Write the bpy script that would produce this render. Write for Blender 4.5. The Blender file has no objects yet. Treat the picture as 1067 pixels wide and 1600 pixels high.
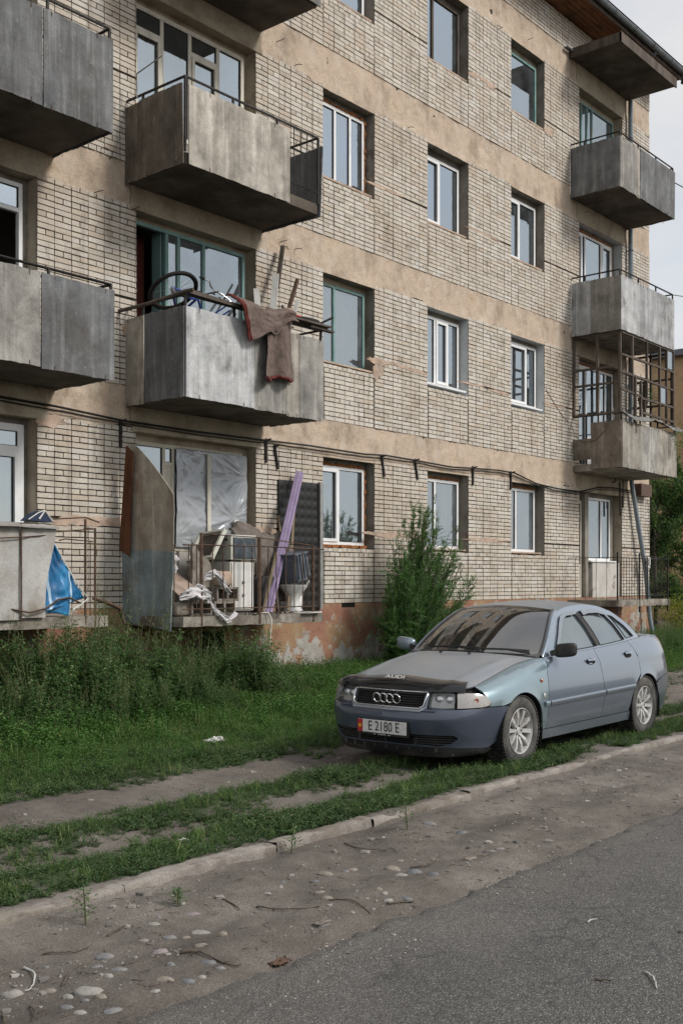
import bpy, bmesh, math, random
from math import sin, cos, pi, radians, sqrt
from mathutils import Vector, Matrix, noise
from mathutils.geometry import delaunay_2d_cdt
R = random.Random(7)
SC = bpy.context.scene
COL = SC.collection

# ---------------------------------------------------------------- camera
cam_d = bpy.data.cameras.new("camera")
cam = bpy.data.objects.new("camera", cam_d); COL.objects.link(cam)
cam_d.sensor_fit = 'VERTICAL'; cam_d.sensor_height = 36.0
cam_d.lens = 1718.0 / 1600.0 * 36.0
cam_d.shift_y = 109.5 / 1600.0
cam_d.clip_start = 0.05; cam_d.clip_end = 3000
cam.location = (0, -11.8, 1.62)
cam.rotation_euler = (radians(90), 0, radians(39.96 - 90))
SC.camera = cam

# ---------------------------------------------------------------- sky and sun
SUN_EL, SUN_AZ = radians(40), radians(-70)      # azimuth measured from +X towards +Y
W = bpy.data.worlds.new("World"); SC.world = W; W.use_nodes = True
nt = W.node_tree; nt.nodes.clear()
wo = nt.nodes.new('ShaderNodeOutputWorld'); bg = nt.nodes.new('ShaderNodeBackground')
sk = nt.nodes.new('ShaderNodeTexSky'); sk.sky_type = 'NISHITA'; sk.sun_disc = False
sk.sun_elevation = SUN_EL; sk.sun_rotation = radians(90) - SUN_AZ
sk.air_density = 1.0; sk.dust_density = 2.0; sk.ozone_density = 1.0
tc = nt.nodes.new('ShaderNodeTexCoord'); mp = nt.nodes.new('ShaderNodeMapping')
mp.inputs['Scale'].default_value = (1, 1, 2.6)
nz = nt.nodes.new('ShaderNodeTexNoise'); nz.inputs['Scale'].default_value = 1.9; nz.inputs['Detail'].default_value = 7
nz.inputs['Roughness'].default_value = 0.55
rp = nt.nodes.new('ShaderNodeValToRGB')
rp.color_ramp.elements[0].position = 0.36; rp.color_ramp.elements[0].color = (.62, .62, .62, 1)
rp.color_ramp.elements[1].position = 0.62; rp.color_ramp.elements[1].color = (.97, .97, .97, 1)
mx = nt.nodes.new('ShaderNodeMix'); mx.data_type = 'RGBA'
CLOUD = mx.inputs[7]; CLOUD.default_value = (5.1, 5.05, 4.95, 1)
L = nt.links.new
L(tc.outputs['Generated'], mp.inputs['Vector']); L(mp.outputs['Vector'], nz.inputs['Vector'])
L(nz.outputs['Fac'], rp.inputs['Fac']); L(rp.outputs['Color'], mx.inputs[0])
L(sk.outputs['Color'], mx.inputs[6]); L(mx.outputs[2], bg.inputs['Color'])
bg.inputs['Strength'].default_value = 0.092
L(bg.outputs['Background'], wo.inputs['Surface'])
sd = bpy.data.lights.new("sun", 'SUN'); sun = bpy.data.objects.new("sun", sd); COL.objects.link(sun)
sd.energy = 1.5; sd.angle = radians(14); sd.color = (1.0, .95, .88)
sdir = Vector((cos(SUN_EL) * cos(SUN_AZ), cos(SUN_EL) * sin(SUN_AZ), sin(SUN_EL)))
sun.rotation_euler = sdir.to_track_quat('Z', 'Y').to_euler(); sun.location = (0, -20, 30)
SC.view_settings.view_transform = 'Standard'; SC.view_settings.look = 'None'
SC.view_settings.exposure = 0.86; SC.view_settings.gamma = 1.0
SC.view_settings.use_curve_mapping = False
SC.cycles.max_bounces = 7; SC.cycles.transparent_max_bounces = 16
SC.cycles.caustics_reflective = False; SC.cycles.caustics_refractive = False
SC.cycles.use_denoising = True

# ---------------------------------------------------------------- materials
class NT:
    def __init__(s, name):
        s.m = bpy.data.materials.new(name); s.m.use_nodes = True
        s.t = s.m.node_tree; s.t.nodes.clear()
        s.out = s.n('ShaderNodeOutputMaterial')
    def n(s, t, **kw):
        nd = s.t.nodes.new(t)
        for k, v in kw.items(): setattr(nd, k, v)
        return nd
    def set(s, nd, **kw):
        for k, v in kw.items():
            i = nd.inputs[k.replace('_', ' ')]
            if hasattr(v, 'is_output'): s.t.links.new(v, i)
            else: i.default_value = v
        return nd
    def link(s, a, b): s.t.links.new(a, b)
    def coords(s, scale=(1, 1, 1), kind='Object'):
        tcn = s.n('ShaderNodeTexCoord'); m = s.n('ShaderNodeMapping'); m.inputs['Scale'].default_value = scale
        s.link(tcn.outputs[kind], m.inputs['Vector']); return m.outputs['Vector']
    def noise(s, vec, scale, detail=4, rough=.55, dist=0):
        nd = s.n('ShaderNodeTexNoise'); s.link(vec, nd.inputs['Vector'])
        nd.inputs['Scale'].default_value = scale; nd.inputs['Detail'].default_value = detail
        nd.inputs['Roughness'].default_value = rough; nd.inputs['Distortion'].default_value = dist
        return nd.outputs['Fac']
    def ramp(s, fac, stops, interp='LINEAR'):
        nd = s.n('ShaderNodeValToRGB'); s.link(fac, nd.inputs['Fac']); cr = nd.color_ramp; cr.interpolation = interp
        while len(cr.elements) < len(stops): cr.elements.new(0.5)
        for e, (p, c) in zip(cr.elements, stops):
            e.position = p
            e.color = (c, c, c, 1) if isinstance(c, (int, float)) else (c[0], c[1], c[2], 1)
        return nd.outputs['Color']
    def mix(s, fac, a, b, mode='MIX'):
        nd = s.n('ShaderNodeMix'); nd.data_type = 'RGBA'; nd.blend_type = mode
        for v, i in ((fac, 0), (a, 6), (b, 7)):
            if hasattr(v, 'is_output'): s.link(v, nd.inputs[i])
            elif i == 0: nd.inputs[0].default_value = v
            else: nd.inputs[i].default_value = (v[0], v[1], v[2], 1)
        return nd.outputs[2]
    def math(s, op, a, b=0.0):
        nd = s.n('ShaderNodeMath'); nd.operation = op
        for v, i in ((a, 0), (b, 1)):
            if hasattr(v, 'is_output'): s.link(v, nd.inputs[i])
            else: nd.inputs[i].default_value = v
        return nd.outputs[0]
    def rand(s):
        oi = s.n('ShaderNodeObjectInfo'); g = s.n('ShaderNodeNewGeometry')
        return s.math('FRACT', s.math('ADD', oi.outputs['Random'], g.outputs['Random Per Island']))
    def bump(s, h, strength=.3, dist=.01):
        b = s.n('ShaderNodeBump'); b.inputs['Strength'].default_value = strength; b.inputs['Distance'].default_value = dist
        s.link(h, b.inputs['Height']); return b.outputs['Normal']
    def bsdf(s, color, rough=.8, metallic=0, spec=.35, normal=None, coat=0, coat_rough=.1):
        b = s.n('ShaderNodeBsdfPrincipled')
        for v, k in ((color, 'Base Color'), (rough, 'Roughness'), (metallic, 'Metallic')):
            if hasattr(v, 'is_output'): s.link(v, b.inputs[k])
            elif k == 'Base Color': b.inputs[k].default_value = (v[0], v[1], v[2], 1)
            else: b.inputs[k].default_value = v
        b.inputs['Specular IOR Level'].default_value = spec
        b.inputs['Coat Weight'].default_value = coat; b.inputs['Coat Roughness'].default_value = coat_rough
        if normal is not None: s.link(normal, b.inputs['Normal'])
        s.link(b.outputs[0], s.out.inputs['Surface']); return b

def pmat(name, cols, scale=6, stretch=(1, 1, 1), rough=.85, bump=.25, bdist=.006, dirt=None, dirt_scale=2.5,
         dirt_range=(.5, .68), dirt_stretch=(1, 1, 1), fine=60, metallic=0, spec=.3, rnd=0.0, coat=0):
    """cols: list of (pos, colour) driven by noise; dirt: a colour mixed in by a second noise; rnd: brightness change per object"""
    t = NT(name); v = t.coords(stretch)
    n1 = t.noise(v, scale, 6, .6)
    c = t.ramp(n1, cols)
    v0 = t.coords()
    fn = t.noise(v0, fine, 3, .6)
    c = t.mix(.35, c, t.ramp(fn, [(.3, .45), (.7, 1.3)]), 'MULTIPLY') if fine else c
    if dirt is not None:
        for k, dcol in enumerate(dirt if isinstance(dirt[0], (tuple, list)) else [dirt]):
            dn = t.noise(t.coords(dirt_stretch), dirt_scale * (1 + .7 * k), 6, .62)
            if k:
                dn = t.math('SUBTRACT', 1.0, dn)
            c = t.mix(t.ramp(dn, [(dirt_range[0], 0.0), (dirt_range[1], .85)]), c, dcol)
    if rnd:
        r = t.rand()
        c = t.mix(1.0, c, t.ramp(r, [(0, 1 - rnd), (1, 1 + rnd)]), 'MULTIPLY')
    nm = None
    if bump:
        h = t.math('ADD', t.math('MULTIPLY', n1, .6), t.math('MULTIPLY', fn, .5))
        nm = t.bump(h, bump, bdist)
    t.bsdf(c, rough, metallic, spec, nm, coat)
    return t.m

def glassmat(name, tint=(.62, .70, .74), ior=2.1, refl=(.86, .93, 1.0), rough=.012, wob=.0, dust=0.0, dustcol=(.5, .5, .48)):
    t = NT(name)
    lw = t.n('ShaderNodeLayerWeight'); lw.inputs['Blend'].default_value = .5; f0 = ((ior - 1) / (ior + 1)) ** 2
    frv = t.math('ADD', f0, t.math('MULTIPLY', 1 - f0, t.math('POWER', lw.outputs['Facing'], 5.0)))
    gl = t.n('ShaderNodeBsdfGlossy'); gl.inputs['Roughness'].default_value = rough; gl.inputs['Color'].default_value = (*refl, 1)
    if wob:
        nm = t.bump(t.noise(t.coords(), 1.7, 2), wob, .02); t.link(nm, gl.inputs['Normal']); t.link(nm, lw.inputs['Normal'])
    tr = t.n('ShaderNodeBsdfTransparent'); tr.inputs['Color'].default_value = (*tint, 1)
    ms = t.n('ShaderNodeMixShader'); t.link(frv, ms.inputs[0]); t.link(tr.outputs[0], ms.inputs[1]); t.link(gl.outputs[0], ms.inputs[2])
    last = ms.outputs[0]
    if dust:  # pale veil: dust, plus painted sky reflection on the car's side glass
        df = t.n('ShaderNodeBsdfDiffuse'); df.inputs['Color'].default_value = (*dustcol, 1)
        m2 = t.n('ShaderNodeMixShader')
        t.link(t.math('MULTIPLY', t.ramp(t.noise(t.coords(), 2.2, 6, .65), [(.3, .25), (.7, 1.0)]), dust), m2.inputs[0])
        t.link(last, m2.inputs[1]); t.link(df.outputs[0], m2.inputs[2]); last = m2.outputs[0]
    t.link(last, t.out.inputs['Surface']); return t.m

def flat(name, c, rough=.6, metallic=0, spec=.4, coat=0):
    """one material with slight grain"""
    t = NT(name); f = t.noise(t.coords(), 35, 4, .6)
    col = t.mix(1, c, t.ramp(f, [(.25, .8), (.75, 1.15)]), 'MULTIPLY')
    t.bsdf(col, rough, metallic, spec, None, coat); return t.m

# ---------------------------------------------------------------- mesh collector
class MB:
    def __init__(s): s.v = []; s.f = []; s.mi = []; s.cur = 0
    def face(s, pts):
        b = len(s.v); s.v += [Vector(p) for p in pts]; s.f.append(tuple(range(b, b + len(pts)))); s.mi.append(s.cur)
    def raw(s, vs, fs, M=None):
        b = len(s.v); s.v += [(M @ Vector(p)) if M else Vector(p) for p in vs]
        s.f += [tuple(i + b for i in f) for f in fs]; s.mi += [s.cur] * len(fs)
    def box(s, x0, x1, y0, y1, z0, z1, M=None, j=0.0):
        vs = [(x, y, z) for z in (z0, z1) for y in (y0, y1) for x in (x0, x1)]
        if j: vs = [(x + R.uniform(-j, j), y + R.uniform(-j, j), z + R.uniform(-j, j)) for x, y, z in vs]
        s.raw(vs, [(0, 2, 3, 1), (4, 5, 7, 6), (0, 1, 5, 4), (1, 3, 7, 5), (3, 2, 6, 7), (2, 0, 4, 6)], M)
    def beam(s, p, q, w, h, up=(0, 0, 1)):
        p, q = Vector(p), Vector(q); d = (q - p); ln = d.length; d.normalize()
        u = Vector(up)
        if abs(d.dot(u)) > .95: u = Vector((0, 1, 0))
        a = d.cross(u).normalized(); b = a.cross(d)
        M = Matrix(((a.x, d.x, b.x, p.x), (a.y, d.y, b.y, p.y), (a.z, d.z, b.z, p.z), (0, 0, 0, 1)))
        s.box(-w / 2, w / 2, 0, ln, -h / 2, h / 2, M)
    def tube(s, pts, r, n=8, cap=True):
        pts = [Vector(p) for p in pts]; rr = r if isinstance(r, (list, tuple)) else [r] * len(pts)
        rings = []; prev = None
        for i, p in enumerate(pts):
            d = (pts[min(i + 1, len(pts) - 1)] - pts[max(i - 1, 0)]).normalized()
            if prev is None:
                a = d.cross(Vector((0, 0, 1)));
                if a.length < .1: a = d.cross(Vector((0, 1, 0)))
            else: a = prev - d * prev.dot(d)
            a.normalize(); prev = a; b = d.cross(a)
            rings.append([p + (a * cos(2 * pi * k / n) + b * sin(2 * pi * k / n)) * rr[i] for k in range(n)])
        base = len(s.v)
        for rg in rings: s.v += rg
        for i in range(len(rings) - 1):
            for k in range(n):
                s.f.append((base + i * n + k, base + i * n + (k + 1) % n, base + (i + 1) * n + (k + 1) % n, base + (i + 1) * n + k)); s.mi.append(s.cur)
        if cap:
            s.f.append(tuple(base + k for k in reversed(range(n)))); s.f.append(tuple(base + (len(rings) - 1) * n + k for k in range(n))); s.mi += [s.cur] * 2
    def lathe(s, prof, n=32, M=None, closed=False):
        """profile of (r, h) round the local Y axis"""
        base = len(s.v)
        for k in range(n):
            a = 2 * pi * k / n
            for r, h in prof:
                p = Vector((r * cos(a), h, r * sin(a))); s.v.append(M @ p if M else p)
        m = len(prof)
        for k in range(n):
            for i in range(m if closed else m - 1):
                j = (i + 1) % m
                s.f.append((base + k * m + i, base + k * m + j, base + ((k + 1) % n) * m + j, base + ((k + 1) % n) * m + i)); s.mi.append(s.cur)
    def prism(s, poly, fn, t):
        """polygon (2D) mapped by fn(p, depth) at depth 0 and t"""
        n = len(poly); b = len(s.v)
        s.v += [Vector(fn(p, 0)) for p in poly] + [Vector(fn(p, t)) for p in poly]
        s.f += [tuple(b + i for i in range(n)), tuple(b + n + i for i in reversed(range(n)))]
        s.f += [(b + i, b + n + i, b + n + (i + 1) % n, b + (i + 1) % n) for i in range(n)]
        s.mi += [s.cur] * (n + 2)
    def grid(s, fn, nu, nv, t=0.0):
        """surface fn(u,v)->point, u,v in 0..1; thickness t along -normal"""
        P = [[Vector(fn(i / nu, j / nv)) for j in range(nv + 1)] for i in range(nu + 1)]
        b = len(s.v)
        for r in P: s.v += r
        m = nv + 1
        q = [(b + i * m + j, b + (i + 1) * m + j, b + (i + 1) * m + j + 1, b + i * m + j + 1) for i in range(nu) for j in range(nv)]
        s.f += q; s.mi += [s.cur] * len(q)
        if t:
            b2 = len(s.v)
            for i in range(nu + 1):
                for j in range(nv + 1):
                    du = P[min(i + 1, nu)][j] - P[max(i - 1, 0)][j]; dv = P[i][min(j + 1, nv)] - P[i][max(j - 1, 0)]
                    nn = du.cross(dv);
                    if nn.length > 1e-9: nn.normalize()
                    s.v.append(P[i][j] - nn * t)
            o = b2 - b
            q2 = [tuple(i + o for i in reversed(f)) for f in q]
            rim = [b + i * m for i in range(nu + 1)] + [b + nu * m + j for j in range(1, nv + 1)] + [b + i * m + nv for i in reversed(range(nu))] + [b + j for j in reversed(range(1, nv))]
            q2 += [(rim[k], rim[k] + o, rim[(k + 1) % len(rim)] + o, rim[(k + 1) % len(rim)]) for k in range(len(rim))]
            s.f += q2; s.mi += [s.cur] * len(q2)
    def mesh(s, name, off=(0, 0, 0)):
        me = bpy.data.meshes.new(name); o = Vector(off)
        me.from_pydata([tuple(p - o) for p in s.v], [], s.f); me.update(); return me
    def build(s, name, mat, parent=None, smooth=None, off=None, bevel=0, recalc=False, **props):
        o3 = Vector(off) if off is not None else (world_loc(parent) if parent else Vector((0, 0, 0)))
        me = s.mesh(name, o3)
        mats = mat if isinstance(mat, (list, tuple)) else [mat]
        for m in mats: me.materials.append(m)
        if len(mats) > 1: me.polygons.foreach_set('material_index', s.mi)
        if recalc:
            bm = bmesh.new(); bm.from_mesh(me); bmesh.ops.remove_doubles(bm, verts=bm.verts, dist=1e-5)
            bmesh.ops.recalc_face_normals(bm, faces=bm.faces); bm.to_mesh(me); bm.free()
        if smooth is not None:
            me.polygons.foreach_set('use_smooth', [True] * len(me.polygons))
            if smooth < 179: me.set_sharp_from_angle(angle=radians(smooth))
        return link(name, me, parent, o3 if parent is None and off is not None else None, bevel, **props)

def world_loc(o):
    p = Vector((0, 0, 0))
    while o is not None: p += o.location; o = o.parent
    return p
def link(name, me, parent=None, loc=None, bevel=0, **props):
    o = bpy.data.objects.new(name, me); COL.objects.link(o)
    if parent is not None: o.parent = parent
    if loc is not None: o.location = loc
    if bevel:
        b = o.modifiers.new('bevel', 'BEVEL'); b.width = bevel; b.segments = 2; b.limit_method = 'ANGLE'
    for k, v in props.items(): o[k] = v
    return o
def thing(name, label, cat, loc=(0, 0, 0), group=None):
    o = bpy.data.objects.new(name, None); COL.objects.link(o); o.location = loc; o.empty_display_size = .1
    o['label'] = label; o['category'] = cat
    if group: o['group'] = group
    return o
def tag(o, label, cat, group=None):
    o['label'] = label; o['category'] = cat
    if group: o['group'] = group
    return o
def struct(o): o['kind'] = 'structure'; return o
def stuff(o): o['kind'] = 'stuff'; return o
def fbm(x, y, z=0, s=1, oct=4): return noise.fractal(Vector((x * s, y * s, z * s)), .9, 2.0, oct)
def text_mesh(txt, size, depth=.003):
    c = bpy.data.curves.new('lettering', 'FONT'); c.body = txt; c.size = size; c.extrude = depth; c.align_x = 'CENTER'; c.align_y = 'CENTER'; c.resolution_u = 3
    o = bpy.data.objects.new('lettering', c); COL.objects.link(o)
    me = bpy.data.meshes.new_from_object(o.evaluated_get(bpy.context.evaluated_depsgraph_get()))
    bpy.data.objects.remove(o); return me
# ================================================================= building
def brick_mat():
    t = NT('silicate_brick'); r = t.rand(); v = t.coords()
    geo = t.n('ShaderNodeNewGeometry'); pos = geo.outputs['Position']
    c = t.ramp(r, [(0, (.46, .415, .355)), (.22, (.56, .515, .45)), (.5, (.605, .563, .497)), (.74, (.575, .545, .50)), (.93, (.53, .455, .375)), (1, (.655, .62, .565))])
    big = t.noise(pos, .55, 5, .6); c = t.mix(t.ramp(big, [(.46, 0), (.69, .55)]), c, (.40, .315, .24))
    blot = t.noise(pos, 1.9, 6, .65); c = t.mix(t.ramp(blot, [(.57, 0), (.72, .62)]), c, (.24, .195, .15))
    mp_ = t.n('ShaderNodeMapping'); mp_.inputs['Scale'].default_value = (9, 9, .7); t.link(pos, mp_.inputs['Vector'])
    stk = t.noise(mp_.outputs[0], 1.0, 5, .6); c = t.mix(t.ramp(stk, [(.55, 0), (.75, .6)]), c, (.2, .17, .14))
    wh = t.noise(pos, .8, 4, .6, .3); c = t.mix(t.ramp(wh, [(.6, 0), (.7, .5)]), c, (.68, .67, .66))
    f = t.noise(pos, 70, 4, .65); c = t.mix(.55, c, t.ramp(f, [(.3, .5), (.65, 1.2)]), 'MULTIPLY')
    h = t.math('ADD', t.noise(pos, 28, 4, .6), t.math('MULTIPLY', f, .4))
    t.bsdf(c, .92, 0, .15, t.bump(h, .55, .008)); return t.m
M_BRICK = brick_mat()
M_MORTAR = pmat('old_mortar', [(.3, (.028, .024, .021)), (.7, (.07, .06, .05))], 9, rough=.95, bump=.5)
M_PLASTER = pmat('bare_plaster', [(.28, (.42, .32, .225)), (.42, (.53, .43, .335)), (.55, (.46, .37, .29)), (.72, (.60, .50, .40))], 2.2, (1, 1, 1.7), .93, .8, .02,
                 dirt=[(.24, .19, .145), (.52, .45, .37)], dirt_scale=1.3, dirt_range=(.5, .68), dirt_stretch=(1.6, 1, 1), fine=38)
M_RENDER = pmat('lintel_render', [(.3, (.36, .31, .24)), (.6, (.47, .41, .32)), (.8, (.54, .48, .38))], 2, rough=.92, bump=.5, bdist=.012, dirt=(.24, .19, .14), dirt_scale=2.2, fine=45)
M_REVEAL = pmat('grey_reveal', [(.3, (.20, .18, .155)), (.7, (.31, .285, .25))], 4, rough=.95, bump=.6, dirt=(.13, .11, .09), dirt_range=(.5, .65))
M_WREVEAL = pmat('whitewashed_reveal', [(.3, (.52, .54, .56)), (.7, (.66, .68, .70))], 4, rough=.9, bump=.5, dirt=(.35, .35, .34), dirt_range=(.58, .7))
M_SILLP = pmat('pink_patch', [(.3, (.40, .29, .22)), (.7, (.56, .44, .36))], 7, rough=.95, bump=.7, bdist=.015, dirt=(.25, .2, .16))
M_CONC = pmat('balcony_concrete', [(.3, (.15, .13, .11)), (.55, (.25, .225, .195)), (.8, (.33, .30, .27))], 3, rough=.95, bump=.7, bdist=.015, dirt=[(.075, .062, .05), (.36, .33, .29)], dirt_range=(.48, .66), dirt_scale=2)
M_UNDER = pmat('stained_shaded_slab_concrete', [(.3, (.07, .058, .048)), (.55, (.125, .105, .085)), (.8, (.19, .165, .135))], 2.4, rough=.95, bump=.7, bdist=.015, dirt=(.045, .037, .03), dirt_range=(.45, .65), dirt_scale=1.6)  # stained concrete, base darkened further to paint in shade under the slabs
M_ROOM = flat('room_paint', (.22, .20, .17), .9)
M_PVC = pmat('white_pvc', [(.3, (.70, .72, .74)), (.7, (.80, .81, .82))], 2, rough=.38, bump=0, fine=0, dirt=(.55, .55, .53), dirt_range=(.55, .8), spec=.5)
M_CREAM = pmat('cream_wood', [(.3, (.52, .50, .43)), (.7, (.68, .65, .57))], 4, (1, 1, .3), .6, .3, dirt=(.30, .26, .2), dirt_range=(.6, .75))
M_TEAL = pmat('flaking_teal_paint', [(.3, (.13, .24, .235)), (.6, (.22, .36, .345)), (.8, (.32, .45, .42))], 6, (1, 1, .35), .65, .4, dirt=(.22, .17, .12), dirt_range=(.6, .7))
M_DKWOOD = pmat('dark_weathered_wood', [(.3, (.05, .04, .033)), (.7, (.14, .115, .095))], 6, (1, 1, .3), .85, .5)
M_FOAM = pmat('orange_foam', [(.3, (.20, .07, .02)), (.6, (.34, .14, .05)), (.8, (.48, .25, .11))], 22, rough=.95, bump=1.0, bdist=.02)
M_RUST = pmat('rusty_steel', [(.3, (.05, .035, .028)), (.55, (.11, .07, .05)), (.8, (.19, .10, .06))], 14, rough=.85, bump=.4, metallic=.2)
M_BLACK = pmat('blackened_steel', [(.3, (.018, .017, .017)), (.7, (.05, .046, .043))], 14, rough=.6, bump=.2, metallic=.3)
M_CABLE = flat('black_cable', (.015, .015, .016), .6)
M_GLASS = glassmat('window_glass', (.50, .56, .60), 4.7, (.82, .92, 1.0), .008, .05, .10, (.42, .45, .48))
M_GLASSD = glassmat('dirty_window_glass', (.45, .5, .54), 4.3, (.82, .92, 1.0), .02, .12, .28, (.42, .47, .50))
def panelmat(name, cols, dirt, dr=(.46, .66), sc=2.0):
    t = NT(name); r = t.rand()
    geo = t.n('ShaderNodeNewGeometry'); pos = geo.outputs['Position']
    def sn(scale, st, d=6, ro=.62):
        m = t.n('ShaderNodeMapping'); m.inputs['Scale'].default_value = st; t.link(pos, m.inputs['Vector']); return t.noise(m.outputs[0], scale, d, ro, .2)
    a = sn(sc, (1.7, 1.7, .75)); c = t.ramp(a, cols)
    b = sn(1.5, (1, 1, 1)); c = t.mix(t.ramp(b, [(dr[0], 0), (dr[1], .8)]), c, dirt)
    st = sn(2.6, (3.4, 3.4, .22)); c = t.mix(t.ramp(st, [(.50, 0), (.74, .42)]), c, tuple(min(1, k * 1.75) for k in cols[-1][1]))
    st2 = sn(4.5, (4.2, 4.2, .22)); c = t.mix(t.ramp(st2, [(.56, 0), (.78, .45)]), c, tuple(k * .55 for k in dirt))
    mo = t.noise(pos, 3.3, 8, .72); c = t.mix(.75, c, t.ramp(mo, [(.34, .72), (.5, 1.02), (.66, 1.32)]), 'MULTIPLY')
    dp = t.noise(pos, 1.1, 6, .7); c = t.mix(t.ramp(dp, [(.56, 0), (.68, .55)]), c, (.075, .068, .06))
    sc2 = t.noise(pos, 9, 7, .7); c = t.mix(t.ramp(sc2, [(.6, 0), (.75, .45)]), c, (.5, .48, .44))
    f = t.noise(pos, 55, 3, .6); c = t.mix(.4, c, t.ramp(f, [(.3, .55), (.7, 1.25)]), 'MULTIPLY')
    c = t.mix(1, c, t.ramp(r, [(0, .85), (1, 1.15)]), 'MULTIPLY')
    t.bsdf(c, .82, 0, .3, t.bump(t.math('ADD', st, f), .3, .006)); return t.m
M_PDARK = panelmat('slate_grey_sheet', [(.3, (.095, .10, .108)), (.6, (.155, .16, .165)), (.8, (.225, .225, .225))], (.07, .068, .068))
M_PTAN = panelmat('tan_weathered_sheet', [(.3, (.25, .23, .20)), (.55, (.36, .335, .295)), (.8, (.45, .42, .38))], (.16, .145, .125))
M_PBROWN = panelmat('brown_weathered_sheet', [(.3, (.12, .10, .082)), (.55, (.20, .17, .14)), (.8, (.28, .24, .20))], (.085, .07, .055))
M_PLIGHT = panelmat('pale_weathered_sheet', [(.3, (.29, .30, .31)), (.55, (.40, .41, .42)), (.8, (.50, .50, .50))], (.19, .19, .19), (.5, .66))
M_PMID = panelmat('mid_grey_sheet', [(.3, (.20, .195, .18)), (.55, (.29, .28, .26)), (.8, (.38, .365, .34))], (.13, .125, .12))

bld = thing('apartment_building', 'weathered four storey block of pale brick with concrete balconies and plastered bands', 'building')
U0, U1 = 0.0, 26.05
def zt(k): return 3.677 + 3.023 * (k - 1)
BB = {1: (1.27, 3.74), 2: (4.28, 6.76), 3: (7.30, 9.78), 4: (10.40, 12.81)}
BANDS = {1: (3.74, 4.28), 2: (6.76, 7.30), 3: (9.78, 10.40), 4: (12.81, 13.40)}
SLAB = {1: 1.17, 2: 4.10, 3: 7.10, 4: 10.20}
DOORS = [(5.80, 8.12), (9.71, 12.02), (22.36, 24.50)]
WINS = [(13.59, 14.94), (16.52, 17.87), (19.45, 20.80), (1.0, 2.35), (3.4, 4.75)]
OPEN = []
for k in (1, 2, 3, 4):
    for a, b in DOORS: OPEN.append((a, b, SLAB[k] + .01, zt(k), k))
    for a, b in WINS: OPEN.append((a, b, zt(k) - 1.484, zt(k), k))
# wall plane (mortar), cells that skip the openings
us = sorted({U0, U1} | {u for o in OPEN for u in o[:2]}); zs = sorted({-.4, 14.25} | {z for o in OPEN for z in o[2:4]})
w = MB()
for i in range(len(us) - 1):
    for j in range(len(zs) - 1):
        cu, cz = (us[i] + us[i + 1]) / 2, (zs[j] + zs[j + 1]) / 2
        if any(o[0] < cu < o[1] and o[2] < cz < o[3] for o in OPEN): continue
        w.face([(us[i], 0, zs[j]), (us[i + 1], 0, zs[j]), (us[i + 1], 0, zs[j + 1]), (us[i], 0, zs[j + 1])])
w.face([(U1, 0, -.4), (U1, 12, -.4), (U1, 12, 14.25), (U1, 0, 14.25)]); w.face([(U0, 12, -.4), (U0, 0, -.4), (U0, 0, 14.25), (U0, 12, 14.25)])
w.face([(U1, 12, -.4), (U0, 12, -.4), (U0, 12, 14.25), (U1, 12, 14.25)])
w.cur = 1
for a, b, c, d, k in OPEN:                       # rooms behind the openings
    D0, D1 = .32, 3.6; e = .5
    A, B, C, D = a - e, b + e, c - .15 if (b - a) > 2 else c - .8, d + .15
    w.face([(A, D1, C), (B, D1, C), (B, D1, D), (A, D1, D)]); w.face([(A, D0, C), (B, D0, C), (B, D1, C), (A, D1, C)])
    w.face([(A, D0, D), (A, D1, D), (B, D1, D), (B, D0, D)]); w.face([(A, D0, C), (A, D1, C), (A, D1, D), (A, D0, D)]); w.face([(B, D0, C), (B, D0, D), (B, D1, D), (B, D1, C)])
    for x0, x1 in ((A, a), (b, B)): w.face([(x0, D0, C), (x0, D0, D), (x1, D0, D), (x1, D0, C)])
    for z0, z1 in ((C, c), (d, D)): w.face([(a, D0, z0), (a, D0, z1), (b, D0, z1), (b, D0, z0)])
w.build('wall', [M_MORTAR, M_ROOM], bld)
for a, b, c, d, k in OPEN:
    if b < 5: continue
    r = MB(); n = 14
    def jag(): return R.uniform(-.006, .006)
    for (p, q) in (((a, c), (a, d)), ((b, d), (b, c)), ((a, d), (b, d)), ((b, c), (a, c))):
        pts = [(p[0] + (q[0] - p[0]) * i / n, p[1] + (q[1] - p[1]) * i / n) for i in range(n + 1)]
        hor = p[1] == q[1]; js = [0] + [jag() for _ in range(n - 1)] + [0]
        for i in range(n):
            P = lambda t, y, jj: (pts[t][0] + (0 if hor else jj), y, pts[t][1] + (jj if hor else 0))
            y0 = -.012
            r.face([P(i, y0, js[i]), P(i + 1, y0, js[i + 1]), P(i + 1, .1, 0), P(i, .1, 0)]); r.face([P(i, .1, 0), P(i + 1, .1, 0), P(i + 1, .32, 0), P(i, .32, 0)])
    white = (k == 2 and 16 < a < 20) or (a > 22 and k in (3,))
    r.build('window_reveal', M_WREVEAL if white else (M_RENDER if (b - a) > 2 else M_REVEAL), bld)

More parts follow.
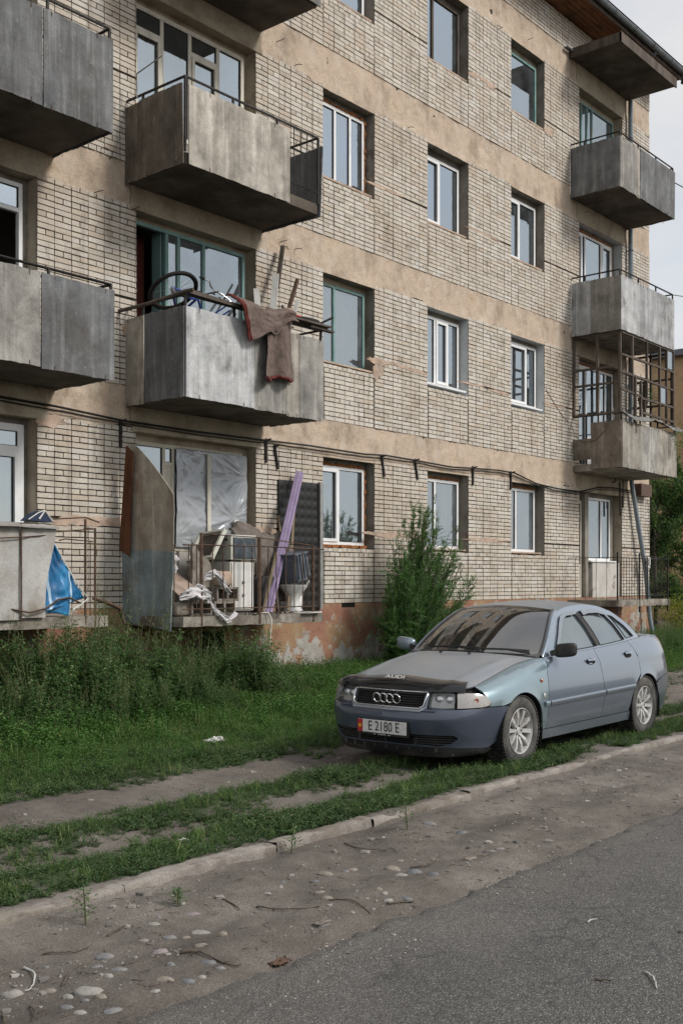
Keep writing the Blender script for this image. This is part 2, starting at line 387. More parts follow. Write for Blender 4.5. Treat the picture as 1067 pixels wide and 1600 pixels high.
# ---------------------------------------------------------------- bricks
BR = []
def block(u0, u1, z0, z1, ncol, phase, row=.075, endgap=0.0):
    n = max(1, round((z1 - z0) / row)); rh = (z1 - z0) / n; cw = (u1 - u0) / ncol; jt = .0072
    for r in range(n):
        zz0 = z0 + r * rh + jt; zz1 = z0 + (r + 1) * rh - jt
        half = (r + phase) % 3 == 0
        c = 0
        while c < ncol - .01:
            w_ = min(1.0, ncol - c); a = u0 + c * cw; b = a + w_ * cw
            segs = [(a, b)]
            if half and w_ > .6: m = (a + b) / 2 + R.uniform(-.006, .006); segs = [(a, m), (m, b)]
            for s in segs:
                if R.random() < .0006: continue
                BR.append((s[0] + jt, s[1] - jt, zz0 + R.uniform(-.0015, .0015), zz1 + R.uniform(-.0015, .0015)))
            c += 1
PIERS = [(8.12, 9.71, 6.1), (12.02, 13.59, 6), (14.94, 16.52, 6), (17.87, 19.45, 6), (20.80, 22.36, 6), (24.50, 26.05, 6), (4.75, 5.80, 4), (2.35, 3.4, 4)]
strips = MB()
for k in (1, 2, 3, 4):
    z0, z1 = BB[k]; zj = zt(k) - 1.484 + .25
    for (a, b, n) in PIERS:
        block(a, b, z0, zj - .012, n, R.randrange(3)); block(a, b, zj + .012, z1 - R.uniform(0, .01), n, R.randrange(3))
    for (a, b) in WINS:
        g = .03 if k < 3 else .006
        block(a + g, b - g, z0, zt(k) - 1.484 - .075, 5, R.randrange(3))
        hw = (b - a) / 11                               # soldier row under the sill
        for i in range(11): BR.append((a + i * hw + .005, a + (i + 1) * hw - .005, zt(k) - 1.484 - .068, zt(k) - 1.484 - R.uniform(.004, .016)))
        if k < 3:
            for x in (a + .002, b - .028):
                nseg = 12; dz = (zt(k) - 1.49 - z0) / nseg
                for q in range(nseg):
                    ww = R.uniform(.010, .024)
                    strips.box(x + .013 - ww, x + .013 + ww, -.004 - R.uniform(.004, .014), .003, z0 + q * dz + R.uniform(0, .02), z0 + (q + 1) * dz - R.uniform(0, .015), j=.004)
block(0, 26.05, 13.40, 14.06, 99, 1)
strips.build('joint_plaster', M_REVEAL, bld, kind='stuff')
# which bricks show largest: projected size, in frame, not behind balconies
_ca, _sa = cos(radians(39.96)), sin(radians(39.96))
def pix(x, y, z):
    r = x * _sa - (y + 11.8) * _ca; wv = x * _ca + (y + 11.8) * _sa
    return (533.5 + 1718 * r / wv, 909.5 - 1718 * (z - 1.62) / wv) if wv > .1 else (-9e9, 0)
HID = [(0, 0, 178, 245), (0, 410, 180, 610), (190, 110, 505, 360), (188, 480, 508, 665), (195, 690, 285, 990), (270, 830, 500, 975), (320, 0, 510, 45), (430, 745, 500, 870), (0, 800, 140, 975)]
def score(b):
    x0, y0 = pix(b[0], 0, b[3]); x1, y1 = pix(b[1], 0, b[2]); cx, cy = (x0 + x1) / 2, (y0 + y1) / 2
    if not (8 < cx < 1060 and 8 < cy < 1590): return 0
    if any(h[0] < cx < h[2] and h[1] < cy < h[3] for h in HID): return 0
    return (x1 - x0) * (y1 - y0)
BR.sort(key=score, reverse=True)
def brick_verts(b, j=.0035):
    y = -.024 + R.uniform(-.004, .004); ch = lambda: R.uniform(-j, j) * .5
    return [(b[0] + ch(), y + ch(), b[2] + ch()), (b[1] + ch(), y + ch(), b[2] + ch()), (b[1] + ch(), y + ch(), b[3] + ch()), (b[0] + ch(), y + ch(), b[3] + ch()),
            (b[0], .002, b[2]), (b[1], .002, b[2]), (b[1], .002, b[3]), (b[0], .002, b[3])]
BF = [(0, 1, 2, 3), (0, 4, 5, 1), (1, 5, 6, 2), (2, 6, 7, 3), (3, 7, 4, 0)]
BMESH = {}
for b in BR[:300]:                                    # shared meshes by rounded size
    key = (round(b[1] - b[0], 2), R.randrange(4))
    if key not in BMESH:
        q = MB(); q.raw(brick_verts((-key[0] / 2, key[0] / 2, -.032, .032)), BF); BMESH[key] = q.mesh('brick'); BMESH[key].materials.append(M_BRICK)
    o = link('brick', BMESH[key], bld); o.location = ((b[0] + b[1]) / 2, R.uniform(-.003, .003), (b[2] + b[3]) / 2)
    o.scale.z = (b[3] - b[2]) / .064
q = MB()
for b in BR[300:]: q.raw(brick_verts(b), BF)
q.build('bricks', M_BRICK, bld, kind='stuff')

# ---------------------------------------------------------------- plaster bands
for k in (1, 2, 3, 4):
    z0, z1 = BANDS[k]; q = MB(); nu, nv = int((U1 - 4) / .045), 14
    def fn(u, v):
        x = 4 + (U1 - 4) * u
        rag = .05 * fbm(x, k * 7, 0, 3.1) + .03 * fbm(x, k * 3, 1, 11)
        dr = any(a < x < b for a, b in DOORS)
        lo = (z0 - .066) if dr or any(a - .01 < x < b + .01 for a, b in WINS) else z0 - .03 + min(.05, rag)
        hi = z1 + .005 + .015 * fbm(x, k, 2, 5)
        z = lo + (hi - lo) * v
        return (x, -.010 - .012 * fbm(x, z, 0, 2.2) - .006 * fbm(x, z, 3, 9) - .012 * (1 - v) ** 6, z)
    q.grid(fn, nu, nv); q.build('plaster_band', M_PLASTER, bld, smooth=180)
# smooth render round the balcony doors
for k in (1, 2, 3, 4):
    for a, b in DOORS:
        q = MB()
        def fn(u, v):
            x = a - .10 - .04 * fbm(k, v * 3, a, 1) + (b - a + .22 + .06 * fbm(k, v * 4, a + 5, 1)) * u
            z = zt(k) - .004 + (SLAB.get(k + 1, 13.3) - .06 - zt(k)) * v
            return (x, -.031 - .008 * fbm(x, z, k, 2.5) - .004 * fbm(x, z, 0, 12), z)
        q.grid(fn, 50, 10, .02); q.build('lintel_render', M_RENDER, bld, smooth=60)
# crumbled mortar patches over the bricks
q = MB()
PATCH = [(15.05, 5.45, .35, .05), (15.6, 5.47, .5, .03), (16.2, 5.45, .3, .03), (18.0, 5.46, .5, .02), (19.0, 5.44, .4, .03), (21.2, 5.45, .5, .03), (9.0, 2.42, .55, .07), (8.6, 2.40, .3, .05), (9.5, 2.43, .25, .06),
         (15.3, 2.45, .6, .05), (16.0, 2.45, .5, .04), (18.6, 2.45, .8, .03), (15.2, 8.5, .5, .03), (18.4, 8.48, .6, .02), (14.98, 5.25, .1, .14), (15.1, 5.30, .1, .1), (9.6, 5.05, .16, .12), (12.2, 2.42, .3, .05), (13.0, 2.44, .4, .04), (8.3, 3.66, .25, .07), (18.4, 11.5, .5, .05), (21.0, 11.3, .2, .08)]
for (x, z, rw, rz) in PATCH:
    n = 26
    ring = [(x + rw * cos(2 * pi * i / n) * (1 + .5 * fbm(x * 3, i * .7, z)), z + rz * sin(2 * pi * i / n) * (1 + .8 * fbm(z * 5, i * .8, x))) for i in range(n)]
    q.prism(ring, lambda p, d: (p[0], -.0295 - .006 * fbm(p[0], p[1], 0, 9) + d, p[1]), .03)
q.build('crumbled_mortar', M_SILLP, bld, kind='stuff')

# ---------------------------------------------------------------- plinth
def plinth_mat():
    t = NT('peeling_plinth_paint'); geo = t.n('ShaderNodeNewGeometry'); pos = geo.outputs['Position']
    sep = t.n('ShaderNodeSeparateXYZ'); t.link(pos, sep.inputs[0])
    n1 = t.noise(pos, 1.7, 7, .65); n2 = t.noise(pos, 5.5, 5, .6)
    red = t.ramp(t.noise(pos, 1.6, 6, .65), [(.3, (.23, .11, .08)), (.46, (.30, .155, .11)), (.56, (.32, .215, .125)), (.64, (.34, .25, .15)), (.76, (.30, .175, .13))])
    grey = t.ramp(n2, [(.3, (.27, .25, .225)), (.7, (.44, .42, .39))])
    lift = t.math('SUBTRACT', t.math('MULTIPLY', n1, 1.5), t.math('MULTIPLY', sep.outputs['Z'], .42))
    m = t.ramp(lift, [(.50, 0), (.535, 1)])
    c = t.mix(m, red, grey)
    n3 = t.noise(pos, 3.2, 6, .7); c = t.mix(t.ramp(n3, [(.56, 0), (.63, .85)]), c, (.40, .385, .36))
    c = t.mix(t.ramp(t.noise(pos, 1.1, 5, .6), [(.55, 0), (.75, .7)]), c, (.10, .08, .065))
    f = t.noise(pos, 50, 3, .6); c = t.mix(.45, c, t.ramp(f, [(.3, .55), (.7, 1.2)]), 'MULTIPLY')
    t.bsdf(c, .9, 0, .2, t.bump(t.math('ADD', t.math('MULTIPLY', m, .8), n2), .6, .012)); return t.m
M_PLINTH = plinth_mat()
VENTS = [(10.85, 11.35, .70, .92), (14.05, 14.42, 1.17, 1.27), (17.0, 17.4, .8, .98), (21.3, 21.7, .8, .98)]
q = MB(); du = .06; nu = int((U1 - 3) / du); nv = 22
def pp(x, z): return (x, -.03 - .016 * fbm(x, z, 0, 1.6) - .008 * fbm(x, z, 4, 7) + (.03 * max(0, fbm(x, 1, 8, 2)) if z > 1.22 else 0), z)
for i in range(nu):
    for j in range(nv):
        x0, x1 = 3 + i * du, 3 + (i + 1) * du; z0, z1 = -.35 + 1.62 * j / nv, -.35 + 1.62 * (j + 1) / nv
        if any(v[0] < (x0 + x1) / 2 < v[1] and v[2] < (z0 + z1) / 2 < v[3] for v in VENTS): continue
        q.face([pp(x0, z0), pp(x1, z0), pp(x1, z1), pp(x0, z1)])
q.cur = 1
for a, b, c, d in VENTS:
    q.face([(a - .03, -.004, c - .03), (b + .03, -.004, c - .03), (b + .03, -.004, d + .03), (a - .03, -.004, d + .03)])  # near black sheet behind each vent paints the shade of the hole
q.build('plinth', [M_PLINTH, flat('vent_hole_shade', (.012, .011, .01), .95)], bld, recalc=True, smooth=180)
# chalk writing on the plinth and red paint on a brick
M_CHALK = pmat('chalk', [(.3, (.48, .42, .37)), (.7, (.62, .57, .52))], 30, bump=0); M_REDP = flat('red_brush_paint', (.30, .06, .05), .8)
for txt, x, z, s, m, yy in (('F', 15.02, .52, .42, M_CHALK, -.060), ('БАRИ', 14.95, .18, .20, M_CHALK, -.060), ('БРАТ', 8.72, 5.07, .085, M_REDP, -.0235)):
    me = text_mesh(txt, s, .0015); me.materials.append(m); o = link('graffiti', me, bld); o.location = (x, yy, z); o.rotation_euler = (radians(90), R.uniform(-.06, .06), 0)

# ---------------------------------------------------------------- roof, soffit, gutter, downpipe
M_SOFFIT = pmat('soffit_boards', [(.3, (.15, .065, .03)), (.6, (.26, .12, .055)), (.8, (.34, .18, .09))], 5, (.25, 3, 1), .8, .4, dirt=(.06, .045, .035))
for i in range(6):
    q = MB(); y1 = .02 - i * .115; q.box(0, 26.45, y1 - .112, y1, 14.09 + i * .012, 14.115 + i * .012); q.build('soffit_board', M_SOFFIT, bld)
q = MB(); q.box(0, 26.47, -.71, -.685, 14.10, 14.30); q.build('fascia_board', M_DKWOOD, bld)
M_GREYP = pmat('grey_plastic', [(.3, (.10, .12, .135)), (.7, (.17, .19, .205))], 4, rough=.45, bump=.1, dirt=(.08, .075, .07))
q = MB(); prof = [(.075 * cos(a), .075 * sin(a)) for a in [pi + i * pi / 8 for i in range(9)]]
for i in range(8):
    (a, b), (c, d) = prof[i], prof[i + 1]
    q.face([(0, -.79 + a, 14.26 + b), (26.5, -.79 + a, 14.26 + b), (26.5, -.79 + c, 14.26 + d), (0, -.79 + c, 14.26 + d)])
g = q.build('gutter', M_GREYP, bld, smooth=60); sm = g.modifiers.new('thickness', 'SOLIDIFY'); sm.thickness = .006
for i in range(18):
    q = MB(); x = 9.5 + i; q.tube([(x, -.79 + .084 * cos(a), 14.26 + .084 * sin(a)) for a in [pi + k * pi / 8 for k in range(9)]], .008, 5); q.build('gutter_bracket', M_GREYP, bld)
q = MB(); q.tube([(26.5, -.79, 14.27), (26.56, -.80, 14.3), (26.58, -.83, 14.36)], [.03, .04, .01], 6); q.tube([(26.45, -.7, 14.05), (26.5, -.75, 14.2)], .05, 6); q.build('gutter_end', M_BLACK, bld)
q = MB(); q.face([(0, -.86, 14.31), (26.5, -.86, 14.31), (26.5, 6, 16.4), (0, 6, 16.4)]); q.face([(26.5, 12.8, 14.31), (0, 12.8, 14.31), (0, 6, 16.4), (26.5, 6, 16.4)]); q.face([(26.5, -.86, 14.31), (26.5, 12.8, 14.31), (26.5, 6, 16.4)])
rf = q.build('roof', pmat('rusted_roof_sheet', [(.3, (.10, .07, .055)), (.7, (.20, .13, .10))], 3), bld)
M_ZINC = pmat('zinc_pipe', [(.3, (.17, .21, .25)), (.7, (.29, .34, .38))], 3, (1, 1, .4), .42, .1, metallic=.35, dirt=(.10, .10, .10), dirt_range=(.55, .7))
q = MB(); q.tube([(24.78, -.75, 14.2), (24.76, -.3, 13.9), (24.76, -.12, 13.6), (24.76, -.12, 4.3), (24.82, -.13, 3.95), (25.43, -.2, 1.9), (25.62, -.22, .75), (25.62, -.30, .35)], .055, 10); q.build('downpipe', M_ZINC, bld, smooth=50)
for z in (12.3, 9.6, 6.6, 4.4):
    q = MB(); q.tube([(24.76 + .062 * cos(a), -.12 + .062 * sin(a), z) for a in [k * pi / 6 for k in range(13)]], .008, 5); q.box(24.75, 24.77, -.06, .0, z - .01, z + .01); q.build('pipe_clamp', M_BLACK, bld)

# ---------------------------------------------------------------- windows
def window(u0, u1, z0, z1, bays, mat=None, glass=None, y=.14, fw=.055, dp=.07, sash=(), transom={}, foam=(), skip=(), low={}, sill=True, name='window'):
    """bays: inner mullion positions 0..1; sash: bays with their own leaf; low: bay -> z where the light begins; skip: bays left open"""
    mat = mat or M_PVC; glass = glass or M_GLASS
    xs = [u0] + [u0 + (u1 - u0) * f for f in bays] + [u1]
    q = MB()
    q.box(u0, u0 + fw, y, y + dp, z0, z1); q.box(u1 - fw, u1, y, y + dp, z0, z1)
    q.box(u0 + fw, u1 - fw, y, y + dp, z1 - fw, z1); q.box(u0 + fw, u1 - fw, y, y + dp, z0, z0 + fw)
    for x in xs[1:-1]: q.box(x - fw / 2, x + fw / 2, y + .002, y + dp - .002, z0 + fw, z1 - fw)
    for i in range(len(xs) - 1):
        a, b = xs[i] + (fw if i == 0 else fw / 2), xs[i + 1] - (fw if i == len(xs) - 2 else fw / 2)
        if i in transom: q.box(a, b, y + .004, y + dp - .004, transom[i] - fw / 2, transom[i] + fw / 2)
        if i in low: q.box(a, b, y + .004, y + dp - .004, low[i] - fw / 2, low[i] + fw / 2)
    wn = q.build(name, mat, bld, bevel=.004)
    q = MB(); e = .16; yf_ = y + .045
    q.box(u0 - e, u0 - .001, yf_, yf_ + .05, z0 - .05, z1 + e); q.box(u1 + .001, u1 + e + .1, yf_, yf_ + .05, z0 - .05, z1 + e); q.box(u0, u1, yf_, yf_ + .05, z1 + .001, z1 + e); q.box(u0, u1, yf_, yf_ + .05, z0 - .12, z0 - .04)
    q.build('surround', M_RENDER if mat in (M_CREAM, M_TEAL) else M_REVEAL, wn, kind='stuff')
    for i in range(len(xs) - 1):
        a, b = xs[i] + (fw if i == 0 else fw / 2), xs[i + 1] - (fw if i == len(xs) - 2 else fw / 2)
        zl = low[i] + fw / 2 if i in low else z0 + fw
        segs = [(zl, z1 - fw)]
        if i in transom: segs = [(zl, transom[i] - fw / 2), (transom[i] + fw / 2, z1 - fw)]
        if i in low:
            q = MB(); q.box(a, b, y + .02, y + .05, z0 + fw, low[i] - fw / 2); q.build('lower_panel', mat, wn)
        for n, (c, d) in enumerate(segs):
            if i in skip and n == 0: continue
            aa, bb, cc, dd = a, b, c, d
            if i in sash and n == 0:
                s_ = MB(); sw = .052; yy = y - .018
                s_.box(a, a + sw, yy, yy + .06, c, d); s_.box(b - sw, b, yy, yy + .06, c, d); s_.box(a + sw, b - sw, yy, yy + .06, d - sw, d); s_.box(a + sw, b - sw, yy, yy + .06, c, c + sw)
                s_.build('sash', mat, wn, bevel=.004); aa, bb, cc, dd = a + sw, b - sw, c + sw, d - sw
            gq = MB(); gq.box(aa, bb, y + .028, y + .036, cc, dd); gq.build('pane', glass, wn)
            if mat is M_PVC or mat is M_CREAM:                     # dark gasket line
                gk = MB(); t_ = .007
                gk.box(aa, aa + t_, y + .016, y + .028, cc, dd); gk.box(bb - t_, bb, y + .016, y + .028, cc, dd); gk.box(aa + t_, bb - t_, y + .016, y + .028, dd - t_, dd); gk.box(aa + t_, bb - t_, y + .016, y + .028, cc, cc + t_)
                gk.build('gasket', M_CABLE, wn)
    if sill:
        q = MB(); q.box(u0 - .02, u1 + .03, -.01, y + .03, z0 - .035, z0 - .004, j=.003); q.build('sill', M_PVC if sill == 2 else M_SILLP, wn)
    for side in foam:
        q = MB(); n = 22
        for i in range(n):
            t0, t1 = i / n, (i + 1) / n; th = R.uniform(.03, .055); yy = y + R.uniform(-.02, .015)
            if side == 'r': q.box(u1 + .001, u1 + th, yy, y + .06, z0 + (z1 - z0) * t0, z0 + (z1 - z0) * t1, j=.007)
            if side == 't': q.box(u0 + (u1 - u0) * t0, u0 + (u1 - u0) * t1, yy, y + .06, z1 + .001, z1 + th, j=.007)
            if side == 'b': q.box(u0 + (u1 - u0) * t0, u0 + (u1 - u0) * t1, yy - .08, y + .06, z0 - th - .02, z0 - .001, j=.007)
        q.build('foam_strip', M_FOAM, wn, kind='stuff')
    return wn
def wz(k): return zt(k) - 1.484
(a1, b1), (a2, b2), (a3, b3) = WINS[:3]
window(a1 + .02, b1 - .085, wz(1) + .05, zt(1) - .11, [.45], sash=(0,), foam=('r', 'b', 't'), sill=False)
window(a2 + .02, b2 - .10, wz(1) + .06, zt(1) - .12, [.36], foam=('t',), glass=M_GLASSD)
window(a3 + .02, b3 - .13, wz(1) + .06, zt(1) - .10, [.36], foam=('t',), glass=M_GLASSD)
window(a1 + .02, b1 - .07, wz(2) + .05, zt(2) - .10, [.36], mat=M_TEAL, glass=M_GLASSD, fw=.05)
window(a2 + .01, b2 - .09, wz(2) + .09, zt(2) - .10, [.36, .70], sash=(1,), sill=2)
window(a3 + .01, b3 - .08, wz(2) + .09, zt(2) - .09, [.68], sash=(0,), sill=2)
window(a1 + .02, b1 - .085, wz(3) + .05, zt(3) - .13, [.38, .70], foam=('r', 't'))
window(a2 + .02, b2 - .09, wz(3) + .05, zt(3) - .13, [.47], sash=(0,))
window(a3 + .02, b3 - .10, wz(3) + .05, zt(3) - .12, [.46], sash=(0,))
window(a1 + .02, b1 - .085, wz(4) + .05, zt(4) - .12, [.45])
window(a2 + .02, b2 - .07, wz(4) + .05, zt(4) - .10, [.30], mat=M_DKWOOD, fw=.06)
window(a3 + .02, b3 - .06, wz(4) + .05, zt(4) - .12, [.16], mat=M_TEAL, fw=.06)
for k in (1, 2, 3, 4):
    for a, b in WINS[3:]: window(a + .02, b - .05, wz(k) + .05, zt(k) - .1, [.4])
# balcony doors with their window; the door bay runs to the floor
dl = 9.71; dr = 12.02
window(dl + .02, dr - .09, SLAB[3] + .04, zt(3) - .09, [.26, .50, .755], mat=M_CREAM, sash=(0, 2), transom={0: zt(3) - .42, 2: zt(3) - .42}, low={1: 8.0, 2: 8.0, 3: 8.0}, sill=False, fw=.065, name='balcony_window')
window(dl + .02, dr - .09, SLAB[4] + .04, zt(4) - .09, [.3, .65], mat=M_CREAM, sash=(0,), low={1: 11.0, 2: 11.0}, sill=False, name='balcony_window')
window(dl + .02, dr - .07, SLAB[2] + .04, zt(2) - .07, [.30, .40, .62], mat=M_TEAL, skip=(0,), low={1: 5.05, 2: 5.05, 3: 5.05}, sill=False, glass=M_GLASSD, name='balcony_window')
window(dl + .02, dr - .12, SLAB[1] + .04, zt(1) - .10, [.28, .36, .585], mat=M_CREAM, low={1: 3.30, 2: 2.1, 3: 2.1}, sill=False, name='balcony_window')
window(5.85, 8.04, SLAB[1] + .04, zt(1) - .08, [.4, .72], transom={2: zt(1) - .40}, sash=(2,), sill=False, fw=.09, name='balcony_window')
window(5.85, 8.02, SLAB[2] + .04, zt(2) - .08, [.4, .62], transom={2: zt(2) - .42}, sill=False, name='balcony_window', skip=(2,))
window(5.85, 8.04, SLAB[3] + .04, zt(3) - .08, [.4, .72], sill=False, name='balcony_window')
window(5.85, 8.04, SLAB[4] + .04, zt(4) - .08, [.4, .72], sill=False, name='balcony_window')
da, db = 22.36, 24.50
window(da + .03, db - .12, SLAB[4] + .04, zt(4) - .14, [.20, .34, .46], mat=M_TEAL, low={1: 11.1, 2: 11.1, 3: 11.1}, sill=False, glass=M_GLASSD, name='balcony_window')
window(da + .03, db - .22, SLAB[3] + .04, zt(3) - .12, [.22, .30, .72], low={1: 7.95, 2: 7.95, 3: 7.95}, sash=(0, 3), foam=('t',), sill=False, name='balcony_window')
window(da + .03, db - .15, SLAB[2] + .04, zt(2) - .12, [.32, .66, .80], low={2: 4.95, 1: 4.95, 3: 4.95}, sash=(0,), foam=('t',), sill=False, name='balcony_window')
window(da + .03, da + .42, SLAB[1] + .10, zt(1) - .20, [], mat=M_CREAM, low={0: 2.0}, sill=False, name='balcony_door', glass=M_GLASSD)
window(da + .62, db - .30, 2.12, zt(1) - .10, [.62], sill=2, glass=M_GLASSD, name='balcony_window')
M_WPANEL = pmat('peeling_white_panel', [(.3, (.42, .40, .37)), (.7, (.60, .58, .55))], 5, (1, 1, .4), .8, .5, dirt=(.18, .13, .10), dirt_range=(.55, .66))
q = MB(); q.box(da + .72, db - .05, .02, .12, 1.17, 2.08); q.build('infill_panel', M_WPANEL, bld)
q = MB(); q.box(da + .43, da + .60, .06, .16, 1.17, zt(1) - .05); q.build('brick_jamb', M_REVEAL, bld)
# infill of rough plaster under the ground floor window with the plastic film
q = MB(); q.box(10.55, dr - .01, .06, .13, 1.17, 2.06); q.build('infill_panel', pmat('whitish_infill', [(.3, (.30, .28, .26)), (.7, (.46, .44, .42))], 4, dirt=(.2, .16, .13)), bld)
# opened teal door leaf inside the dark doorway of the second floor
q = MB(); q.box(10.335, 10.365, .22, .40, SLAB[2] + .05, zt(2) - .1); q.build('door_leaf', M_TEAL, bld)
q = MB(); q.box(9.95, 10.36, .6, .64, SLAB[2] + .05, zt(2) - .1); q.build('inner_door', flat('red_brown_door', (.10, .022, .012), .6), bld)

# ---------------------------------------------------------------- balconies
def tilt(p, pivot, ang, axis): return Matrix.Translation(pivot) @ Matrix.Rotation(ang, 4, axis) @ Matrix.Translation(-Vector(pivot)) @ Vector(p)
def balcony(u0, u1, zb, zs_, ztop, side=[], front=[], right=[], d=1.2, rail=None, railside=True, mats=M_PTAN, under=M_UNDER, bars=()):
    """zb: lower edge of the panels, zs_: slab top; side/front/right: lists of (start, end, material, lift, tilt)"""
    q = MB(); nx, ny = 16, 8
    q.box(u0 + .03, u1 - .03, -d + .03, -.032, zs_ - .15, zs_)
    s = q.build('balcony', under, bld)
    def sheet(p0, p1, z0, z1, m, th=.016, lean=0):
        p0, p1 = Vector((*p0, 0)), Vector((*p1, 0)); dv = (p1 - p0); nrm = Vector((dv.y, -dv.x, 0)).normalized()
        q = MB(); bow = R.uniform(-.012, .012); o = R.uniform(0, .008)
        def fn(a, b):
            p = p0 + dv * a + nrm * (o + th + bow * sin(pi * a) * b + lean * b); z = z0 + (z1 - z0) * b + .011 * fbm(p.x * 4, p.y * 4, b) + .006 * fbm(p.x * 17, p.y * 17, b)
            return (p.x, p.y, z)
        q.grid(fn, 26, 5, th); q.build('panel', m, s)
        q = MB()
        for e in (R.uniform(.1, .25), R.uniform(.75, .9)):                # wire ties
            p = p0 + dv * e + nrm * (o + th + .004)
            q.tube([(p.x, p.y, z0 + .05), (p.x + nrm.x * .006, p.y + nrm.y * .006, z0 + .01), (p.x, p.y, z0 - .03)], .004, 4)
            q.tube([(p.x, p.y, z1 - .06), (p.x + nrm.x * .006, p.y + nrm.y * .006, z1 - .02), (p.x - nrm.x * .02, p.y - nrm.y * .02, z1 + .03)], .004, 4)
        q.build('wire_tie', M_RUST, s)
    for a, b, m, l, t in side: sheet((u0, -d * a), (u0, -d * b), zb + l, ztop + l * .4, m, lean=t)
    for a, b, m, l, t in front: sheet((u0 + (u1 - u0) * a, -d), (u0 + (u1 - u0) * b, -d), zb + l, ztop + l * .4, m, lean=t)
    for a, b, m, l, t in right: sheet((u1, -d * b), (u1, -d * a), zb + l, ztop, m, lean=t)
    if rail:
        q = MB(); zr = rail
        q.tube([(u0 + .02, .02, zr), (u0 + .02, -d + .02, zr)], .017, 6); q.tube([(u0 + .02, -d + .02, zr), (u1 - .02, -d + .02, zr)], .017, 6); q.tube([(u1 - .02, -d + .02, zr), (u1 - .02, .02, zr)], .017, 6)
        q.build('rail', M_BLACK, s, smooth=60)
        for x, y in [(u0 + .02, -d + .02), (u1 - .02, -d + .02), (u0 + (u1 - u0) / 3, -d + .02), (u0 + (u1 - u0) * .66, -d + .02), (u0 + .02, -.35), (u1 - .02, -.35)]:
            q = MB(); q.box(x - .014, x + .014, y - .014, y + .014, zs_, zr); q.build('post', M_BLACK, s)
        for x in bars:
            q = MB(); q.tube([(x, -d + .02, zs_ + .05), (x, -d + .02, zr)], .008, 5); q.build('bar', M_BLACK, s)
    return s
# left stack, between door openings 9.71..12.02
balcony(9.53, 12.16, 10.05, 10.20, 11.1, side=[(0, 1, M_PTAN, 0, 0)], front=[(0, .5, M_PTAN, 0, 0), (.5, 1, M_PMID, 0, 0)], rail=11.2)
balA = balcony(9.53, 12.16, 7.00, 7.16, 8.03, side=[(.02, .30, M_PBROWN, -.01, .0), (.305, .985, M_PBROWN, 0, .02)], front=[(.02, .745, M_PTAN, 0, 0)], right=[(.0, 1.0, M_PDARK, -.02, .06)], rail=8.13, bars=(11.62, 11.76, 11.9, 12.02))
q = MB(); q.tube([(11.5, -1.185, 7.32), (12.14, -1.185, 7.32)], .008, 5); q.build('rail', M_BLACK, balA)
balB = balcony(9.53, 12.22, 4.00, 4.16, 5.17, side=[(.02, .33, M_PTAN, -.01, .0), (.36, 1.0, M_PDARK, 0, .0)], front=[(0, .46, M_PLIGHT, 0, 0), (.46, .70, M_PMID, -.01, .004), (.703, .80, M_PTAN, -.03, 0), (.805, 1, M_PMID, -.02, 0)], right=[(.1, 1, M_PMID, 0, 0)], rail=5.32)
q = MB(); q.tube([(9.40, -.0, 5.26), (9.5, -.5, 5.30), (9.55, -1.2, 5.36), (9.58, -1.3, 5.37)], .026, 7); q.build('rail', M_DKWOOD, balB, smooth=60)
q = MB(); q.beam((9.55, -1.22, 5.36), (10.72, -1.22, 5.33), .04, .05); q.build('rail', M_DKWOOD, balB)
# neighbour stack at the left edge of the view
balcony(5.72, 8.36, 7.02, 7.18, 8.13, front=[(0, .3, M_PDARK, 0, 0), (.3, .625, M_PDARK, 0, 0), (.63, 1.0, M_PDARK, -.01, .004)], right=[(0, 1, M_PDARK, 0, 0)], side=[(0, 1, M_PDARK, 0, 0)], rail=8.27)
balcony(5.72, 8.38, 4.06, 4.22, 5.13, front=[(0, .3, M_PDARK, 0, 0), (.3, .61, M_PMID, 0, 0), (.615, 1.0, M_PDARK, -.02, .004)], right=[(0, 1, M_PMID, 0, 0)], side=[(0, 1, M_PDARK, 0, 0)], rail=5.20)
balcony(5.72, 8.36, 10.05, 10.2, 11.1, front=[(0, .5, M_PDARK, 0, 0), (.5, 1, M_PMID, 0, 0)], right=[(0, 1, M_PDARK, 0, 0)], rail=11.2)
# right stack
balcony(21.95, 24.78, 10.13, 10.29, 11.22, side=[(.03, .62, M_PDARK, 0, 0), (.62, 1, M_PDARK, 0, 0)], front=[(0, .29, M_PMID, 0, 0), (.29, .335, M_PTAN, -.02, 0), (.345, 1, M_PDARK, 0, .01)], right=[(0, 1, M_PDARK, 0, 0)], rail=11.32)
balcony(21.98, 24.76, 7.06, 7.22, 8.23, side=[(.03, .42, M_PLIGHT, 0, 0), (.42, 1, M_PMID, 0, 0)], front=[(0, .33, M_PLIGHT, 0, 0), (.335, .40, M_PLIGHT, 0, 0), (.40, 1, M_PLIGHT, -.01, 0)], right=[(0, 1, M_PMID, 0, 0)], rail=8.36, under=M_CONC)
balR = balcony(22.05, 24.88, 4.10, 4.22, 5.12, side=[(.40, 1, M_PBROWN, 0, 0)], front=[(0, .34, M_PTAN, 0, 0), (.34, .63, M_PMID, -.01, 0), (.632, .74, M_PTAN, -.02, .004), (.74, 1, M_PTAN, -.02, 0)], right=[(0, 1, M_PMID, 0, 0)], rail=5.28, under=M_CONC)
q = MB(); q.box(22.05, 22.07, -.47, -.03, 4.32, 4.78); q.build('panel', M_PBROWN, balR)
